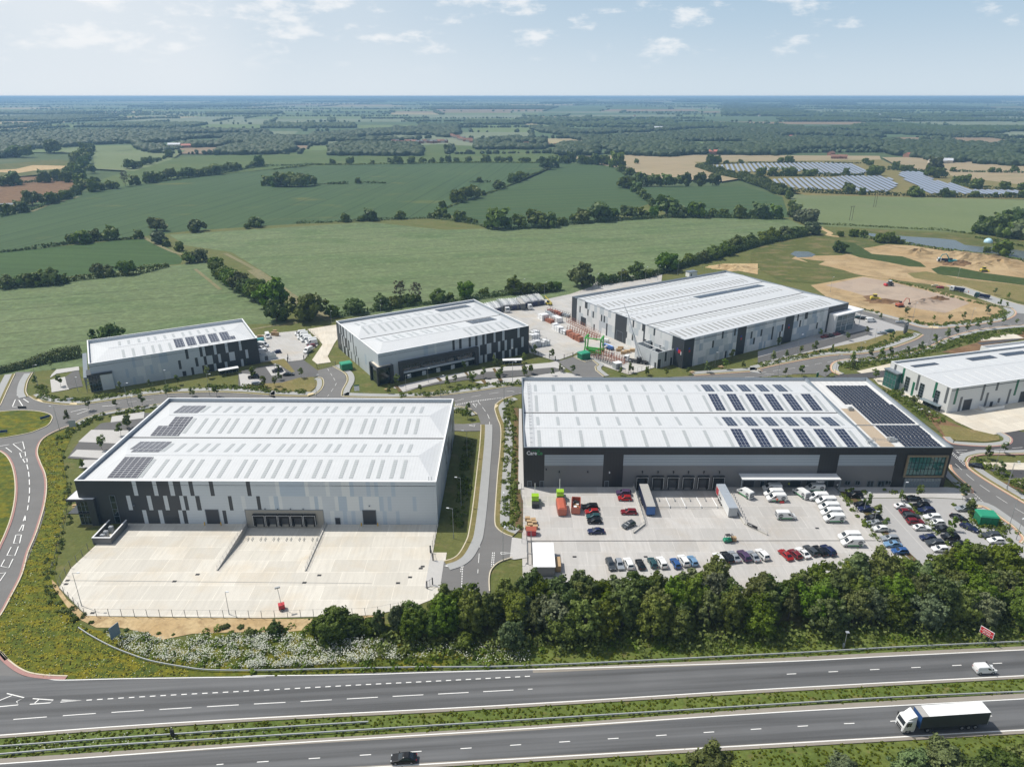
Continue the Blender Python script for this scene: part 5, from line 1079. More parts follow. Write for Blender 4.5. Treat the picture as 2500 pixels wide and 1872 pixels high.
hedge('far hedge behind the long dark green field', 'p', [(-350,560),(-100,530),(200,528),(600,520),(900,514),(1340,516)], 2.5)
hedge('hedge across the left pasture', 'o', [(930,648),(1100,625),(1350,595),(1560,555),(1700,535),(1950,530),(2212,528)], 3.)
hedge('short hedge strip in the dark green field', 'p', [(0,648),(130,648)], 2.5); hedge('short hedge strip beside a bush in the dark green field', 'p', [(215,644),(375,646)], 2.5); hedge('shortest hedge strip in the dark green field', 'p', [(890,640),(1040,640)], 2.5)
hedge('hedge running to the round copse', 'o', [(2010,652),(2212,650)], 2.)
hedge('dense hedge along the rough ground behind the largest warehouse', 'q', [(0,1180),(200,1135),(380,1075),(600,1020),(830,975)], 5., 6.)
hedge('dense hedge continuing behind the largest warehouse', 'c', [(870,330),(1000,310),(1250,275),(1560,190),(1790,130),(1990,65),(2212,5)], 4., 4.)
hedge('low hedge behind the middle unit', 'b', [(700,430),(900,400),(1150,365),(1400,330),(1700,300),(2000,265),(2212,235)], 2.5)
hedge('low hedge behind the lorry park', 'c', [(0,415),(150,400),(400,392),(560,380)], 2.5)
hedge('hedge at the foot of the barley field on the far left', 'a', [(-100,900),(0,880),(200,840),(400,790),(560,765),(680,740)], 4.5, 6.)
hedge('hedge under the solar panels', 'q', [(480,600),(800,602),(1200,598)], 5.); hedge('hedge in front of the lower solar panels', 'q', [(740,700),(1000,712),(1400,725),(1700,735),(2212,738)], 5.)
hedge('broad scrubby hedge left of the solar panels', 'q', [(150,540),(300,590),(450,620),(600,670),(700,720)], 8., 16.)
hedge('hedge along the far side of the solar panels', 'q', [(300,522),(650,517),(1180,520)], 3.)
hedge('hedge between the two tan fields', 'q', [(1760,572),(2000,576),(2212,580)], 3.); hedge('lower hedge of the tan field', 'q', [(1750,645),(1900,680),(2212,688)], 4.); hedge('hedge between the tan strip and solar panels', 'q', [(1340,560),(1600,575)], 5.)
hedge('hedge above the ploughed tan field', 'p', [(1590,525),(1800,525)], 5.); hedge('hedge below the ploughed tan field', 'p', [(1870,670),(2000,655),(2212,655)], 5.); hedge('hedge down the side of the wedge shaped green field', 'p', [(1830,550),(1900,600),(1960,700),(2100,820)], 2.5)
hedge('line of bushes round the top of the lake', 'q', [(900,905),(1300,925),(1700,945),(1900,970)], 1.8); hedge('line of bushes round the right end of the lake', 'q', [(1900,990),(2100,1030),(2212,1050)], 2.)
hedge('hedge below the lake', 'q', [(1150,985),(1450,1030),(1750,1080),(2000,1110),(2212,1140)], 2., 3.)
hedge('hedge round the earthworks on the far left', 'o', [(0,860),(170,825),(330,775),(480,725)], 3.); hedge('hedge above the earthworks', 'o', [(0,660),(200,640),(420,630)], 4.)
# ---- planting around the estate (shrubs nobody could count)
def planting(name, polys, h, leaf, dens, mat, zmin=.1, label=None):
    """leafy ground cover spread over ground polygons, in low mounds"""
    Vs = []; rs = np.random.RandomState(len(name)+len(polys)*7)
    for poly in polys:
        X = np.array(poly); lo, hi = X.min(0), X.max(0); area = abs(sum(poly[i-1][0]*poly[i][1]-poly[i][0]*poly[i-1][1] for i in range(len(poly))))/2
        nb = int(area*dens); 
        if nb < 1: continue
        pts = []; 
        while len(pts) < nb:
            c = lo+(hi-lo)*rs.rand(nb*2, 2); ins = inside(c, poly); pts += list(c[ins])
            if not ins.any(): break
        C = np.array(pts[:nb]); 
        if not len(C): continue
        m = 26; R_ = (.45+.75*rs.rand(len(C)))*h*.75
        d = rs.normal(0, 1, (len(C), m, 3)); d /= np.linalg.norm(d, axis=2)[:, :, None]; d[:, :, 2] = np.abs(d[:, :, 2])
        P = np.concatenate([C, np.zeros((len(C), 1))], 1)[:, None, :]+d*R_[:, None, None]*np.array([1, 1, 1.1]); P[:, :, 2] += zmin
        Vs.append(leaf_quads(P.reshape(-1, 3), d.reshape(-1, 3), leaf, rs))
    o = link(name, quad_mesh(name, np.concatenate(Vs), [mat])); return tag(o, label, None, None, 'stuff')
def inside(P, poly):
    x, y = P[:, 0], P[:, 1]; c = np.zeros(len(P), bool); n = len(poly)
    for i in range(n):
        (x1, y1), (x2, y2) = poly[i-1], poly[i]
        m = ((y1 > y) != (y2 > y)); c ^= m & (x < (x2-x1)*(y-y1)/((y2-y1) or 1e-9)+x1)
    return c
def band(r, pts, w_): P = smooth(GG(r, pts), 4); return offset(P, w_/2)+offset(P, -w_/2)[::-1]
planting('shrub_planting', [band(r, p, w_) for r, p, w_ in (('a', [(340,990),(360,1080),(500,1110),(700,1115),(900,1085),(1200,1050),(1500,1030)], 4.5),('a', [(1620,1010),(1900,1010),(2212,1020)], 5),('b', [(0,1025),(200,1040),(500,1050)], 4),('z', [(420,480),(600,475),(900,450),(1300,385),(1700,340),(2050,310)], 4.5),('e', [(500,420),(620,330),(760,260),(950,205),(1290,150)], 4),('g', [(1745,1140),(1790,1000),(1815,800),(1835,560),(1850,430)], 3.5),('h', [(150,270),(150,500),(150,800),(150,1050),(170,1361)], 4.5),('d', [(0,1170),(300,1105),(600,1050),(900,1030),(1280,910)], 4),('d', [(700,1180),(900,1140),(1100,1110),(1400,1040),(1700,960),(2000,900),(2400,870)], 8),('d', [(1180,785),(1450,830),(1700,815),(1960,770),(2060,720)], 5),('d', [(820,690),(1000,730)], 4),('d', [(1100,460),(1400,535),(1700,620),(1980,680)], 2.5),('i', [(1090,350),(1300,480),(1500,620)], 7),('k', [(1620,100),(1690,160)], 3),('k', [(690,170),(900,180)], 2.),('k', [(1050,175),(1200,185)], 2.),('i', [(1850,920),(2000,1030),(2212,1160),(2400,1290)], 5),('k', [(700,200),(860,400),(1060,640)], 1.6),('k', [(1260,270),(1420,450),(1600,640)], 1.5),('k', [(1600,290),(1700,290)], 2.),('k', [(1780,330),(1880,380),(2050,480),(2100,540)], 5),('k', [(1720,380),(1900,500),(2060,530)], 9),('g', [(1745,170),(1830,210)], 5))], 1.1, .42, .55, m_shrub, label='low leafy shrub planting along the estate verges')
planting('scrub_line', [band('f', [(560,0),(520,200),(420,420),(400,600),(500,780),(660,900)], 3.), band('e', [(500,440),(530,600),(560,800),(560,1000)], 2.)], .8, .36, .28, m_shrub, label='thin scrub line beside the curving meadow fence')
# flowers and rank growth between yard fence and carriageway
verge_band = GG('l', [(0,660),(300,620),(600,690),(900,660),(1300,700),(1700,700),(2212,740),(2212,880),(1400,900),(900,915),(0,925)])
left_band = GG('f', [(880,1030),(1100,1010),(1400,1080),(1700,1040),(2212,1040),(2212,1310),(1800,1310),(1300,1240),(1000,1140)])
planting('woodland_undergrowth', [band('D', [(820,1398),(1060,1392),(1300,1387),(1700,1374),(2212,1354),(2400,1346)], 6.), band('D', [(1090,1310),(1200,1300),(1500,1295),(1740,1290)], 5.)], 3.2, .5, .30, m_belt, label='scrub closing the skirts of the woodland belt')
planting('undergrowth', [verge_band, left_band, GG('l', [(0,600),(180,570),(500,570),(900,560),(900,640),(500,680),(0,670)]), GG('f', [(1650,1010),(1850,940),(2212,1000),(2212,1060),(1650,1080)]), GG('D', [(1050,1370),(2212,1350),(2400,1350),(2400,1372),(1700,1395),(1050,1420)])], 1.0, .4, .30, m_shrub, label='rank green undergrowth on the road bank')
rs = np.random.RandomState(5)
def blossom(polys, dens, mat, name, label, size=.28, hmax=1.3):
    Vs = []
    for poly, dd in polys:
        X = np.array(poly); lo, hi = X.min(0), X.max(0); area = (hi-lo).prod(); P = lo+(hi-lo)*rs.rand(int(area*dens*dd), 2); P = P[inside(P, poly)]
        cl = np.sin(P[:, 0]*.55+np.sin(P[:, 1]*.8)*2)*np.sin(P[:, 1]*.9+np.sin(P[:, 0]*.37)*2); P = P[rs.rand(len(P)) < .45+.55*cl]
        Vs.append(leaf_quads(np.c_[P, .25+rs.rand(len(P))*hmax], np.tile([0, 0, 1.], (len(P), 1)), size, rs, .35, .9))
    o = link(name, quad_mesh(name, np.concatenate(Vs), [mat])); tag(o, label, None, None, 'stuff')
m_blossom = M('white_umbels', (.52,.54,.45), .9, var=.15); m_butter = M('yellow_flowers', (.38,.33,.02), .9, var=.2)
blossom([(left_band, 1.), (GG('l', [(0,650),(300,625),(520,680),(700,720),(900,660),(1100,700),(1200,760),(1150,820),(700,840),(0,890)]), 1.), (GG('l', [(0,880),(700,840),(1400,800),(1450,815),(700,870),(0,905)]), 1.6), (GG('l', [(1300,690),(2000,700),(2212,780),(2212,860),(1800,850),(1200,760)]), .25)], 34., m_blossom, 'white_wildflowers', 'drifts of white wildflowers on the bank by the road', .17)
mead = LW[2:-1]+N_E[1:5]+R(('f', [(1600,1290),(1100,1150),(700,960),(450,700),(420,560),(480,300),(560,-40)]), ('e', [(560,800),(520,560),(500,420)]))
blossom([(mead, 1.)], 7., m_butter, 'yellow_meadow_flowers', 'yellow wildflowers scattered over the roundabout meadow', .15, .3)
blossom([(mead, .12), (GG('n', [(0,870),(2212,730),(2212,860),(0,1000)]), .5)], 3., m_blossom, 'scattered_white_flowers', 'sparse white wildflowers in the grass', .15, .5)
planting('median_growth', [S_U+N_L[::-1], S_L+offset(S_L, -9)[::-1], N_E[5:]+offset(N_E[5:], 8)[::-1]], .24, .26, 1.7, Mleaf('grass_tufts', (.11,.15,.024), (.19,.21,.05)), label='green growth along the road verges')
planting('median_growth', [GG('l', [(860,1361),(2212,1250),(2212,1310),(900,1400)]), mead], .20, .24, 1.1, Mleaf('grass_tufts', (.11,.15,.024), (.19,.21,.05)), 0., label='rough grass tufts in the meadow')
# ---- the woodland belt beside the carriageway
def belt(desc, polys, step, rs, kinds, w0, w1, z=1.):
    pts = []
    for poly in polys:
        X = np.array(poly); lo, hi = X.min(0), X.max(0); y = lo[1]; k = 0
        while y < hi[1]:
            x = lo[0]+(k % 2)*step/2
            while x < hi[0]:
                q = np.array([[x, y]])+rs.uniform(-.32, .32, (1, 2))*step
                if inside(q, poly)[0]: pts.append(tuple(q[0]))
                x += step
            y += step*.82; k += 1
    pts.sort(key=lambda p: p[0])
    for i, p in enumerate(pts):
        kd = kinds[rs.randint(len(kinds))]; wd = rs.uniform(w0, w1)
        put_tree(kd, PN, (*p, 0), wd, f'{ordn(i+1)} tree from the west {desc}', 'tree', 'trees '+desc, hz=rs.uniform(.76, 1.06)*z)
    return len(pts)
brs = np.random.RandomState(21)
belt('in the dense belt below the lorry yard', [GG('D', [(1085,1320),(1200,1308),(1500,1302),(1600,1300),(1600,1375),(1300,1385),(1085,1385)])], 4.7, brs, (0,1,2,4,5,0,1,3), 5.8, 8.6, 1.14)
belt('in the dense belt below the mobility unit car park', [GG('D', [(1600,1304),(1740,1302),(1790,1272),(1900,1260),(2120,1245),(2330,1224),(2420,1216),(2420,1345),(2212,1352),(1700,1372),(1600,1375)])], 4.7, brs, (0,1,2,4,5,0,1,3), 5.8, 8.6, 1.14)
belt('in the belt corner south of the vacant yard', [GG('D', [(860,1352),(960,1338),(1085,1330),(1085,1390),(960,1392),(860,1385)])], 4.7, brs, (0,1,2,5), 5.6, 7.8, 1.2)
for x, y, wz, kd, hz in ((1030,640,130,4,1.5),(1180,620,165,3,1.35)):
    p = G('l', x, y); put_tree(kd, PN, (*p, 0), wz*.31646*mpp(*p), 'slender tree at the western tip of the belt' if kd == 4 else 'pale green tree second from the western tip of the belt', 'tree', None, hz)
for i, (r, x, y, w_, kd) in enumerate((('l',2050,740,190,3),('l',2190,420,190,3),('l',2150,560,200,3))):
    p = G(r, x, y); put_tree(kd, PN, (*p, 0), w_*.31646*mpp(*p)*1.1, f'{ordn(i+1)} silvery blue tree at the gap beside the cross road', 'tree', None, 1.05)
# big bushes west of the belt
def bush(x, y, w_, h, label, r='l'):
    p = G(r, x, y); wd = w_*REG[r][2]*mpp(*p); o = put_tree(rnd.choice((0,2,5)), PN, (p[0], p[1], -wd*.12), wd, label, 'bush', None, h, 'bush')
for i, (x, y, w_) in enumerate(((690,640,290),(560,620,160),(830,620,190),(950,610,150),(230,625,125),(1080,660,120),(1690,730,150),(1500,690,120),(40,640,80))): bush(x, y, w_, .85, f'{ordn(i+1)} rounded bush on the bank south of the vacant yard')
for i, (x, y, w_) in enumerate(((710,980,60),(880,990,70),(1050,980,60),(1200,1030,110),(1690,1060,90),(1440,1020,50),(1320,1010,60),(1870,960,110),(2000,960,90),(620,900,110),(560,830,110),(490,760,90),(760,920,70))): bush(x, y, w_*.62, .5, f'{ordn(i+1)} low bush at the edge of the sandy bank', 'f')
# trees at the bottom edge of the picture
for i, (x, y, w_, kd) in enumerate(((1470,1712,80,2),(1530,1690,110,0),(1600,1725,100,1),(1760,1720,90,0),(1820,1700,90,3),(1880,1725,90,2),(1960,1700,110,3),(2030,1690,120,3),(2090,1715,110,0),(2160,1700,110,2),(2230,1690,120,0),(2000,1740,100,1),(1690,1740,80,0),(2120,1745,110,2))):
    p = G('D', x, y-8); put_tree(kd, PN, (*p, -.5), w_*1.13*mpp(*p)*.85, f'{ordn(i+1)} leafy treetop along the bottom edge of the scene', 'tree', 'treetops at the near edge', .8)
# ---- young street trees
yt = {'along the verge by the small unit': ('a', [(425,850),(505,1000),(300,985),(965,1180),(735,1200),(560,1290),(1185,1160),(995,1040),(1245,1010),(1480,985),(1395,1090),(1600,1085),(1800,1085),(2050,820),(1730,930),(2105,920),(2190,1010),(1065,1361)]),
 'between the small and middle units': ('b', [(460,930),(245,1000),(285,950),(270,880),(60,930)]),
 'in front of the middle unit': ('z', [(700,430),(1055,350),(1165,320),(1290,135),(1360,270),(1410,330),(1550,240),(1755,300),(1790,220),(2105,220),(2190,190),(280,450),(380,340),(1710,80)]),
 'round the storage yard gate': ('s', [(150,1010),(520,980),(610,1120),(195,1215),(530,1165),(885,1150),(995,1100),(1150,1130),(880,940),(235,1130),(650,890),(1760,1140),(1895,1110),(2100,1130)]),
 'in front of the largest warehouse': ('c', [(1450,1090),(1630,1070),(1790,1060),(1995,950),(1940,1030),(2090,1020),(1290,1080)]),
 'along the winding road on the right': ('d', [(130,1130),(240,1100),(355,1070),(615,1050),(470,1050),(170,1010),(520,930),(745,960),(905,910),(1110,950),(790,1140),(935,1110),(1020,1110),(1100,1090),(1240,1070),(1350,1030),(1460,990),(1575,940),(1645,920),(1735,890),(1825,870),(1920,860),(2030,830),(2145,830),(565,1250),(225,1255),(360,1255),(790,740),(1020,780),(1230,760),(1460,800),(1705,780),(1905,740),(1965,580),(2080,610),(2005,670),(2065,690),(1590,800)]),
 'beside the new road and white warehouse': ('i', [(790,170),(1105,330),(1190,400),(1290,490),(1390,560),(970,270),(2010,1060),(1905,920),(2160,1200),(2040,880)]),
 'in the mobility unit car park': ('k', [(1330,230),(905,300),(1055,480),(1605,490),(1190,250),(1700,240),(1590,570),(1750,370),(1770,340),(980,400)]),
 'beside the cross road': ('g', [(1845,250),(1850,180)]), 'in the empty car park west of the vacant unit': ('e', [(855,510),(1005,390),(1065,320),(690,660)])}
for d_, (r, pts) in yt.items():
    for i, (x, y) in enumerate(sorted(pts)):
        p = G(r, x, y); k = rnd.uniform(.6, 1.0)
        put_tree(i, PY, (*p, .1), 10*k, f'{ordn(i+1)} young tree from the left {d_}', 'tree', 'young trees '+d_, 1., 'young_tree')
for i, (r, x, y, k) in enumerate((('o',800,665,1.9),('b',1285,300,1.3),('b',1415,300,1.2))):
    p = G(r, x, y); put_tree(0, [PB], (*p, 0), 10*k, ('thin bare-looking tree alone in the pasture','taller pale tree rising over the hedge behind the middle unit','second pale tree over the hedge behind the middle unit')[i], 'tree')
QUEUE.sort(key=lambda q: -q[0])
for _, pr, loc, wd, label, group, hz_ in QUEUE[:292]:
    k = wd/10.; o = place(pr, loc, rnd.random()*6.28, label, 'tree', group, (k, k, k*hz_)); o.name = 'tree'
rest = []
for _, pr, loc, wd, label, group, hz_ in QUEUE[292:]:
    k = wd/10.; a = rnd.random()*6.28; V = PFM[len(rest) % 4]; x = V[:, 0]*math.cos(a)-V[:, 1]*math.sin(a); y = V[:, 0]*math.sin(a)+V[:, 1]*math.cos(a)
    rest.append(np.stack([x*k+loc[0], y*k+loc[1], V[:, 2]*k*hz_], 1))
if rest: tag(link('distant_hedgerow_trees', quad_mesh('distant_hedgerow_trees', np.concatenate(rest), [m_oak])), 'small distant trees along the far hedges', None, None, 'stuff')
for root_ in PN+PM+PF+PY+[PB]:
    if not KIDS.get(root_.as_pointer()):
        for c in CHILD[root_.as_pointer()]: bpy.data.objects.remove(c)
        bpy.data.objects.remove(root_)
# ---- far country: mosaic of fields, hedges with trees, woods (too many and too far to count)
frs = np.random.RandomState(9)
far_f = [MB() for _ in range(6)]
far_m = [Mveg('far_field_green', (.075,.115,.055), (.09,.13,.06), None, .003, .05, fine=.1), Mveg('far_field_grey', (.19,.215,.14), (.16,.19,.11), None, .003, .05, fine=.1), Mveg('far_field_pasture', (.12,.165,.06), (.14,.18,.07), None, .003, .05, fine=.1), Mveg('far_field_straw', (.33,.29,.16), (.30,.25,.15), None, .003, .05, fine=.1), Mveg('far_wood_floor', (.03,.05,.02), (.035,.055,.02), None, .01, .1, fine=.1), Mveg('far_field_brown', (.22,.16,.10), (.25,.19,.12), None, .003, .05, fine=.1)]
trees = []
def tline(a, b, step, size, p=.8):
    L = math.dist(a, b); n = int(L/step)
    for k in range(n):
        if frs.rand() < p: t = (k+frs.rand())/n; trees.append((a[0]+(b[0]-a[0])*t+frs.normal(0, 3), a[1]+(b[1]-a[1])*t+frs.normal(0, 3), size*frs.uniform(.5, 1.3)))
ys = [1480.]; 
while ys[-1] < 19500: ys.append(ys[-1]+min(240+ys[-1]*.055, 900)*frs.uniform(.6, 1.3))
for j in range(len(ys)-1):
    y0, y1 = ys[j], ys[j+1]; xm = .80*y1+700; x = -xm; cw = max(260, y0*.09)
    tilt = frs.uniform(-.05, .05)
    while x < xm:
        wd = cw*frs.uniform(.6, 1.9); x2 = x+wd
        s = lambda X, Y: (X+.25*(Y-y0)*math.sin(X*.002), Y+40*math.sin(X*.0031+Y*.7)+tilt*X*.05)
        q = [s(x, y0), s(x2, y0), s(x2, y1), s(x, y1)]
        k = frs.choice(6, p=[.28,.22,.26,.10,.10,.04])
        if j < 1 and abs(x) < 900 and k == 4: k = 2
        far_f[k].add([(*p, -.5) for p in q], [(0,1,2,3)])
        d = y0
        st = 14 if d < 4000 else 28 if d < 9000 else 60; sz = 9 if d < 4000 else 13 if d < 9000 else 22
        for e1, e2 in ((q[0], q[1]), (q[0], q[3])):
            rr = frs.rand()
            if rr < .38: continue
            tline(e1, e2, st*(.5 if rr < .75 else 1.6), sz*frs.uniform(.8, 1.3), .9 if rr < .75 else .6)
            if rr < .5: tline((e1[0]+12, e1[1]+14), (e2[0]+12, e2[1]+14), st*.5, sz*1.2, .8)
        if k == 4:
            ar = wd*(y1-y0); sp = 12 if d < 4000 else 26 if d < 9000 else 60
            for _ in range(int(ar/sp/sp)):
                u, v = frs.rand(2); trees.append((q[0][0]*(1-u)*(1-v)+q[1][0]*u*(1-v)+q[3][0]*(1-u)*v+q[2][0]*u*v, q[0][1]*(1-u)*(1-v)+q[1][1]*u*(1-v)+q[3][1]*(1-u)*v+q[2][1]*u*v, sp*frs.uniform(.9, 1.6)))
        x = x2
for m_, mb in zip(far_m, far_f): tag(mb.build('far_fields', m_), kind='structure')
zones = [('o', [(-100,345),(400,325),(820,320),(880,390),(620,398),(380,420),(-100,450)], .6), ('o', [(830,300),(1300,310),(1700,320),(1720,350),(1300,360),(1100,380),(850,400)], .7), ('o', [(-100,440),(60,440),(200,470),(60,480),(-100,480)], .5), ('o', [(850,400),(1040,420),(1080,450),(1000,455),(900,440)], .9), ('o', [(1120,400),(1440,390),(1440,412),(1200,418)], .9), ('o', [(1370,455),(1440,425),(1700,395),(1850,400),(1890,440),(1780,462),(1380,466)], 1.2),
 ('p', [(20,470),(25,420),(120,400),(560,405),(600,440),(590,472)], 1.3), ('p', [(-100,340),(500,300),(830,290),(830,335),(700,370),(300,385),(-100,380)], .6), ('p', [(590,280),(820,270),(840,300),(600,310)], .8), ('p', [(940,430),(950,380),(1150,360),(1380,380),(1380,430),(1000,432)], .8), ('p', [(1450,462),(1500,400),(1700,395),(1720,450),(1690,466)], 1.1), ('p', [(1150,240),(1700,235),(2212,250),(2212,300),(1600,285),(1300,270)], .6), ('p', [(1300,300),(1500,300),(1620,330),(1520,345),(1350,320)], .7), ('p', [(1500,350),(1700,310),(2212,310),(2212,480),(1960,470),(1800,440),(1700,400)], .75),
 ('q', [(-50,280),(300,262),(480,280),(900,300),(1300,270),(1700,290),(2300,330),(2300,360),(1700,345),(1300,330),(1300,440),(950,450),(600,470),(420,465),(300,460),(-50,462)], .8), ('q', [(1300,440),(1350,370),(1700,370),(2100,430),(2300,450),(2300,545),(1900,520),(1560,495),(1450,470)], .85), ('q', [(300,120),(900,200),(1500,215),(2212,200),(2212,215),(1500,232),(900,225),(300,215)], .5), ('q', [(1980,395),(2300,380),(2300,440),(2080,415)], .8)]
for r, pts, dd in zones:
    poly = GG(r, pts); X = np.array(poly); lo, hi = X.min(0), X.max(0); area = (hi-lo).prod(); d = lo[1]; sp = max(9.5, d*.0062)
    P = lo+(hi-lo)*frs.rand(int(area*dd/sp/sp), 2); P = P[inside(P, poly)]; P = P[(np.sin(P[:, 0]*.011+np.sin(P[:, 1]*.007)*2)+np.sin(P[:, 1]*.013+np.sin(P[:, 0]*.006)*2.5)+frs.rand(len(P))*.6) > (-.55 if dd < .9 else -3)]
    for p in P: trees.append((p[0], p[1], sp*frs.uniform(.8, 1.6)*1.2))
T = np.array(trees); dist = np.hypot(T[:, 0], T[:, 1]); vis = np.abs(T[:, 0]) < .78*T[:, 1]+250; T = T[vis]; dist = dist[vis]
def ico(sub):
    bm = bmesh.new(); bmesh.ops.create_icosphere(bm, subdivisions=sub, radius=1.); v = np.array([x.co for x in bm.verts]); f = np.array([[x.index for x in q.verts] for q in bm.faces]); bm.free(); return v, f
m_far = Mleaf('distant_tree_crowns', (.022,.046,.012), (.052,.082,.022))
def blobs(name, T, sub, label):
    v, f = ico(sub); n = len(T); rs = np.random.RandomState(2); 
    if not n: return
    hh = np.minimum(T[:, 2], 9+T[:, 2]*.18)/T[:, 2]; V = v[None]*(1+rs.uniform(-.28, .28, (n, len(v), 1)))*(T[:, 2]*.5)[:, None, None]*np.stack([rs.uniform(.8, 1.5, n), rs.uniform(.8, 1.3, n), rs.uniform(.75, 1.2, n)*hh], 1)[:, None, :]
    V += np.stack([T[:, 0], T[:, 1], T[:, 2]*.38*hh-.5], 1)[:, None, :]
    Fc = (f[None]+(np.arange(n)*len(v))[:, None, None]).reshape(-1, 3)
    me = bpy.data.meshes.new(name); me.vertices.add(n*len(v)); me.vertices.foreach_set('co', V.astype(np.float32).ravel()); k = len(Fc)
    me.loops.add(k*3); me.loops.foreach_set('vertex_index', Fc.astype(np.int32).ravel()); me.polygons.add(k)
    me.polygons.foreach_set('loop_start', np.arange(k, dtype=np.int32)*3); me.polygons.foreach_set('loop_total', np.full(k, 3, dtype=np.int32)); me.materials.append(m_far); me.update(calc_edges=True)
    tag(link(name, me), label, None, None, 'stuff')
blobs('far_woods', T[dist < 2600], 2, 'woods and hedgerow trees of the middle distance'); blobs('far_woods', T[(dist >= 2600) & (dist < 5500)], 1, 'blue-green woods towards the horizon'); blobs('far_woods', T[dist >= 5500], 1, 'hazy tree lines at the horizon')
print('far trees', len(T), (dist < 2600).sum(), ((dist >= 2600) & (dist < 5500)).sum())
# low hills on the skyline
mb = MB(); 
for (x0, x1, y, h) in ((-15000,-2000,18500,16),(-6500,1500,19200,24),(3000,14500,19000,10)):
    n = 24; pr = [(x0+(x1-x0)*i/n, h*math.sin(math.pi*i/n)*(1+.25*math.sin(i*1.7))) for i in range(n+1)]
    for i in range(n):
        (a, ha), (b, hb) = pr[i], pr[i+1]; mb.add([(a,y-1500,-1),(b,y-1500,-1),(b,y,hb-1),(a,y,ha-1),(b,y+1200,-1),(a,y+1200,-1)], [(0,1,2,3),(3,2,4,5)])
tag(mb.build('hills', far_m[4]), kind='structure')
# ---- solar farm
m_farm = M('solar_farm_glass', (.25,.29,.36), .45, var=.06, spec=.3)  # pale blue base colour holds the sky's reflection in the panels
def solar_field(desc, r, poly, step=7.4):
    P = GG(r, poly); X = np.array(P); c = X.mean(0); a0 = G('q', 700, 640); a1 = G('q', 745, 685); d = np.array(a1)-np.array(a0); d /= np.linalg.norm(d); nrm = np.array([-d[1], d[0]]); R_ = 400; k = 0
    for s_ in np.arange(-R_, R_, step):
        t = np.arange(-R_, R_, 2.); q = c+nrm*s_+t[:, None]*d; ins = inside(q, P); idx = np.where(ins)[0]
        if len(idx) < 5: continue
        runs = np.split(idx, np.where(np.diff(idx) > 1)[0]+1)
        for run in runs:
            if len(run) < 5: continue
            A = q[run[0]]; B = q[run[-1]]; mb = MB(); L = math.dist(A, B); root = thing('solar_panel_row', 'blue solar panel row '+desc, 'solar panels', (*A, 0), ang(A, B), 'solar panel rows '+desc)
            mb.hexa([(0,-1.6,1.),(L,-1.6,1.),(L,1.6,1.9),(0,1.6,1.9),(0,-1.6,1.1),(L,-1.6,1.1),(L,1.6,2.),(0,1.6,2.)]); mb.build('panel', m_farm, root)
            fb = MB(); x = 1.
            while x < L: fb.box(x,-.1,0,x+.2,.1,1.6); x += 8.
            fb.build('frame', m_steel, root); k += 1
    return k
n_ = solar_field('in the upper field', 'q', [(205,535),(215,560),(330,568),(480,578),(700,560),(900,590),(1190,590),(1225,570),(1120,525),(900,518),(500,522)])
n_ += solar_field('in the middle field', 'q', [(560,628),(700,618),(1010,612),(1060,602),(1290,603),(1370,620),(1410,665),(1340,705),(1150,705),(1050,690),(900,692),(740,680),(640,650)])
n_ += solar_field('in the right field', 'q', [(1412,590),(1440,573),(1570,577),(1640,630),(1740,650),(1860,690),(2190,695),(2190,722),(1880,722),(1820,718),(1740,706),(1640,718),(1580,708),(1530,672),(1480,650)])
print('solar rows', n_)
# ---- village and farm houses
m_tile = M('clay_roof_tiles', (.24,.12,.08), .9, var=.15); m_slate = M('slate_roof', (.13,.13,.14), .8, var=.1); m_rend = M('cream_render', (.55,.50,.42), .8, var=.08); m_brick = M('red_brick', (.30,.15,.10), .9, var=.1); m_shedr = M('red_metal_roof', (.42,.14,.10), .6, var=.05); m_shedw = M('pale_metal_roof', (.55,.57,.6), .5, var=.05)
def house_proto(L, W_, h, rh, wall, roof):
    root = link('house', None); mb = MB(); mb.box(-L/2,-W_/2,0,L/2,W_/2,h); mb.add([(-L/2,-W_/2,h),(-L/2,W_/2,h),(-L/2,0,h+rh)],[(0,1,2)]); mb.add([(L/2,-W_/2,h),(L/2,0,h+rh),(L/2,W_/2,h)],[(0,1,2)]); mb.build('wall', wall, root)
    mb = MB(); e = .4; mb.quad((-L/2-e,-W_/2-e,h-.2),(L/2+e,-W_/2-e,h-.2),(L/2+e,0,h+rh+.1),(-L/2-e,0,h+rh+.1)); mb.quad((L/2+e,W_/2+e,h-.2),(-L/2-e,W_/2+e,h-.2),(-L/2-e,0,h+rh+.1),(L/2+e,0,h+rh+.1)); mb.box(L/4-.5,-.4,h+rh*.5,L/4+.5,.4,h+rh+1.); mb.build('roof', roof, root)
    for i in range(3): mb = MB(); x = -L/3+i*L/3; mb.box(x-.6,-W_/2-.05,1.,x+.6,-W_/2-.003,2.3); mb.build('window', m_glass, root)
    return root
HP = [house_proto(11,7,5,2.8,m_rend,m_tile), house_proto(9,7,5,2.6,m_brick,m_slate), house_proto(14,8,4.5,3,m_brick,m_tile), house_proto(26,14,5,3.,m_rend,m_shedw), house_proto(24,14,5,3,m_brick,m_shedr)]
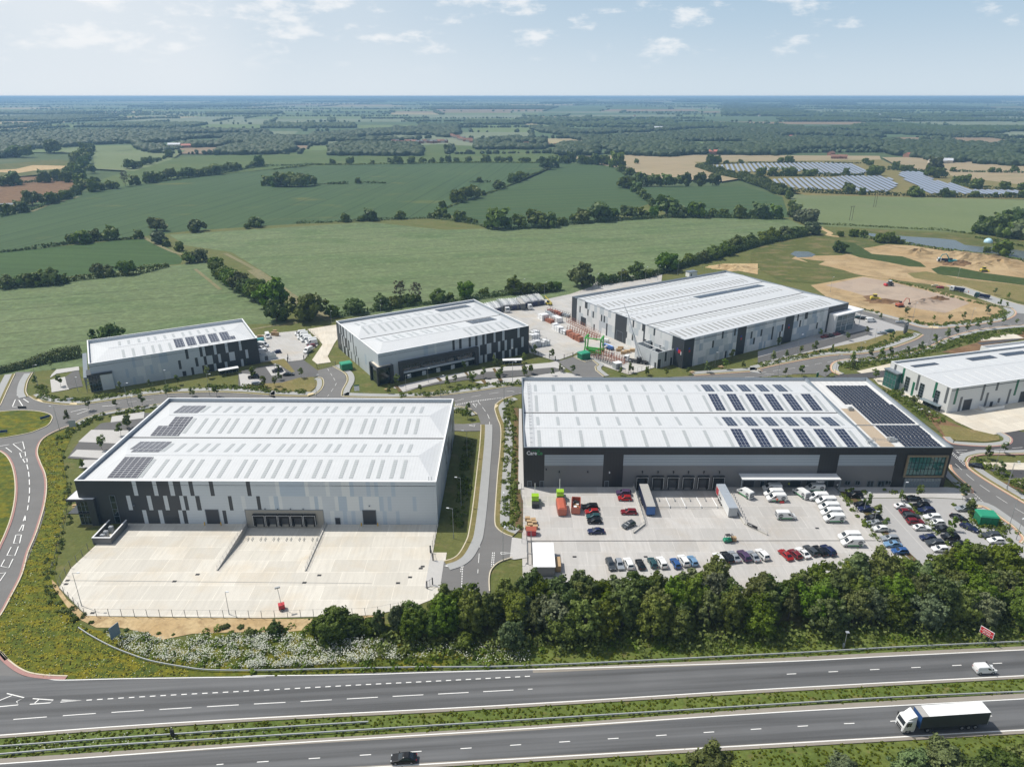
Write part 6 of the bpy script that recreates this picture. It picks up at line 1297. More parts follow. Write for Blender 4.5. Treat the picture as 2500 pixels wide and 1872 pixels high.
hs = {'in the village beyond the long pasture': ('p', [(x_, 392+frs.uniform(-6, 4), int(frs.choice(3))) for x_ in range(420, 770, 22)]+[(x_, 352+(x_-780)*.22+frs.uniform(-6, 6), int(frs.choice(3))) for x_ in range(780, 945, 14)]),
 'among the trees right of the village': ('p', [(1040,418,2),(1070,418,3),(1260,405,0),(1395,412,0),(1450,414,0),(1100,372,0),(1530,395,1),(1720,390,1),(1650,380,0),(1950,222,0),(2100,300,3),(2170,295,3)]),
 'in the woods on the right': ('q', [(985,468,2),(1010,490,2),(1060,490,2),(250,458,4),(175,455,1),(80,458,1),(1490,478,4),(1660,518,3),(1700,515,3),(750,360,4),(1010,372,0),(1300,295,0),(1340,295,2),(60,290,0),(110,318,0),(530,220,0),(1290,215,3),(1600,215,0)]),
 'of the farm on the left': ('o', [(1110,412,3),(1190,418,4),(1190,358,0),(420,395,3),(370,382,0),(930,430,1),(1240,360,0),(590,390,0),(280,235,3),(840,282,0)])}
for d_, (r, L_) in hs.items():
    for i, (x, y, k) in enumerate(sorted(L_)): place(HP[k], (*G(r, x, y, -.5), -.5), frs.uniform(-.6, .6), f'{ordn(i+1)} building from the left {d_}', 'house', 'buildings '+d_).name = 'house'
# ------------------------------------------------------------------ vehicles
def paint(name, c, metal=.3, rough=.28): return M(name, c, rough, metal, var=0, spec=.6)
PC = dict(white=(.72,.73,.73), black=(.012,.012,.014), grey=(.07,.08,.09), silver=(.36,.39,.42), red=(.40,.02,.02), maroon=(.22,.02,.03), navy=(.02,.03,.09), blue=(.04,.12,.33), skyblue=(.20,.36,.55), purple=(.10,.06,.13), green=(.06,.40,.05), teal=(.03,.09,.10), lime=(.30,.52,.03), orange=(.46,.12,.07), yellow=(.62,.50,.05), aqua=(.02,.30,.33), cream=(.55,.48,.30))
def pm(c): return paint(c+'_paint', PC[c], 0. if c in ('white','orange','lime','green','yellow','cream') else .35)
m_tyre = M('tyre', (.015,.015,.015), .9, var=0); m_rim = M('alloy_rim', (.35,.36,.38), .35, metal=.6, var=0); m_wind = M('car_glass', (.015,.022,.028), .05, var=0, spec=.9)
m_lamp = M('lamp_lens', (.65,.68,.70), .15, var=0); m_tail = M('tail_lens', (.30,.01,.01), .2, var=0); m_chass = M('chassis_black', (.02,.02,.022), .7, var=0); m_tin = M('plain_metal', (.42,.45,.48), .4, metal=.3, var=.05)
m_wood = M('pale_timber', (.42,.29,.16), .85, var=.2); m_orust = M('rust_orange_steel', (.33,.13,.08), .8, var=.3); m_hiv = M('hi_vis_orange', (.75,.16,.04), .8, var=0); m_hivy = M('hi_vis_yellow', (.55,.65,.05), .8, var=0); m_skin = M('skin', (.45,.27,.19), .6, var=0); m_navy = M('work_trousers', (.03,.035,.06), .9, var=0)
def ringpts(r, ch=.16):
    z, xr, xf, w_ = r; c = min(ch, w_*.4)
    return [(xf-c*.6,-w_,z),(xf,-w_+c,z),(xf,w_-c,z),(xf-c*.6,w_,z),(xr+c*.4,w_,z),(xr,w_-c*.6,z),(xr,-w_+c*.6,z),(xr+c*.4,-w_,z)]
def loft(mb, rings, ch=.16, mi=0):
    o = len(mb.v); n = 8
    for r in rings: mb.v += ringpts(r, ch)
    for i in range(len(rings)-1):
        for k in range(n): mb.f.append((o+i*n+k, o+i*n+(k+1)%n, o+(i+1)*n+(k+1)%n, o+(i+1)*n+k)); mb.m.append(mi)
    mb.f.append(tuple(o+k for k in range(n))[::-1]); mb.f.append(tuple(o+(len(rings)-1)*n+k for k in range(n))); mb.m += [mi, mi]
def lerp(a, b, t): return tuple(x+(y-x)*t for x, y in zip(a, b))
def wheel(parent, x, y, r, w_=.24):
    s = 1 if y > 0 else -1
    key = (round(r, 2), round(w_, 2), s)
    if key not in WH:
        mb = MB(); mb.tube([(0,-s*w_/2,0),(0,s*w_/2,0)], r, 14, 0); rb = MB(); rb.tube([(0,s*w_/2,0),(0,s*(w_/2+.02),0)], r*.6, 10, 0); WH[key] = (mb.mesh('wheel', m_tyre), rb.mesh('rim', m_rim))
    o = link('wheel', WH[key][0], parent, (x, y, r)); link('rim', WH[key][1], o); return o
WH = {}
def glaze(parent, a, b, t0=.12, t1=.9, front=True, rear=True, split=(.5,), pads=.10, xcut=None):
    """glass on the faces between two rings; side glass is split by pillars"""
    ra, rb = lerp(a, b, t0), lerp(a, b, t1); e = .015
    def P(r, fx, y): return (r[1]+(r[2]-r[1])*fx, y, r[0])
    if front:
        mb = MB(); k = .80
        mb.hexa([(ra[2]+e,-ra[3]*k,ra[0]),(ra[2]+e,ra[3]*k,ra[0]),(ra[2]-.03,ra[3]*k,ra[0]),(ra[2]-.03,-ra[3]*k,ra[0]),(rb[2]+e,-rb[3]*k,rb[0]),(rb[2]+e,rb[3]*k,rb[0]),(rb[2]-.03,rb[3]*k,rb[0]),(rb[2]-.03,-rb[3]*k,rb[0])]); mb.build('windscreen', m_wind, parent)
    if rear:
        mb = MB(); k = .80
        mb.hexa([(ra[1]-e,ra[3]*k,ra[0]),(ra[1]-e,-ra[3]*k,ra[0]),(ra[1]+.03,-ra[3]*k,ra[0]),(ra[1]+.03,ra[3]*k,ra[0]),(rb[1]-e,rb[3]*k,rb[0]),(rb[1]-e,-rb[3]*k,rb[0]),(rb[1]+.03,-rb[3]*k,rb[0]),(rb[1]+.03,rb[3]*k,rb[0])]); mb.build('rear_window', m_wind, parent)
    cuts = [pads]+[c for c in split]+[1-pads]
    if xcut: cuts = list(xcut)
    for s in (-1, 1):
        for f0, f1 in zip(cuts, cuts[1:]):
            f0 += .012; f1 -= .012; mb = MB(); y0, y1 = s*(ra[3]+e), s*(rb[3]+e)
            q = [P(ra,f0,y0), P(ra,f1,y0), P(ra,f1,y0-s*.04), P(ra,f0,y0-s*.04), P(rb,f0,y1), P(rb,f1,y1), P(rb,f1,y1-s*.04), P(rb,f0,y1-s*.04)]
            mb.hexa(q); mb.build('side_window', m_wind, parent)
def lamps(parent, xf, xr, y, z, zr_=None):
    for s in (-1, 1):
        mb = MB(); mb.box(xf-.12, s*y-.17, z-.09, xf+.02, s*y+.17, z+.09); mb.build('headlight', m_lamp, parent)
        mb = MB(); mb.box(xr-.02, s*y-.12, (zr_ or z)-.10, xr+.1, s*y+.12, (zr_ or z)+.12); mb.build('tail_light', m_tail, parent)
def car_proto(kind, c):
    P = pm(c)
    root = link('car', None)
    if kind == 'hatch': R_ = [(.22,-1.85,1.9,.78),(.42,-2.0,2.05,.87),(.74,-2.02,2.0,.88),(.92,-1.98,1.02,.84),(1.40,-1.62,.18,.66),(1.47,-1.5,.0,.58)]; wb = 1.27
    elif kind == 'saloon': R_ = [(.22,-2.1,2.15,.80),(.42,-2.3,2.3,.89),(.72,-2.32,2.24,.9),(.90,-1.78,1.02,.86),(1.36,-1.02,.10,.66),(1.42,-.9,-.05,.58)]; wb = 1.4
    elif kind == 'estate': R_ = [(.22,-2.1,2.15,.80),(.42,-2.3,2.3,.88),(.74,-2.3,2.22,.89),(.92,-2.24,1.05,.85),(1.42,-1.95,.2,.67),(1.5,-1.8,.0,.6)]; wb = 1.38
    else: R_ = [(.28,-2.05,2.1,.85),(.5,-2.25,2.25,.93),(.9,-2.27,2.2,.94),(1.08,-2.2,1.2,.9),(1.6,-1.85,.38,.74),(1.68,-1.7,.2,.66)]; wb = 1.36
    mb = MB(); loft(mb, R_); mb.build('body', P, root); glaze(root, R_[3], R_[4], split=(.36, .66) if kind != 'hatch' else (.45,))
    lamps(root, R_[2][2]-.02, R_[2][1]+.01, .6, .66 if kind != 'suv' else .8)
    for x in (wb, -wb):
        for y in (-1, 1): wheel(root, x, y*(R_[1][3]-.09), .33 if kind != 'suv' else .37)
    for s in (-1, 1): mb = MB(); mb.box(.72, s*.98-.09, R_[3][0]+.02, .88, s*.98+.09, R_[3][0]+.18); mb.build('wing_mirror', P, root)
    return root
CARS = {}
def car(r, x, y, deg, kind, c, label, group=None, cat='car', z=0.):
    k = (kind, c)
    if k not in CARS: CARS[k] = car_proto(kind, c)
    p = G(r, x, y, .6+z); o = place(CARS[k], (*p, z+.13), math.radians(deg), label, cat, group); o.name = 'parked_car'; return o
def vanlogo(root, w_, xl, zl, r=.62):
    for s in (-1, 1):
        mb = MB(); mb.disc((xl, s*(w_+.005), zl), r, 'y', s, 20, 0, .02); mb.build('logo_disc', m_sgrey, root)
        lettering(root, 'CareCo', .36, m_logo_w, (xl-.45 if s < 0 else xl+.45, s*(w_+.035), zl-.12), (math.pi/2, 0, 0 if s < 0 else math.pi), 'logo_lettering', .9)
        mb = MB(); mb.box(-2.3, s*(w_+.004)-.01, .45, 1.5, s*(w_+.004)+.01, .72); mb.build('green_stripe', m_logo_g, root)
def van_proto(c='white', logo=False, small=False, cabcol=None, openside=False):
    root = link('van', None); P = pm(c)
    if small: R_ = [(.28,-1.95,2.1,.84),(.6,-2.05,2.18,.9),(.86,-2.06,2.05,.9),(1.06,-2.05,1.45,.89),(1.66,-1.95,.62,.80),(1.8,-1.8,.4,.72)]; w_, wb = .9, 1.35
    else: R_ = [(.35,-2.7,2.6,.92),(.7,-2.74,2.74,.99),(1.05,-2.75,2.55,1.),(1.28,-2.75,1.95,1.),(2.12,-2.7,1.05,.94),(2.36,-2.6,.75,.84)]; w_, wb = 1., 1.75
    mb = MB(); loft(mb, R_); mb.build('body', P, root)
    glaze(root, R_[3], R_[4], rear=not small and not logo, xcut=(.70,.90))
    if logo:
        vanlogo(root, 1., -1.75, 1.35); mb = MB(); mb.box(-2.79,-.8,.75,-2.752,.8,2.0); mb.build('rear_door', m_sgrey, root)
        lettering(root, 'CareCo', .34, m_logo_w, (-2.81,.5,1.35), (math.pi/2,0,-math.pi/2), 'logo_lettering', 1.)
    if openside:
        mb = MB(); mb.box(-.9,-1.03,.55,.25,-1.003,2.0); mb.build('doorway_shade_panel', m_chass, root); mb = MB(); mb.box(-2.0,-1.09,.5,-.85,-1.05,2.05); mb.build('sliding_door', P, root)  # flat black panel painted as the shaded interior behind the slid-back door
    lamps(root, R_[1][2]-.03, R_[1][1], .72 if not small else .66, .85, 1.)
    for x in (wb, -wb):
        for y in (-1, 1): wheel(root, x, y*(w_-.10), .36)
    for s in (-1, 1): mb = MB(); mb.box(1.35 if not small else .95, s*(w_+.14)-.09, 1.3, 1.5 if not small else 1.1, s*(w_+.14)+.09, 1.6); mb.build('wing_mirror', m_chass, root)
    return root
VANS = {}
def van(key, r, x, y, deg, label, group=None, cat='van', **kw):
    if key not in VANS: VANS[key] = van_proto(**kw)
    p = G(r, x, y, 1.0); o = place(VANS[key], (*p, .13), math.radians(deg), label, cat, group); o.name = 'delivery_van'; return o
# -- mobility unit yard
J = 'cars parked in the lorry yard'
for x, y, d, k, c, l in ((1005,200,175,'suv','purple','black and purple car parked under the wall by the dock ramp'),(1015,245,178,'hatch','red','bright red hatchback parked beside the purple car'),(705,325,180,'suv','black','black car at the back of the tight row of four by the skip'),(720,368,182,'hatch','red','red hatchback second in the tight row of four by the skip'),(733,410,180,'hatch','teal','dark teal hatchback third in the row by the skip'),(742,450,180,'hatch','black','black hatchback nearest in the row of four by the skip'),(1050,368,178,'estate','maroon','dark red car parked alone between skip row and dock ramp'),(1050,482,215,'hatch','grey','grey car parked at an angle near the end of the ramp wall'),(755,540,182,'saloon','navy','dark blue saloon parked alone near the drain line')):
    car('j', x, y, d, k, c, l, J)
for x, y, d, k, c, l in ((888,840,278,'estate','grey','grey estate car first in the front row of the yard'),(968,840,275,'hatch','silver','silver hatchback second in the front row of the yard'),(1050,835,97,'suv','white','white car with black roof glass third in the front row'),(1155,840,97,'hatch','black','black car fourth in the front row of the yard'),(1265,825,98,'hatch','teal','dark green car fifth in the front row of the yard'),(1348,825,98,'suv','white','white car sixth in the front row of the yard'),(1472,830,100,'hatch','blue','blue hatchback seventh in the front row, beside a white car'),(1545,808,100,'suv','white','white car eighth in the front row, half behind treetops'),(1625,808,100,'hatch','skyblue','bright blue car ninth in the front row, half behind treetops'),(1860,780,102,'hatch','white','white hatchback at the left of the second group in the front row'),(1935,778,102,'suv','black','black car second in the second group of the front row'),(2000,768,103,'saloon','silver','silver saloon third in the second group of the front row'),(2088,765,103,'suv','purple','dark purple car fourth in the second group of the front row'),(2172,765,103,'saloon','silver','pale grey saloon fifth in the second group of the front row')):
    car('j', x, y, d, k, c, l, 'cars in the front row of the lorry yard')
for x, y, d, k, c, l in ((38,695,105,'suv','white','white car sixth in the second group of the front row'),(232,695,107,'saloon','red','red coupe at the start of the last group of the front row'),(310,690,107,'hatch','maroon','black and red car beside the red coupe'),(375,678,107,'saloon','white','white saloon third in the last group of the front row'),(440,660,107,'estate','grey','grey estate fourth in the last group of the front row'),(515,662,107,'estate','black','black estate fifth in the last group of the front row'),(585,660,107,'suv','navy','dark blue car at the end of the front row by the vans')):
    car('k', x, y, d, k, c, l, 'cars in the front row of the lorry yard')
K = 'parked cars in the mobility unit car park'
for x, y, d, k, c, l in ((805,200,180,'suv','black','black car in the shaded bay by the yard hedge'),(858,278,180,'hatch','black','black car at the top of the bay column by the yard hedge'),(900,315,180,'saloon','navy','dark saloon second in the bay column by the yard hedge'),(958,388,180,'estate','black','black car third in the bay column by the yard hedge'),(975,432,180,'saloon','silver','silver car fourth in the bay column by the yard hedge'),(1018,480,180,'hatch','white','white car fifth in the bay column by the yard hedge'),(1095,560,180,'estate','silver','grey silver car sixth in the bay column by the yard hedge'),(1122,608,180,'saloon','skyblue','light blue saloon last in the bay column by the yard hedge'),(1180,665,180,'hatch','blue','dark blue car half hidden by trees below the light blue saloon'),
    (1292,228,0,'saloon','black','black car parked under the entrance of the glazed corner'),(1200,292,0,'saloon','white','white car at the top of the left central bays'),(1238,340,0,'hatch','maroon','dark red car second in the left central bays'),(1275,380,0,'suv','grey','dark grey car third in the left central bays'),(1308,420,0,'estate','maroon','maroon estate fourth in the left central bays'),(1362,470,0,'saloon','white','white saloon fifth in the left central bays'),(1412,553,180,'hatch','navy','dark blue hatchback sixth in the left central bays'),(1470,600,180,'suv','grey','dark grey car seventh in the left central bays'),(1515,648,180,'hatch','white','white car at the tree edge of the left central bays'),
    (1360,290,180,'suv','black','black car at the top of the right central bays'),(1400,330,180,'suv','navy','navy car second in the right central bays'),(1448,382,180,'estate','white','white estate third in the right central bays'),(1488,430,180,'hatch','white','white hatchback fourth in the right central bays'),(1538,480,180,'saloon','black','black saloon fifth in the right central bays'),(1598,550,180,'suv','black','large black car sixth in the right central bays'),(1672,608,180,'saloon','black','black saloon at the tree edge of the right central bays'),
    (1710,312,180,'saloon','silver','silver saloon in the first bay by the green substation'),(1672,390,307,'saloon','black','black car parked along the drive nearest the entrance'),(1757,468,307,'saloon','navy','dark blue car parked along the drive behind the black one'),(1938,538,180,'suv','grey','grey car in the bay below the green substation'),(1978,578,180,'hatch','white','white car half hidden by treetops below the substation')):
    car('k', x, y, d, k, c, l, K)
V = 'white vans of the mobility unit'
van('logo', 'w', 435, 270, 118, 'white van with dark logo disc nearest the dock bollards', V, logo=True)
van('plain', 'w', 850, 195, 180, 'plain white van in the shade under the canopy', V)
van('logo', 'w', 870, 280, 180, 'white van parked just behind the van with its side door open', V)
van('open', 'w', 915, 350, 180, 'white logo van with its side door open and red kit outside', V, logo=True, openside=True)
van('logo', 'w', 1300, 270, 112, 'white van backed out from under the canopy', V)
van('logo', 'w', 1510, 195, 180, 'white van with logo disc in the shade at the canopy end', V)
for i, (x, y) in enumerate(((1560,335),(1680,400),(1725,490),(1760,575),(1805,665))): van('logo', 'w', x, y, 180, f'{ordn(i+1)} white van in the stepped row of five', V)
van('logo', 'w', 1065, 620, 0, 'white logo van standing alone in the middle of the yard', V)
van('logo', 'w', 2040, 945, 180, 'white van parked just above the treetops, behind its twin', V); van('logo', 'w', 2085, 1035, 180, 'white van half hidden by the treetops', V)
# ---- people
def person(r, x, y, label, top=m_hiv, rot=0., bend=0.):
    p = G(r, x, y, .9); me = bpy.data.meshes.new('person'); bm = bmesh.new(); lay = bm.verts.layers.skin.verify()
    J_ = {'pel':(0,0,.95,.15),'ches':(bend*.3,0,1.35,.17),'nek':(bend*.45,0,1.52,.06),'hed':(bend*.5,0,1.68,.105),'hl':(0,.1,.88,.10),'kl':(.03,.12,.48,.07),'fl':(-.02,.13,.06,.05),'tl':(.14,.13,.04,.04),'hr':(0,-.1,.88,.10),'kr':(.05,-.12,.48,.07),'fr':(-.02,-.13,.06,.05),'tr':(.14,-.13,.04,.04),'sl':(bend*.35,.2,1.42,.07),'el':(.12,.27,1.15,.05),'wl':(.32,.22,1.02,.035),'sr':(bend*.35,-.2,1.42,.07),'er':(.12,-.27,1.15,.05),'wr':(.32,-.22,1.02,.035)}
    vs = {}
    for k, (a, b, c, rr) in J_.items(): v = bm.verts.new((a, b, c)); v[lay].radius = (rr, rr); v[lay].use_root = (k == 'pel'); vs[k] = v
    for a, b in (('pel','ches'),('ches','nek'),('nek','hed'),('pel','hl'),('hl','kl'),('kl','fl'),('fl','tl'),('pel','hr'),('hr','kr'),('kr','fr'),('fr','tr'),('ches','sl'),('sl','el'),('el','wl'),('ches','sr'),('sr','er'),('er','wr')): bm.edges.new((vs[a], vs[b]))
    bm.to_mesh(me); bm.free(); o = link('person', me); sm = o.modifiers.new('skin', 'SKIN'); sb = o.modifiers.new('sub', 'SUBSURF'); sb.levels = 1; sb.render_levels = 1
    m2 = bpy.data.meshes.new_from_object(o.evaluated_get(bpy.context.evaluated_depsgraph_get())); o.modifiers.clear(); o.data = m2; m2.name = 'person'
    for m_ in (m_skin, top, m_navy): m2.materials.append(m_)
    for f in m2.polygons: z = f.center.z; f.material_index = 2 if z < .93 else 1 if z < 1.5 and abs(f.center.y) < .3 else 0
    o.location = (*p, .13); o.rotation_euler = (0, 0, rot); return tag(o, label, 'person')
person('w', 930, 395, 'worker in orange hi-vis standing at the open van door', rot=1.6); person('w', 1110, 150, 'worker in a lime hi-vis vest under the canopy', m_hivy, 1.)
person('w', 1860, 165, 'person in pale top beside the canopy end wall', m_cope, 2.); person('s', 705, 860, 'worker in dark clothes walking at the storage yard fence', m_navy, .5)
person('B', 775, 1225, 'worker in orange hi-vis on the haul road between the tipper lorries', rot=1.)
# ---- trailers on the docks
def box_obj(root, name, mats, boxes):
    mb = MB()
    for b in boxes: mb.box(*b[:6], b[6] if len(b) > 6 else 0)
    return mb.build(name, mats, root)
def trailer(u, L, c, roofm, label, backc, z0=-1.1):
    root = thing('trailer', label, 'trailer', (*CC.w(u, -2.6), z0+1.1), CC.a)
    P = pm(c); y1, y0 = 0., -L
    box_obj(root, 'body', [P, pm(backc)], [(-1.25,y0,.05,1.25,y1,2.75,0),(-1.22,y0-.04,.08,1.22,y0-.003,2.7,1)])
    box_obj(root, 'roof', roofm, [(-1.27,y0-.03,2.753,1.27,y1+.01,2.85)]); mb = MB()
    for k in range(9): mb.box(-1.26, y0+.7+k*(L-1.)/8, 2.853, 1.26, y0+.78+k*(L-1.)/8, 2.87)
    mb.build('roof_bow', m_tin, root)
    box_obj(root, 'chassis', m_chass, [(-.6,y0+.2,-.35,.6,y1-.5,.04)])
    for y in (-3.2,-4.5,-5.8):
        for s in (-1, 1): w_ = wheel(root, 0, s*.01, .5, .35); w_.location = (s*1.03, y, -.55); w_.rotation_euler = (0, 0, -math.pi/2)
    for s in (-.8, .8): box_obj(root, 'landing_leg', m_chass, [(s-.06,y0+2.3,-1.15,s+.06,y0+2.5,.03)])
    return root
m_tr = M('trailer_roof_grey', (.38,.37,.35), .7, var=.06); m_tr2 = M('trailer_roof_blue_grey', (.33,.37,.42), .6, var=.05)
trailer(35.45, 12.6, 'navy', m_tr, 'blue curtain-side trailer with grey roof on the first loading dock', 'blue')
t2 = trailer(58.3, 13.4, 'white', m_tr2, 'white trailer with red emblem on the last loading dock', 'silver')
mb = MB(); mb.box(-1.30,-3.,.3,-1.253,-1.9,2.4); mb.box(-1.30,-1.7,.3,-1.253,-.8,2.4); mb.build('red_emblem', m_sr, t2)
lettering(t2, 'Kuly', 1.1, m_chass, (-1.27,-3.4,.75), (math.pi/2,0,-math.pi/2), 'lettering', 2.9)
# tractor-less skip lorry compactors, skips
def skipbin(r, x, y, deg, c, lid, label, L=6., name='skip'):
    p = G(r, x, y, .8); root = thing(name, label, 'skip', (*p, .13), math.radians(deg)); P = pm(c); mb = MB(); w_, h = 1.25, 2.2
    if lid: mb.hexa([(-L/2,-w_*.9,.2),(L/2,-w_*.9,.2),(L/2,w_*.9,.2),(-L/2,w_*.9,.2),(-L/2,-w_,h),(L/2,-w_,h),(L/2,w_,h),(-L/2,w_,h)]); mb.hexa([(-L/2,-w_,h+.003),(L/2,-w_,h+.003),(L/2,w_,h+.003),(-L/2,w_,h+.003),(-L/2+.3,-w_*.55,h+.4),(L/2-.3,-w_*.55,h+.4),(L/2-.3,w_*.55,h+.4),(-L/2+.3,w_*.55,h+.4)])
    else:
        mb.box(-L/2,-w_,.2,L/2,w_,.35); mb.box(-L/2,-w_,.353,-L/2+.12,w_,h); mb.box(L/2-.12,-w_,.353,L/2,w_,h); mb.box(-L/2+.123,-w_,.353,L/2-.123,-w_+.12,h); mb.box(-L/2+.123,w_-.12,.353,L/2-.123,w_,h)
    mb.build('bin', P, root); mb = MB()
    for k in range(6): x_ = -L/2+.5+k*(L-1)/5; mb.box(x_-.06,-w_-.07,.3,x_+.06,-w_-.003,h-.05); mb.box(x_-.06,w_+.003,.3,x_+.06,w_+.07,h-.05)
    mb.build('rib', P, root)
    if not lid:
        mb = MB(); q = random.Random(4)
        for k in range(14): a, b = q.uniform(-L/2+.6,L/2-.6), q.uniform(-.8,.8); s = q.uniform(.2,.5); mb.box(a-s,b-s,.36,a+s,b+s,.7+q.random()*.8, k % 3)
        mb.build('rubbish', [m_tyre, m_wood, m_cope], root)
    for s in (-1, 1): box_obj(root, 'skid', m_chass, [(-L/2+.1,s*.5-.08,0,L/2-.1,s*.5+.08,.197)])
    return root
skipbin('j', 443, 335, 92, 'orange', True, 'orange closed compactor skip beside the lime compactor')
skipbin('j', 575, 320, 84, 'orange', False, 'rusty orange open skip with rubbish inside')
def compactor(r, x, y, label, L=5.):
    p = G(r, x, y, 1.); root = thing('compactor', label, 'compactor', (*p, .13), math.pi/2); box_obj(root, 'hopper', pm('lime'), [(-1.6,-1.,.1,1.2,1.,2.)]); mb = MB(); mb.hexa([(-1.5,-.9,2.003),(1.1,-.9,2.003),(1.1,.9,2.003),(-1.5,.9,2.003),(-1.2,-1.05,2.9),(.6,-1.05,2.9),(.6,1.05,2.9),(-1.2,1.05,2.9)]); mb.build('chute', pm('lime'), root)
    box_obj(root, 'ram_housing', m_chass, [(-3.,-1.,.1,-1.603,1.,1.5)]); box_obj(root, 'power_pack', m_tin, [(1.203,-.8,.1,2.6,.8,1.8)])
    mb = MB(); mb.tube([(2.,0,1.8),(2.2,0,5.2)], .09, 6); mb.build('exhaust_pipe', m_cope, root); return root
compactor('j', 208, 262, 'lime green waste compactor on its own near the yard corner'); compactor('j', 432, 222, 'lime green compactor coupled to the orange skip')
# pallets and crates by the left fence
def crate(r, x, y, label, h=1., w_=1.3, n='crate_stack', mat=m_wood, rot=0.):
    p = G(r, x, y, h*.5); root = thing(n, label, 'crates', (*p, .13), rot); mb = MB(); mb.box(-w_/2,-.5,.1,w_/2,.5,h); mb.build('load', mat, root); mb = MB()
    for k in (-1, 0, 1): mb.box(-w_/2,k*.42-.06,0,w_/2,k*.42+.06,.097)
    mb.build('pallet', m_wood, root); return root
for i, (x, y) in enumerate(((140,430),(190,445),(155,462),(200,468),(165,492),(210,505),(140,510))): crate('j', x, y, f'{ordn(i+1)} brown pallet load by the west yard fence', rnd.uniform(.8, 1.3), 1.4)
p = G('j', 172, 545, .8); root = thing('red_hut', 'small red shed with pitched roof by the west yard fence', 'shed', (*p, .13)); mb = MB(); mb.box(-1.3,-1.,0,1.3,1.,1.7); mb.build('wall', m_sr, root); mb = MB(); mb.quad((-1.4,-1.1,1.6),(1.4,-1.1,1.6),(1.4,0,2.4),(-1.4,0,2.4)); mb.quad((1.4,1.1,1.6),(-1.4,1.1,1.6),(-1.4,0,2.4),(1.4,0,2.4)); mb.build('roof', pm('orange'), root)
# white roofed shelter
p0 = CC.w(1.7, -43.2); root = thing('smoking_shelter', 'white flat-roofed store at the yard gate corner', 'shed', (*p0, .1), CC.a); box_obj(root, 'roof', m_cope, [(0,0,2.9,5.4,10.2,3.1)]); box_obj(root, 'wall', m_sgrey, [(.15,.15,0,5.25,10.,2.897)]); box_obj(root, 'side_rack', m_wood, [(5.5,2.,0,6.9,6.,1.8)])
root = thing('yard_gate', 'tall dark metal gate frame at the yard entrance', 'gate', (*CC.w(.4, -38), .1), CC.a); mb = MB()
for y in (0., 5., 10.): mb.tube([(0,y,0),(0,y,3.2)],.1,6); mb.tube([(1.1,y,0),(1.1,y,3.2)],.1,6); mb.tube([(0,y,3.1),(1.1,y,3.1)],.06,5)
for z in (.4, 3.1): mb.tube([(0,0,z),(0,10,z)],.05,5); mb.tube([(1.1,0,z),(1.1,10,z)],.05,5)
mb.build('frame', m_sgrey, root)
# forklift
def forklift(r, x, y, deg, label):
    p = G(r, x, y, .8); root = thing('forklift', label, 'forklift', (*p, .13), math.radians(deg)); R_ = [(.2,-1.2,.9,.55),(.5,-1.3,.95,.6),(.95,-1.25,.9,.6),(1.05,-1.1,.2,.55)]; mb = MB(); loft(mb, R_, .15); mb.build('body', M('forklift_green', (.01,.22,.12), .4, var=0), root); mb = MB()
    for a, b in ((-.9,-.5),(-.9,.5),(.6,-.5),(.6,.5)): mb.tube([(a,b,1.),(a*.8,b,2.1)],.05,5)
    mb.box(-.8,-.55,2.1,.55,.55,2.16); mb.build('overhead_guard', m_chass, root); mb = MB(); mb.box(1.,-.4,.1,1.1,-.3,2.3); mb.box(1.,.3,.1,1.1,.4,2.3); mb.box(1.,-.3,2.1,1.1,.3,2.2); mb.build('mast', m_chass, root); mb = MB(); mb.box(1.103,-.45,.15,2.1,-.3,.2); mb.box(1.103,.3,.15,2.1,.45,.2); mb.build('fork', m_chass, root)
    for a in (.6,-.85):
        for b in (-.5,.5): wheel(root, a, b, .28, .2)
    return root
forklift('j', 1945, 615, 10, 'green forklift carrying timber across the yard'); crate('j', 1995, 612, 'tan timber load on the forklift forks', 1.2, 1.2)
# railings, walls, bollards round the dock pits
def rail(name, frm, pts, label, h=1.1, z=.13, cat='railing', step=2., r=.035):
    P = frm.ws(pts) if frm else pts; root = thing(name, label, cat, (*P[0], 0)); o = P[0]; mb = MB()
    for a, b in zip(P, P[1:]):
        L = math.dist(a, b); n = max(1, int(L/step))
        for k in range(n+1): t = k/n; x, y = a[0]+(b[0]-a[0])*t-o[0], a[1]+(b[1]-a[1])*t-o[1]; mb.tube([(x,y,z),(x,y,z+h)], r*1.2, 5)
    mb.build('posts', m_steel, root); mb = MB()
    for a, b in zip(P, P[1:]):
        for zz_ in (h*.5, h): mb.tube([(a[0]-o[0],a[1]-o[1],z+zz_),(b[0]-o[0],b[1]-o[1],z+zz_)], r, 5)
    mb.build('rails', m_steel, root); return root
for fr, a, b, y1, who in ((B1, 44.5, 66.7, -20.8, 'vacant unit'), (CC, 32.9, 60.6, -20.2, 'mobility unit')):
    for i, (x0, x1) in enumerate(((a-.05, a+.28), (b-.28, b+.05))):
        root = thing('retaining_wall', f'{("western","eastern")[i]} concrete wall of the {who} dock ramp', 'wall', (*fr.w(x0, 0), 0), fr.a); box_obj(root, 'wall', m_cwall, [(0,y1,-1.4,x1-x0,-.01,.45)])
        if who == 'vacant unit' or i == 0: rail('railing', fr, [((x0+x1)/2,-.4),((x0+x1)/2,y1+.2)], f'{("western","eastern")[i]} handrail of the {who} dock ramp', z=.45)
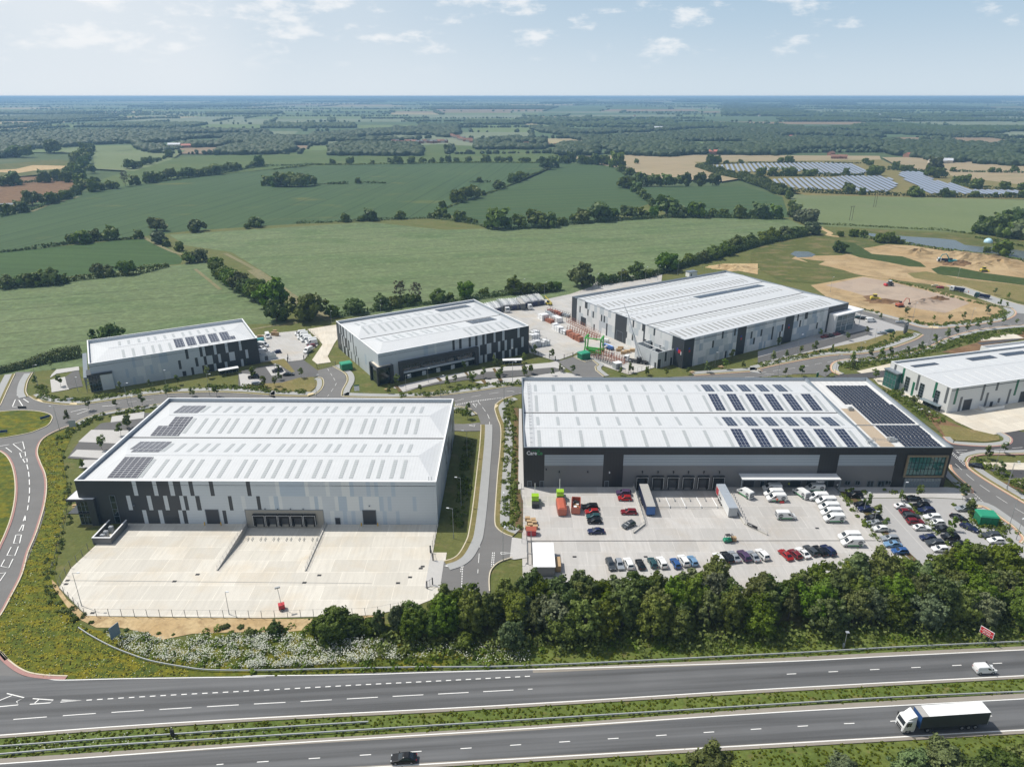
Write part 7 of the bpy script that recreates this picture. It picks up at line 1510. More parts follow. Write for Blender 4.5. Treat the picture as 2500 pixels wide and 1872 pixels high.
for i, (x0, y0, x1, y1) in enumerate(((32.9,-20.3,29.2,-24.4),(60.6,-20.3,65.,-25.3))):
    P = CC.ws([(x0,y0),(x1,y1)]); root = thing('retaining_wall', ('low flared wall with rail at the west end of the ramp','low flared pale wall at the east end of the ramp')[i], 'wall', (*P[0], 0), ang(*P)); L = math.dist(*P); box_obj(root, 'wall', m_cwall, [(0,-.15,0,L,.15,.6)]); rail('railing', None, P, ('short rail on the west flared wall','short rail on the east flared wall')[i], z=.6, h=.8)
sg = thing('yard_banner', 'long black banner sign on the flared dock wall', 'sign', (*CC.w(61.,-20.9), .6), math.radians(-47)); box_obj(sg, 'board', m_black, [(0,-.25,0,3.,-.16,.8)]); box_obj(sg, 'lettering_bar', m_cope, [(.3,-.27,.35,1.4,-.253,.5)])
for i in range(11):
    p = CC.w(61.7-.03*i, -4.2-1.5*i); root = thing('bollard', f'{ordn(i+1)} steel bollard from the wall beside the white trailer', 'bollard', (*p, .13), 0, 'bollards beside the dock'); mb = MB(); mb.tube([(0,0,0),(0,0,1.)], .1, 8); mb.build('post', m_steel, root)
for i in range(5):
    for s, (uu, y0, y1) in enumerate(((37.4+4.55*i, -4.6, -10.2), (39.7+4.55*i, -4.6, -6.))):
        root = thing('dock_guide', f'{ordn(i+1)} {("long","short")[s]} steel wheel guide in the mobility unit docks', 'wheel guide', (*CC.w(uu, y0), -.95), CC.a, 'wheel guides in the docks'); mb = MB(); mb.tube([(0,0,.2),(0,y1-y0,.2+(.45 if s == 0 else .1)),(0,y1-y0-.3,.05)], .14, 6); mb.build('tube', m_steel if s else m_cope, root)
for i in range(6):
    for s in (0, 1):
        root = thing('dock_guide', f'{ordn(i*2+s+1)} short wheel guide in the vacant unit docks', 'wheel guide', (*B1.w(47.4+3.47*i+(-.6 if s else .6), -5.), -1.05), B1.a, 'wheel guides in the vacant docks'); mb = MB(); mb.tube([(0,0,.2),(0,-1.4,.3)], .1, 6); mb.build('tube', m_steel, root)
mb = MB(); mb.prism(CC.ws([(-.4,-27.75),(93.,-27.55),(93.,-27.8),(-.4,-28.05)]), Z(33), Z(33)); tag(mb.build('drain_channel', m_chass), kind='structure')
mb = MB(); mb.prism(CC.ws([(34.,-10.4),(57.,-10.4),(57.,-10.6),(34.,-10.6)]), -.33, -.33); mb.prism(B1.ws([(9.5,-24.8),(84,-25.4),(84,-25.5),(9.5,-24.95)]), Z(33), Z(33)); tag(mb.build('drain_channel', m_sgrey), kind='structure')
for i, (r, x, y) in enumerate((('f',562,570),('f',550,600),('f',770,840),('f',1642,520),('f',1450,577),('l',568,173),('l',1268,188),('l',1365,105),('l',1350,120),('l',453,230),('l',1175,233),('j',563,773),('j',1203,773),('k',493,476))):
    p = G(r, x, y); mb = MB(); mb.box(-.5,-.35,0,.5,.35,.012); o = mb.build('manhole_cover', m_chass); o.location = (*p, Z(31)); tag(o, f'{ordn(i+1)} dark drain cover set in the concrete yards', 'drain cover', 'drain covers in the yards')
# plant enclosure at the vacant unit
root = thing('plant_enclosure', 'white-topped walled plant enclosure at the vacant yard corner', 'enclosure', (*B1.w(7.6,-9.8), .1), B1.a); L, W_ = 4.9, 8.6
box_obj(root, 'wall', m_mid, [(0,0,0,L,.2,1.9),(0,.2,0,.2,W_,1.9),(L-.2,.2,0,L,W_,1.9)]); box_obj(root, 'coping', m_cope, [(-.05,-.05,1.903,L+.05,.35,2.),(-.05,.353,1.903,.35,W_,2.),(L-.35,.353,1.903,L+.05,W_,2.)])
for x, y in ((1.4,1.2),(1.4,2.8),(1.6,5.)): box_obj(root, 'condenser_unit', m_tin, [(x,y,0,x+1.,y+.9,1.9),(x+.2,y+.2,1.903,x+.8,y+.7,2.)])
# ---- fences (posts and rails)
def fence(name, label, P, h=2.2, step=3., mat=m_sgrey, z=.1, infill=0):
    root = thing(name, label, 'fence', (*P[0], 0)); o = P[0]; mb = MB(); Q = [(a[0]-o[0], a[1]-o[1]) for a in resample(P, step)+[P[-1]]]
    for x, y in Q: mb.box(x-.045,y-.045,z,x+.045,y+.045,z+h)
    mb.build('posts', mat, root); mb = MB()
    for a, b in zip(Q, Q[1:]):
        for zz_ in ((.15,h-.05) if not infill else [h*k/infill for k in range(infill+1)]): mb.tube([(*a,z+zz_),(*b,z+zz_)], .016, 4, cap=False)
    mb.build('mesh_wires', mat, root); return root
fence('mesh_fence', 'mesh fence along the bottom edge of the vacant yard', B1.ws([(7.6,-20.),(9.1,-27.7),(21.3,-37.6),(62.3,-38),(86.,-36.9),(92,-35)]), 2.2, 2.9)
fence('mesh_fence', 'mesh fence down the west side of the vacant yard', B1.ws([(7.9,-10),(7.6,-20.)]), 2., 2.5); fence('mesh_fence', 'grey rail fence curving round the roundabout meadow', GG('f', [(555,0),(520,150),(480,330),(425,500),(465,560),(520,640),(700,800)])[:4], 1.2, 3.)
fence('mesh_fence', 'fence on the east side of the vacant yard gate', B1.ws([(97.6,-1),(97.,-13.)]), 2.2, 2.4); fence('mesh_fence', 'dark fence between the mobility unit yard and cross road', CC.ws([(-.7,-1),(-.9,-29)]), 1.8, 2.6)
fence('mesh_fence', 'mesh fence along the front of the storage yard', R(('s', [(600,830),(760,930),(850,950)])), 2.2, 2.6); fence('mesh_fence', 'long mesh fence from the substation round the crane corner', R(('s', [(1330,880),(1500,960),(1700,1060),(1870,1130),(2050,1080),(2212,1040)])), 2.2, 2.4); fence('mesh_fence', 'mesh fence behind the storage yard along the hedge', R(('c', [(560,410),(700,395),(900,350),(1200,290),(1560,210),(1750,190)])), 2.2, 5.)
fence('mesh_fence', 'mesh fence between the small yard and the pale lane', R(('t', [(1660,290),(1850,460),(1990,600),(1980,700),(1700,950)])), 2., 3.); fence('mesh_fence', 'post fence round the levelled building plot', R(('d', [(1100,455),(1420,530),(1960,660),(2050,720),(2000,770),(1700,815),(1480,835)])), 1.4, 6.)
def gate(name, label, a, b, h=2., posts=3):
    root = thing(name, label, 'gate', (*a, .1), ang(a, b)); L = math.dist(a, b); mb = MB()
    for k in range(int(L/.9)+1): x = min(L, k*.9); mb.box(x-.03,-.03,0,x+.03,.03,h)
    mb.tube([(0,0,.1),(L,0,.1)],.04,4); mb.tube([(0,0,h),(L,0,h)],.04,4); mb.build('leaf', m_sgrey, root); mb = MB(); mb.box(-.15,-.15,0,.0,.15,h+.2); mb.box(L,-.15,0,L+.15,.15,h+.2); mb.build('gatepost', m_black, root); return root
gate('palisade_gate', 'open gate leaf on the left of the small yard entrance', G('t',1135,1160), G('t',1145,1060)); gate('palisade_gate', 'open gate leaf on the right of the small yard entrance', G('t',1575,1090), G('t',1690,1000)); gate('palisade_gate', 'closed gate across the pale lane', G('t',1935,1330), G('t',2420,1260))
gate('palisade_gate', 'left gate of the storage yard', G('s',850,920), G('s',925,955)); gate('palisade_gate', 'right gate of the storage yard with red posts', G('s',1040,930), G('s',1150,905)); gate('palisade_gate', 'open dark gate at the vacant yard entrance', G('l',1425,0), G('l',1445,60)); gate('palisade_gate', 'open dark gate by the bushes of the vacant yard', G('l',1400,275), G('l',1440,250))
# ---- crash barriers along the carriageways
def barrier(label, P, h=.7):
    P = smooth(P, 5); root = thing('crash_barrier', label, 'barrier', (*P[0], 0)); o = P[0]; Q = [(x-o[0], y-o[1]) for x, y in P]; mb = MB(); ribbon(mb, Q, -.07, .07, h-.3, h); mb.build('beam', M('barrier_beam', (.42,.44,.45), .5, var=.08), root); mb = MB()
    for x, y in resample(Q, 3.2): mb.box(x-.05,y-.05,0,x+.05,y+.05,h-.303)
    mb.build('posts', m_steel, root)
barrier('white-ended crash barrier curving from the meadow to the road', R(('f', [(655,972),(760,1040),(920,1125),(1080,1190),(1250,1247),(1500,1295),(1750,1325),(2212,1328)]), ('l', [(700,905),(1300,893),(2212,880)]), ('m', [(0,368),(1000,312),(2212,256),(2800,235)])))
barrier('crash barrier on the near side of the central reservation', R(('n', [(-200,1025),(0,1005),(1000,925),(2212,852)]), ('m', [(0,822),(1000,762),(2212,708),(2800,690)]))); barrier('second crash barrier on the far side of the central reservation', R(('n', [(-200,955),(0,940),(1000,868),(2212,788)]), ('N', [(900,1766)])))
# ---- lamp posts
def lamp_proto(h=9.2, arm=1.3):
    root = link('lamp', None); mb = MB(); mb.tube([(0,0,0),(0,0,1.2)], .11, 7); mb.tube([(0,0,1.2),(0,0,h)], .075, 6, 0, .05); mb.tube([(0,0,h-.05),(arm,0,h+.05)], .045, 5); mb.build('post', m_steel, root); mb = MB(); mb.box(arm-.35,-.16,h,arm+.35,.16,h+.14); mb.build('lantern', m_lamp, root); return root
LP9 = lamp_proto(); LP6 = lamp_proto(6.2, .5)
lam = [('g',1727,1240,5,9),('g',1790,970,5,9),('g',1840,560,5,9),('e',497,345,5,9),('a',1068,1160,0,9),('a',1380,985,0,6),('a',650,1045,0,6),('a',318,1000,0,9),('a',1745,1080,0,9),('b',712,470,0,6),('b',1120,380,0,6),('b',1588,310,0,6),('b',590,1085,0,9),('b',250,930,0,6),('z',512,500,0,9),('z',805,300,0,6),('z',973,500,0,9),('z',1942,290,0,9),('z',1828,570,0,9),('l',1985,60,2,9),('s',358,960,0,6),('s',376,1240,0,9),('s',783,150,1,9),('s',508,105,1,9),('s',1863,1130,1,6),('c',1855,1000,0,6),('c',872,360,1,9),('c',1075,330,1,9),('c',1277,300,1,9),('c',1380,290,1,9),('c',1545,245,1,9),('d',325,1070,0,9),('d',165,1260,0,9),('d',835,1140,0,9),('d',1420,985,1,9),('d',1285,790,1,9),('d',640,1250,0,9),('d',970,960,0,6),('d',600,560,1,9),('d',1760,840,1,9),('d',1660,440,1,6),('k',2085,470,0,9),('k',1190,250,0,6),('k',880,340,0,6),('k',950,500,0,6),('i',2065,1170,0,9),('i',1965,1010,0,9),('i',700,1000,1,6),('h',105,310,3,9),('h',105,1200,3,6),('f',680,780,0,9),('f',1905,850,0,6),('k',2145,570,1,6),('y',1705,320,0,9),('h',125,560,3,6),('e',1110,190,0,6)]
for i, (r, x, y, rot, h) in enumerate(sorted(lam, key=lambda q: REG[q[0]][0]+q[1]*REG[q[0]][2])):
    o = place(LP9 if h == 9 else LP6, (*G(r, x, y), .1), rot*.6, f'{ordn(i+1)} {"tall" if h == 9 else "short"} steel lamp post from the left across the estate', 'lamp post', 'lamp posts on the estate'); o.name = 'street_lamp'
# ---- substations, cycle shelters, signs, small furniture
def substation(r, x, y, rot, label, L=4.6, W_=3.6, h=2.8):
    p = G(r, x, y, 1.2); root = thing('substation', label, 'substation', (*p, .1), rot); g = M('substation_green', (.01,.16,.08), .5, var=.06); box_obj(root, 'cabinet', g, [(-L/2,-W_/2,0,L/2,W_/2,h)]); g2 = M('substation_roof_green', (.02,.27,.15), .5, var=.06)
    mb = MB(); mb.hexa([(-L/2-.2,-W_/2-.2,h+.003),(L/2+.2,-W_/2-.2,h+.003),(L/2+.2,W_/2+.2,h+.003),(-L/2-.2,W_/2+.2,h+.003),(-L/2+.1,-W_/2+.1,h+.4),(L/2-.1,-W_/2+.1,h+.4),(L/2-.1,W_/2-.1,h+.4),(-L/2+.1,W_/2-.1,h+.4)]); mb.build('roof', g2, root)
    for s in (-1, 0, 1): box_obj(root, 'door', M('substation_door_green', (.012,.20,.10), .5, var=.04), [(s*1.3-.6,-W_/2-.06,.2,s*1.3+.6,-W_/2-.003,h-.3)])
substation('k', 1895, 400, -.15, 'green substation cabinet in the bushes by the mobility car park'); substation('b', 835, 835, .5, 'green substation on the grass beside the lane'); substation('s', 1292, 895, .5, 'green substation by the storage yard gate')
def shelter(r, x, y, rot, L, label, rc=m_cope):
    p = G(r, x, y, 1.5); root = thing('cycle_shelter', label, 'shelter', (*p, .1), rot); box_obj(root, 'roof', rc, [(-L/2,-1.2,2.4,L/2,1.2,2.55)]); mb = MB()
    for k in range(4):
        for s in (-1, 1): x_ = -L/2+.2+k*(L-.4)/3; mb.tube([(x_,s*1.,0),(x_,s*1.,2.4)],.06,5)
    mb.build('posts', m_sgrey, root); mb = MB(); mb.box(-L/2+.2,.95,.1,L/2-.2,1.,2.3); mb.build('back_panel', m_glass, root); mb = MB()
    for k in range(5): x_ = -L/2+.8+k*(L-1.6)/4; mb.tube([(x_,-.7,0),(x_,-.7,.8),(x_,.5,.8),(x_,.5,0)],.04,4)
    mb.build('cycle_stands', m_steel, root)
shelter('a', 1900, 870, .52, 8., 'white-roofed cycle shelter in front of the small unit'); shelter('s', 372, 965, .1, 8.5, 'white-roofed cycle shelter beside the middle unit'); shelter('i', 1430, 470, -1.2, 8., 'open-framed cycle shelter beside the white warehouse', m_glass_l)
def sign(r, x, y, w_, h, z0, rot, mat, label, name='sign', cat='sign', mat2=None, lean=0.):
    p = G(r, x, y); root = thing(name, label, cat, (*p, 0), rot); box_obj(root, 'board', [mat, mat2 or mat], [(-w_/2,-.05,z0,w_/2,.05,z0+h*.8,0),(-w_/2,-.05,z0+h*.8+.003,w_/2,.05,z0+h,1)]); mb = MB()
    for s in (-.35, .35): mb.tube([(s*w_,.09,0),(s*w_,.09,z0+h*.9)],.05,5)
    mb.build('post', m_sgrey, root); return root
sign('e', 612, 335, 2.2, 2.6, 1., .2, m_tin, 'blank grey board sign at the roundabout exit'); sign('f', 975, 1075, 2.4, 3., 1.4, 1.2, M('sign_back_blue_grey', (.16,.23,.30), .5, var=.05), 'grey-blue road sign seen from behind among white flowers'); sign('b', 925, 1050, 2., 2.6, .8, .2, m_cope, 'white and green letting board beside the lane', mat2=m_grn); sign('a', 585, 1120, 2.4, .9, .4, .3, m_cope, 'small white sign in the shrubs at the roundabout')
sign('i', 493, 245, 1., 2.4, .3, .2, m_grn, 'green totem sign at the access road behind the mobility unit', mat2=m_cope)
tt = thing('totem_sign', 'dark grey estate totem sign at the road junction', 'sign', (*G('x', 925, 415), .1), .5); box_obj(tt, 'panel', m_sgrey, [(-1.2,-.3,0,1.2,.3,5.6)]); box_obj(tt, 'name_panel', m_tin, [(-.9,-.36,4.2,.9,-.303,5.2)])
rs_ = thing('road_sign', 'red direction sign with white border on the carriageway verge', 'sign', (*G('m', 1850, 250), 0), -1.05); box_obj(rs_, 'post', m_sgrey, [(-.9,.06,0,-.8,.12,3.6),(.8,.06,0,.9,.12,3.6)]); box_obj(rs_, 'board', [m_cope, M('sign_face_red', (.55,.03,.04), .5, var=0)], [(-1.4,-.04,1.9,1.4,.05,3.6,0),(-1.3,-.07,2.0,1.3,-.043,3.5,1)])
for i, z_ in enumerate((3.1, 2.4)):
    mb = MB(); 
    for k in range(7): mb.box(-.75+.22*k,-.09,z_-.1,-.6+.22*k,-.073,z_+.1)
    mb.build('lettering_line', m_cope, rs_)
box_obj(rs_, 'divider_line', m_cope, [(-1.3,-.09,2.72,1.3,-.073,2.77)])
cp = thing('traffic_camera', 'pole with small box and solar panel on the verge', 'pole', (*G('m', 590, 300), 0)); mb = MB(); mb.tube([(0,0,0),(0,0,4.2)],.06,6); mb.build('pole', m_steel, cp); box_obj(cp, 'panel', m_tin, [(-.3,-.3,4.2,.4,.3,4.35)]); box_obj(cp, 'cabinet', m_tin, [(-.35,-.3,0,-.07,.2,1.2)])
mk = thing('marker_post', 'dark stubby sign in the central reservation', 'sign', (*G('n', 1440, 850), 0)); box_obj(mk, 'board', m_chass, [(-.35,-.1,.4,.35,.1,2.)]); box_obj(mk, 'post', m_chass, [(-.08,-.08,0,.08,.08,.397)])
# chevrons on the roundabout, picnic tables, seats
for i, (r, x, y, rot) in enumerate((('a',190,1195,0),('e',380,255,.9),('e',25,375,.3))):
    p = G(r, x, y); root = thing('chevron_board', ('dark chevron board on the north edge of the roundabout','dark blue chevron board on the east edge of the roundabout','blue chevron board on the south edge of the roundabout')[i], 'sign', (*p, .3), rot); box_obj(root, 'board', m_chass if i == 0 else M('sign_blue_dark', (.02,.06,.16), .5, var=0), [(-1.6,-.05,.4,1.6,.05,1.3)]); box_obj(root, 'post', m_sgrey, [(-1.2,.053,0,-1.1,.12,1.2),(1.1,.053,0,1.2,.12,1.2)])
def table(r, x, y, rot, label):
    p = G(r, x, y, .5); root = thing('picnic_table', label, 'picnic table', (*p, .1), rot); mb = MB(); mb.box(-1.,-.4,.68,1.,.4,.75); mb.build('table_top', m_wood, root)
    for s in (-1, 1): box_obj(root, 'bench', m_wood, [(-1.,s*.8-.15,.4,1.,s*.8+.15,.46)])
    for s in (-.7, .7): box_obj(root, 'leg', m_wood, [(s-.06,-.8,.3,s+.06,.8,.38),(s-.06,-.06,.38,s+.06,.06,.677)])
table('u', 230, 215, .3, 'pale wooden picnic table beside the vacant unit entrance'); table('c', 1665, 1050, .6, 'wooden picnic table below the largest warehouse'); table('c', 1905, 1005, .6, 'wooden bench on the bank by the shaded parking'); table('z', 250, 390, .7, 'wooden picnic table at the middle unit corner')
for i, (x, y) in enumerate(((1210,405),(1262,440),(1315,495),(1352,515),(1412,538),(1470,552))): p = G('i', x, y); o = MB().box(-.9,-.35,0,.9,.35,.45).build('stone_bench', m_cope); o.location = (*p, .1); o.rotation_euler.z = .3; tag(o, f'{ordn(i+1)} pale stone seat in the bed beside the white warehouse', 'seat', 'stone seats beside the white warehouse')
lt = thing('lighting_tower', 'red trolley lighting tower standing in the vacant yard', 'lighting tower', (*G('l', 280, 435), .13), .4); mb = MB(); mb.box(-.7,-.6,.3,.7,.6,1.5); mb.build('engine_box', m_sr, lt); mb = MB(); mb.tube([(0,0,1.5),(-.3,0,6.)],.06,5); mb.box(-.9,-.2,6.,.3,.2,6.3); mb.build('mast', m_steel, lt)
for s in (-1, 1): wheel(lt, 0, s*.7, .28, .18)
hp = thing('buoy', 'pale blue dome by the lake', 'dome', (*G('B', 1215, 118), 0)); mb = MB(); v, f = ico(3); mb.add([(a*3.2, b*3.2, max(c, -.2)*3.2+.5) for a, b, c in v], [tuple(q) for q in f]); mb.build('shell', M('pale_blue_shell', (.42,.62,.72), .4, var=.04), hp, True)
for i, (x, y) in enumerate(((1110,880),(1262,795))):
    root = thing('utility_pole', ('nearer','farther')[i]+' twin-pole electricity support in the wide right hand field', 'utility pole', (*G('q', x, y), 0), .4); mb = MB()
    for s in (-1.5, 1.5): mb.tube([(s,0,0),(s,0,13.)],.2,6)
    mb.build('poles', m_bark, root); mb = MB(); mb.box(-3,-.12,12.6,3,.12,12.9); mb.build('crossarm', m_bark, root)
# ---- small unit yard
SV = 'white and green vans in the small unit yard'
van('plain', 't', 590, 440, 295, 'white van parked alone beside the pallet stacks', SV)
for i, (x, y, g) in enumerate(((1470,370,0),(1530,410,1),(1540,470,0),(1610,500,1),(1640,545,0),(1750,570,1),(1770,620,0))): van('gv' if g else 'plain', 't', x, y, 205, f'{ordn(i+1)} van from the far end of the row by the pale lane', SV, **({'c': 'white'} if g else {}))
van('plain', 't', 1680, 830, 250, 'white box van facing the gate of the small yard', SV); van('plain', 't', 470, 680, 340, 'white and green van beside the blue skip', SV); van('plain', 't', 490, 870, 20, 'white cabin-like van against the small unit wall', SV)
car('t', 1770, 715, 200, 'hatch', 'maroon', 'dark red car tucked beside the last van of the row', None); car('t', 835, 880, 200, 'hatch', 'navy', 'dark blue car in the middle of the small yard'); car('t', 440, 780, 340, 'hatch', 'white', 'white car between van and cabin by the small unit'); car('t', 855, 1380, 205, 'suv', 'black', 'black car in the pale bay in front of the small unit'); car('t', 1155, 1480, 10, 'saloon', 'black', 'black saloon parked at the grass island'); car('b', 65, 920, 200, 'suv', 'black', 'large black car in the shaded small unit car park'); car('b', 95, 975, 20, 'estate', 'silver', 'silver estate car at the verge of the small unit car park')
for i, (x, y, h) in enumerate(((740,390,1.8),(790,350,2.2),(840,400,1.9),(430,470,1.3),(370,470,1.5))): crate('t', x, y, f'{ordn(i+1)} wooden pallet stack in the small unit yard', h, 1.8)
p = G('t', 380, 560, .6); root = thing('skip', 'turquoise skip against the small unit', 'skip', (*p, .13), .5); box_obj(root, 'bin', pm('aqua'), [(-1.8,-1.,.1,1.8,1.,1.5)])
root = thing('bin_store', 'pale slatted bin store at the end of the small unit', 'enclosure', (*B2.w(64.4, 2.), .1), B2.a); box_obj(root, 'wall', m_light, [(0,0,0,7.,.15,2.2),(0,2.8,0,7.,2.95,2.4),(6.85,.15,0,7.,2.8,2.2)]); box_obj(root, 'gate', m_sgrey, [(2.,-.05,0,3.4,-.003,2.1)])
# ---- storage yard: frame lorries, racks, crane
def stillage_trailer(u, v, label, L=12.5, h=3.6, c='navy'):
    root = thing('flatbed_trailer', label, 'trailer', (u, v, .13), STA, 'loaded flatbed trailers in the storage yard'); box_obj(root, 'headboard', pm(c), [(L-.4,-1.15,.6,L,1.15,2.6)]); box_obj(root, 'bed', m_chass, [(0,-1.15,.9,L-.403,1.15,1.2)]); mb = MB()
    for k in (-.75,.05,.7): mb.tube([(-.8,k,h-.5+.3*abs(k)),(L*.55,k,h+.1*k),(L-.2,k,h-.35)],.13,5)
    for k in range(5): x_ = .4+k*(L-2)/4; mb.box(x_,-.95,1.203,x_+.12,-.8,h-.3); mb.box(x_,.6,1.203,x_+.12,.75,h-.3); mb.box(x_,-.797,h-.6,x_+.12,.597,h-.45)
    mb.box(1.,-.6,1.21,L-2.,-.1,2.)
    mb.build('load', m_cope if c != 'grey' else m_tin, root)
    for x in (1.5, 2.8):
        for s in (-1, 1): wheel(root, x, s*1., .48, .3)
    return root
STA = ang(G('s', 550, 110), G('s', 640, 205)); A_ = np.array(G('s', 460, 130)); B_ = np.array(G('s', 730, 120)); n_ = 0
lines = [((450,135),(690,100),9),((190,170),(430,155),9),((10,225),(170,190),7)]
for (a, b, n) in lines:
    for k in range(n):
        t = k/(n-1); p = G('s', a[0]+(b[0]-a[0])*t, a[1]+(b[1]-a[1])*t, 3.); n_ += 1
        stillage_trailer(*p, f'{ordn(n_)} loaded flatbed trailer counted from the hedge corner of the storage yard', c='navy' if k % 3 else 'grey')
p = G('s', 480, 190, 3.5); root = thing('trailer', 'grey roofed box trailer among the flatbeds', 'trailer', (*p, .13), STA); box_obj(root, 'body', m_sgrey, [(-6,-1.25,1.1,6,1.25,3.7)]); box_obj(root, 'roof', m_tr, [(-6.03,-1.28,3.703,6.03,1.28,3.8)]); [wheel(root, x, s*1.05, .48, .3) for x in (-4,-2.7) for s in (-1,1)]
def tractor(x, y, z, rot, label, c='white', tip=False, bc=None):
    root = thing('tipper_lorry' if tip else 'tractor_unit', label, 'lorry', (x, y, z), rot); R_ = [(.5,.6,2.9,1.15),(1.2,.6,3.0,1.2),(1.7,.6,2.95,1.2),(2.7,.62,2.65,1.15),(2.9,.7,2.5,1.05)]; mb = MB(); loft(mb, R_, .14); mb.build('cab', pm(c), root); glaze(root, R_[2], R_[3], rear=False, xcut=(.35,.88)); lamps(root, 3., .6, .9, .75)
    box_obj(root, 'chassis', m_chass, [(-4.6 if tip else -3.2,-.45,.7,.597,.45,1.)])
    if tip:
        mb = MB(); mb.box(-4.8,-1.2,1.05,.4,1.2,1.2); mb.box(-4.8,-1.22,1.203,.4,-1.1,2.3); mb.box(-4.8,1.1,1.203,.4,1.22,2.3); mb.box(.28,-1.097,1.203,.4,1.097,2.7); mb.box(-4.8,-1.097,1.203,-4.7,1.097,2.2); mb.build('tipper_body', pm(bc or 'navy'), root); box_obj(root, 'stripe', m_tin, [(-4.6,-1.26,1.4,.2,-1.223,1.75)])
        ax = (2.1,.9,-2.6,-3.8)
    else: ax = (2.1,-2.,-2.9)
    for a in ax:
        for s in (-1, 1): wheel(root, a, s*1.0, .5, .3)
    return root
tractor(*G('s', 300, 300, 1.), .13, STA, 'white lorry cab in front of the flatbed rows'); tractor(*G('s', 560, 275, 1.), .13, 0.15, 'white and blue tractor unit parked across the storage yard')
te = thing('telehandler', 'lime telehandler with raised boom by the flatbeds', 'telehandler', (*G('s', 840, 220, .8), .13), 2.3); box_obj(te, 'body', pm('yellow'), [(-2.,-.9,.6,1.6,.9,1.5)]); box_obj(te, 'cab', m_wind, [(-.8,.1,1.503,.6,.9,2.6)]); mb = MB(); mb.tube([(-1.8,-.4,1.7),(3.6,-.4,4.4)],.25,6); mb.build('boom', pm('yellow'), te); [wheel(te, a, s*.95, .6, .4) for a in (-1.3,1.2) for s in (-1,1)]
# steel racks, orange and white stacks along the largest warehouse
def rack(r, a, b, h, label, mat, n=6, w_=2.2, load=None, loadh=.8, z=.13, cat='storage rack'):
    A, B_ = G(r, *a), G(r, *b); L = math.dist(A, B_); root = thing('storage_rack', label, cat, (*A, z), ang(A, B_)); mb = MB()
    for k in range(n+1):
        x = L*k/n; mb.box(x-.08,-w_/2,0,x+.08,-w_/2+.12,h); mb.box(x-.08,w_/2-.12,0,x+.08,w_/2,h); mb.box(x-.06,-w_/2+.123,.05,x+.06,w_/2-.123,.2)
    for s in (-1, 1): mb.tube([(0,s*(w_/2-.06),.12),(L,s*(w_/2-.06),.12)],.09,5); mb.tube([(0,s*(w_/2-.06),h*.55),(L,s*(w_/2-.06),h*.55)],.05,4); mb.tube([(0,s*(w_/2-.06),h-.05),(L,s*(w_/2-.06),h-.05)],.05,4)
    mb.build('frame', mat, root)
    if load:
        mb = MB(); q = random.Random(int(L*10))
        for k in range(n): mb.box(L*k/n+.15,-w_/2+.16,.22,L*(k+1)/n-.15,w_/2-.16,.22+loadh*q.uniform(.7,1.1))
        mb.build('load', load, root)
rack('s', (1100,560),(1470,690), 2.6, 'long rusty rack row along the wall of the largest warehouse', m_orust, 12); rack('s', (1090,450),(1480,650), 2.6, 'second rusty rack row closer to the warehouse wall', m_orust, 14)
rack('s', (1090,620),(1185,680), 2.6, 'orange boxed stack at the near end of the rack rows', m_orust, 3, 2.6, m_orust, 2.3); rack('s', (1190,680),(1262,715), 2.8, 'taller orange stack next to the green gantry', m_orust, 2, 2.6, m_orust, 2.5)
rack('s', (740,400),(800,440), 3., 'white crated stack at the far left of the racks', m_cope, 2, 4., m_cope, 2.8); rack('s', (810,440),(890,478), 2.6, 'rusty stack beside the far white stack', m_orust, 3, 2.4, m_orust, 1.5); rack('s', (840,330),(1000,385), 2.8, 'red frame stack deep in the storage yard', pm('maroon'), 5, 2.4, m_orust, 1.8); rack('s', (905,430),(985,470), 3., 'white wrapped stack between the rusty frames', m_tin, 2, 3.5, m_cope, 2.6); rack('s', (910,540),(1000,590), 2.8, 'white stack in the middle of the yard edge', m_cope, 3, 3., m_cope, 2.6); rack('s', (1005,590),(1080,620), 2.8, 'grey frame stack beside the white stack', m_sgrey, 2, 3., m_cope, 1.8); rack('s', (1000,370),(1100,400), 2.2, 'grey pipe stack against the dark warehouse corner', m_sgrey, 4, 2.4, m_tin, 1.4); rack('s', (820,350),(900,400), 2.6, 'bluish frame stack behind the far white stack', m_tin, 3, 2.4, m_tin, 1.4)
for i, (a, b) in enumerate((((600,790),(670,770)),((675,770),(725,762)),((735,765),(835,745)),((600,700),(700,665)),((620,640),(700,620)))): rack('s', a, b, 3., f'{ordn(i+1)} white panel stack against the middle unit wall', m_tin, 3, 3., m_cope, 2.7)
rack('s', (1400,890),(1800,1000), 2.4, 'rusty rack row by the crane lorry', m_orust, 12); rack('s', (1500,850),(1830,980), 2.4, 'second rusty rack row by the crane lorry', m_orust, 10); rack('s', (1440,930),(1700,1020), 1.6, 'low rack row beside the fence', m_sgrey, 9, 2.)
gp = thing('green_gantry', 'bright green straddle gantry crane near the yard gate', 'gantry crane', (*G('s', 1420, 850), .13), -.35); GM = pm('green'); W_, L, h = 5.4, 7.5, 7.5; mb = MB()
for x in (-L/2, L/2):
    for y in (-W_/2, W_/2): mb.tube([(x,y,.8),(x*.93,y*.9,h*.6),(x*.97,y,h)],.35,6)
    mb.tube([(x*.97,-W_/2,h),(x*.97,W_/2,h)],.42,6)
for y in (-W_/2, W_/2): mb.tube([(-L/2,y,1.),(L/2,y,1.)],.4,6); mb.box(-L/2-.6,y-.5,.6,L/2+.6,y+.5,1.5)
mb.tube([(-L/2*.97,-W_/2,h),(L/2*.97,-W_/2,h)],.3,6); mb.build('frame', GM, gp); box_obj(gp, 'engine_box', GM, [(-1.6,-W_/2-1.2,1.2,1.6,-W_/2-.503,2.8)])
for x in (-L/2, L/2):
    for y in (-1, 1): wheel(gp, x, y*W_/2, .65, .5)
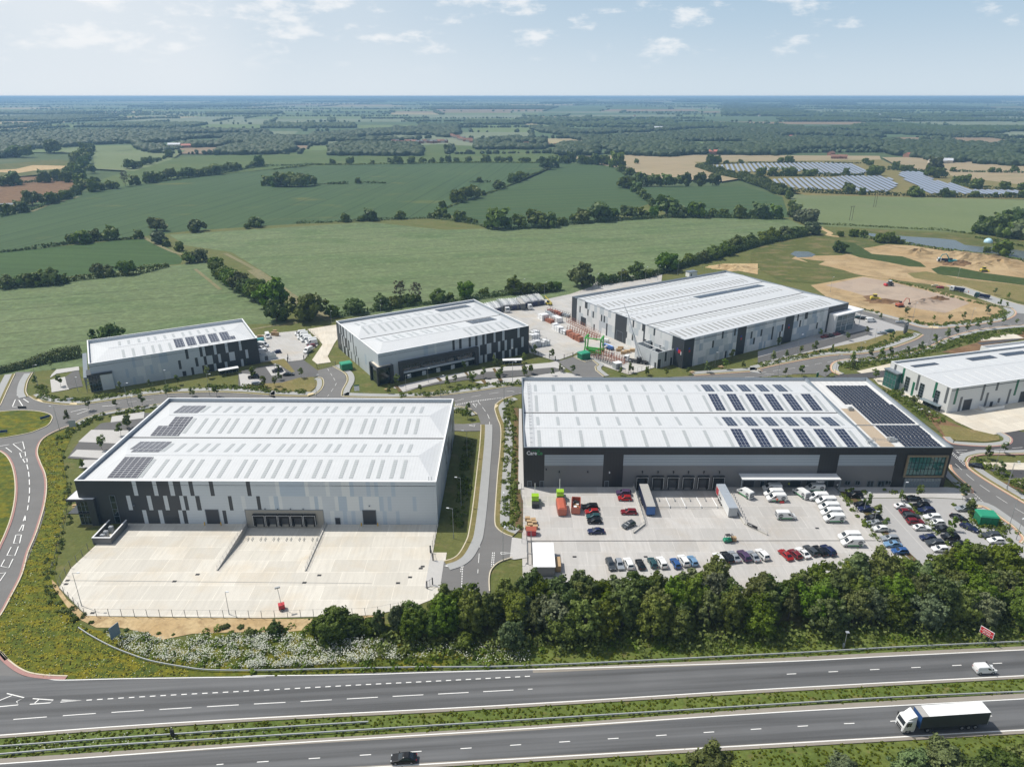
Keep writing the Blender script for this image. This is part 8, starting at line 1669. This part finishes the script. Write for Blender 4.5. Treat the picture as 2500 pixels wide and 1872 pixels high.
van('small', 's', 1560, 690, 158, 'white van at the foot of the largest warehouse wall', None, small=True)
bl = thing('boom_lift', 'blue boom lift parked folded in the storage yard', 'boom lift', (*G('s', 1630, 790, .8), .13), -.8); box_obj(bl, 'base', pm('blue'), [(-1.6,-1.,.5,1.6,1.,1.4)]); mb = MB(); mb.tube([(1.6,0,1.8),(-3.2,0,2.2)],.28,6); mb.box(-4.2,-.7,.9,-3.2,.7,1.9); mb.build('boom', pm('blue'), bl); [wheel(bl, a, s*1., .45, .35) for a in (-1.1,1.1) for s in (-1,1)]
cl_ = tractor(*G('s', 1890, 935, 1.2), .13, math.pi-.35, 'white mobile crane lorry with long jib reaching up', 'white'); cl_.rotation_euler.z = math.radians(155)
box_obj(cl_, 'deck', m_chass, [(-8.,-1.2,.9,.4,1.2,1.3)]); [wheel(cl_, a, s*1., .5, .3) for a in (-5.2,-6.5) for s in (-1,1)]
cj = MB(); T0 = Vector(G('s', 2010, 960, 2.)+(2.,)); bq = G('s', 2010, 985); dvy = bq[1]
def at_depth(r, x, y, Y):
    a, b, s_ = REG[r]; u = (a+x*s_-CX)/F; v = (b+y*s_-CY)/F; dy = math.cos(PT)-v*math.sin(PT); dz = -math.sin(PT)-v*math.cos(PT); t = Y/dy; return Vector((u*t, Y, HC+dz*t))
J0 = at_depth('s', 2005, 920, dvy); J1 = at_depth('s', 1865, 360, dvy+2); J2 = at_depth('s', 1810, 235, dvy+3)
jb = thing('crane_jib', 'long pale telescopic jib of the mobile crane', 'crane jib', tuple(J0)); O = J0; mb = MB(); mb.tube([(0,0,0), tuple(J1-O)], .42, 6, 0, .25); mb.tube([tuple(J1-O), tuple(J2-O)], .14, 5); mb.build('boom', m_cope, jb); mb = MB(); b2 = at_depth('s', 2080, 1000, dvy-1.); mb.tube([tuple(J1.lerp(J0, .3)-O), tuple(b2-O)], .10, 5); mb.build('stay', m_steel, jb); box_obj(jb, 'turret', m_chass, [(-1.,-1.,-2.2,1.,1.,.4)])
p = G('s', 1722, 1015, 1.3); root = thing('grey_cabin', 'square grey cabin beside the crane corner', 'cabin', (*p, .13), .5); box_obj(root, 'wall', m_tin, [(-1.6,-1.3,0,1.6,1.3,2.7)]); box_obj(root, 'roof', m_cope, [(-1.7,-1.4,2.703,1.7,1.4,2.8)]); box_obj(root, 'door', m_sgrey, [(-.5,-1.36,.1,.4,-1.303,2.1)])
for i, (x, y) in enumerate(((1805,850),(1850,835),(1920,820),(1765,790),(1745,815))): crate('s', x, y, f'{ordn(i+1)} plywood crate by the largest warehouse door', 1.4, 2.6)
p = G('c', 1660, 235, 1.5); root = thing('site_hut', 'small white hut with flat roof behind the largest warehouse', 'hut', (*p, 0), .4); box_obj(root, 'wall', m_cope, [(-3,-2.,0,3,2.,3.2)]); box_obj(root, 'roof', m_copeg, [(-3.3,-2.3,3.203,3.3,2.3,3.5)]); box_obj(root, 'door', m_sgrey, [(-2.,-2.06,.1,-1.,-2.003,2.2)])
# ---- cars by the largest warehouse, road traffic
for r, x, y, d, k, c, l in (('d',555,925,205,'hatch','maroon','dark red car in the shade below the largest warehouse'),('d',600,920,205,'hatch','black','black car second in the shade below the largest warehouse'),('d',650,905,205,'saloon','maroon','maroon saloon third in the shade below the largest warehouse'),('d',690,893,205,'saloon','grey','grey saloon fourth in the shade below the largest warehouse'),('d',825,765,150,'hatch','teal','dark hatchback at the top of the corner car park'),('d',865,775,150,'suv','black','black car beside the dark hatchback in the corner car park'),('d',765,803,180,'estate','grey','grey car near the glazed corner of the largest warehouse'),('d',1030,897,165,'estate','silver','silver estate car near the totem sign'),('d',1095,883,165,'suv','teal','dark car with pale roof near the totem sign'),('d',1185,805,160,'saloon','silver','silver saloon turning out of the side road'),('d',1515,517,160,'hatch','red','red car parked at the start of the haul road'),('d',1470,503,160,'hatch','cream','cream car parked behind the red car on the haul road'),('i',1810,978,150,'hatch','black','black car half on the pavement by the new road'),('d',2000,0,0,'hatch','white','x')):
    if l != 'x': car(r, x, y, d, k, c, l)
van('plain', 'd', 940, 790, 10, 'large white van parked alone in the corner car park', None)
o = car('N', 986, 1852, 183, 'saloon', 'black', 'black car driving on the near carriageway'); o.name = 'moving_car'; o.location.z = .25
o = van('small', 'm', 1855, 485, 3, 'small white van driving on the far carriageway', None); o.location.z = .25
# lorry on the carriageway
P0 = G('m', 1110, 1085); P1 = G('m', 1840, 1035); lo = thing('articulated_lorry', 'white-cabbed articulated lorry with dark curtain-side trailer on the near carriageway', 'lorry', (*P0, .25), ang(P1, P0)); lo.location = (*[P0[i] for i in (0, 1)], .25)
e = np.array(P1)-np.array(P0); e /= np.linalg.norm(e); nn = np.array([-e[1], e[0]]); c0 = np.array(P0)+nn*1.25+e*0.; lo.location = (*c0, .25)
R_ = [(.35,-2.3,-.05,1.15),(1.,-2.35,.0,1.24),(1.5,-2.35,-.02,1.25),(1.65,-2.35,-.06,1.25),(2.75,-2.35,-.38,1.22),(3.0,-2.3,-.6,1.15)]; mb = MB(); loft(mb, R_, .16); mb.build('cab', pm('white'), lo)
glaze(lo, R_[3], R_[4], rear=False, xcut=(.42,.58,.9)); mb = MB(); mb.hexa([(-2.3,-1.15,3.003),(-.7,-.9,3.003),(-.7,.9,3.003),(-2.3,1.15,3.003),(-2.3,-1.15,4.0),(-2.1,-1.1,4.0),(-2.1,1.1,4.0),(-2.3,1.15,4.0)]); mb.build('wind_deflector', pm('white'), lo)
box_obj(lo, 'grille', m_chass, [(.003,-.75,.55,.05,.75,.85),(.003,-.7,1.0,.04,.7,1.3)]); lamps(lo, .02, -2.3, .95, .7); box_obj(lo, 'chassis', m_chass, [(-15.9,-.5,.75,-2.35,.5,1.1)])
TL = -16.3; box_obj(lo, 'trailer_body', [M('curtain_charcoal', (.035,.038,.045), .55, var=.15, scale=.5), pm('blue')], [(TL,-1.27,1.15,-3.203,1.27,4.0,0),(-3.2,-1.25,1.15,-3.13,1.25,3.97,1)])
box_obj(lo, 'trailer_roof', [M('trailer_roof_white', (.78,.79,.79), .6, var=.02), m_tr], [(TL-.02,-1.29,4.003,-4.4,1.29,4.08,0),(-4.397,-1.29,4.003,-3.1,1.29,4.08,1)]); box_obj(lo, 'rear_frame', m_tin, [(TL-.1,-1.28,1.1,TL-.023,1.28,4.06)]); box_obj(lo, 'side_guard', m_chass, [(-11.,-1.2,.5,-6.,-1.15,1.),(-11.,1.15,.5,-6.,1.2,1.)])
for x in (-1.1,-4.9,-11.6,-12.9,-14.2):
    for s in (-1, 1): wheel(lo, x, s*1.05, .5, .32)
for s in (-1, 1): box_obj(lo, 'wing_mirror', m_chass, [(-.5,s*1.45-.1,2.,-.35,s*1.45+.1,2.7)])
# ---- earthworks machines
tractor(*G('B', 480, 1170, 1.), .1, math.radians(140), 'white-cabbed tipper lorry leading on the haul road', 'white', True); tractor(*G('B', 1040, 1320, 1.), .1, math.radians(140), 'dark tipper lorry following on the haul road', 'teal', True); tractor(*G('B', 180, 500, 1.5), .1, math.radians(165), 'tipper lorry being loaded by the turquoise excavator', 'white', True)
def excavator(x, y, rot, c, label, k=1.):
    root = thing('excavator', label, 'excavator', (x, y, .1), rot); root.scale = (k, k, k); P = pm(c)
    for s in (-1, 1): mb = MB(); loft(mb, [(0,-1.9,1.9,.3),(.4,-2.2,2.2,.3),(.9,-1.9,1.9,.3)], .3); o = mb.build('track', m_chass, root); o.location.y = s*1.2
    box_obj(root, 'house', P, [(-2.4,-1.3,1.,1.3,1.3,2.1)]); box_obj(root, 'cab', m_wind, [(.1,.35,2.103,1.4,1.25,3.1)]); mb = MB(); mb.tube([(1.,-.2,1.9),(3.2,-.2,5.),(5.2,-.2,4.6)],.28,6,0,.22); mb.build('boom', P, root); mb = MB(); mb.tube([(5.2,-.2,4.8),(6.3,-.2,2.)],.2,5); mb.build('stick', P, root); mb = MB(); mb.hexa([(5.8,-.8,1.),(6.8,-.8,1.),(6.8,.4,1.),(5.8,.4,1.),(6.,-.8,2.),(6.6,-.8,2.),(6.6,.4,2.),(6.,.4,2.)]); mb.build('bucket', m_chass, root)
excavator(*G('B', 400, 520, 2.), math.radians(165), 'aqua', 'turquoise excavator loading a tipper beside the dark pit', 1.25); excavator(*G('x', 870, 130), math.radians(15), 'orange', 'orange excavator with raised boom on the building plot', .95)
def dozer(x, y, rot, c, label, roller=False, k=1.):
    root = thing('roller' if roller else 'bulldozer', label, 'roller' if roller else 'bulldozer', (x, y, .1), rot); P = pm(c); root.scale = (k,)*3
    mb = MB(); loft(mb, [(.6,-2.2,1.2,.8),(1.5,-2.2,1.6,.85),(1.9,-2.,.6,.8)], .15); mb.build('body', P, root); box_obj(root, 'cab', m_wind, [(-1.,-.7,1.903,.5,.7,2.9)]); box_obj(root, 'cab_roof', P if not roller else m_cope, [(-1.1,-.8,2.903,.6,.8,3.05)])
    if roller: mb = MB(); mb.tube([(2.2,-1.,.75),(2.2,1.,.75)],.75,14); mb.build('drum', m_sr, root); [wheel(root, -1.3, s*.9, .65, .4) for s in (-1,1)]
    else:
        for s in (-1, 1): mb = MB(); loft(mb, [(0,-1.9,1.5,.25),(.45,-2.2,1.8,.25),(.95,-1.9,1.5,.25)], .3); o = mb.build('track', m_chass, root); o.location.y = s*1.05
        box_obj(root, 'blade', P, [(2.2,-1.5,.1,2.4,1.5,1.2),(1.6,-.9,.4,2.197,.9,.6)])
dozer(*G('x', 600, 60), math.radians(-8), 'yellow', 'yellow bulldozer on the dark soil of the building plot', k=1.2); dozer(*G('d', 1090, 505), math.radians(190), 'grey', 'red-drummed roller on the crushed stone pad', True, 1.1); dozer(*G('B', 1120, 770), math.radians(0), 'yellow', 'yellow bulldozer behind the long green strip', k=1.1)
for i, (r, x, y, rx, h, m_) in enumerate((('x',1150,75,11,2.2,m_pad),('x',1060,95,8,1.6,m_pad),('x',1290,45,7,1.8,m_brown),('B',600,600,13,3.,m_brown),('B',400,615,7,2.,m_brown),('B',1050,640,12,2.5,m_earth),('B',500,430,26,4.,m_earth),('B',800,480,24,5.,m_earth),('B',1150,520,26,4.5,m_earth),('B',1500,600,24,4.,m_earth),('d',1330,235,16,4.,m_earth),('c',2050,190,14,2.5,m_sand),('c',1900,180,10,2.,m_sand),('x',680,70,12,1.4,m_brown))):
    p = G(r, x, y); mb = MB(); n = 22; rr = random.Random(i); vs = [(0,0,h*.9)]; fs = []
    for k in range(1, 6):
        for a in range(n): t = k/5; q = 1+.18*math.sin(a*1.9+i)+.1*rr.uniform(-1,1); vs.append((math.cos(a*6.283/n)*rx*t*q, math.sin(a*6.283/n)*rx*t*q*.55, h*(1-t)**1.3*(1+.35*rr.uniform(-1,1)) if k < 5 else -.1))
    for a in range(n): fs.append((0, 1+a, 1+(a+1)%n))
    for k in range(4):
        for a in range(n): fs.append((1+k*n+a, 1+(k+1)*n+a, 1+(k+1)*n+(a+1)%n, 1+k*n+(a+1)%n))
    mb.add(vs, fs); o = mb.build('spoil_heap', m_); o.location = (*p, .05); tag(o, f'{ordn(i+1)} heap of loose soil on the site being dug', 'soil heap', 'soil heaps on the site')
# inspection kit beside the open van
o = box_obj(None, 'tool_box', m_sr, [(-.6,-.3,0,.6,.3,.5)]); o.location = (*G('w', 1000, 430), .13); tag(o, 'red kit box on the ground beside the open van', 'box')
# ------------------------------------------------------------------ haze
mb = MB(); mb.hexa([(-23000,-1500,-4),(23000,-1500,-4),(23000,20900,-4),(-23000,20900,-4),(-23000,-1500,117.),(23000,-1500,117.),(23000,20900,32.),(-23000,20900,32.)])
hz = mb.build('haze', None); hz.data.materials.clear()
hm = bpy.data.materials.new('haze_air'); hm.use_nodes = True; ht = hm.node_tree; ht.nodes.clear()
ho = ht.nodes.new('ShaderNodeOutputMaterial'); pvn = ht.nodes.new('ShaderNodeVolumePrincipled'); pvn.inputs['Color'].default_value = (.41,.69,1.,1); pvn.inputs['Density'].default_value = 1.35e-4; pvn.inputs['Anisotropy'].default_value = .1
ht.links.new(pvn.outputs[0], ho.inputs['Volume']); hz.data.materials.append(hm); tag(hz, kind='stuff', label='pale blue summer haze over the countryside')
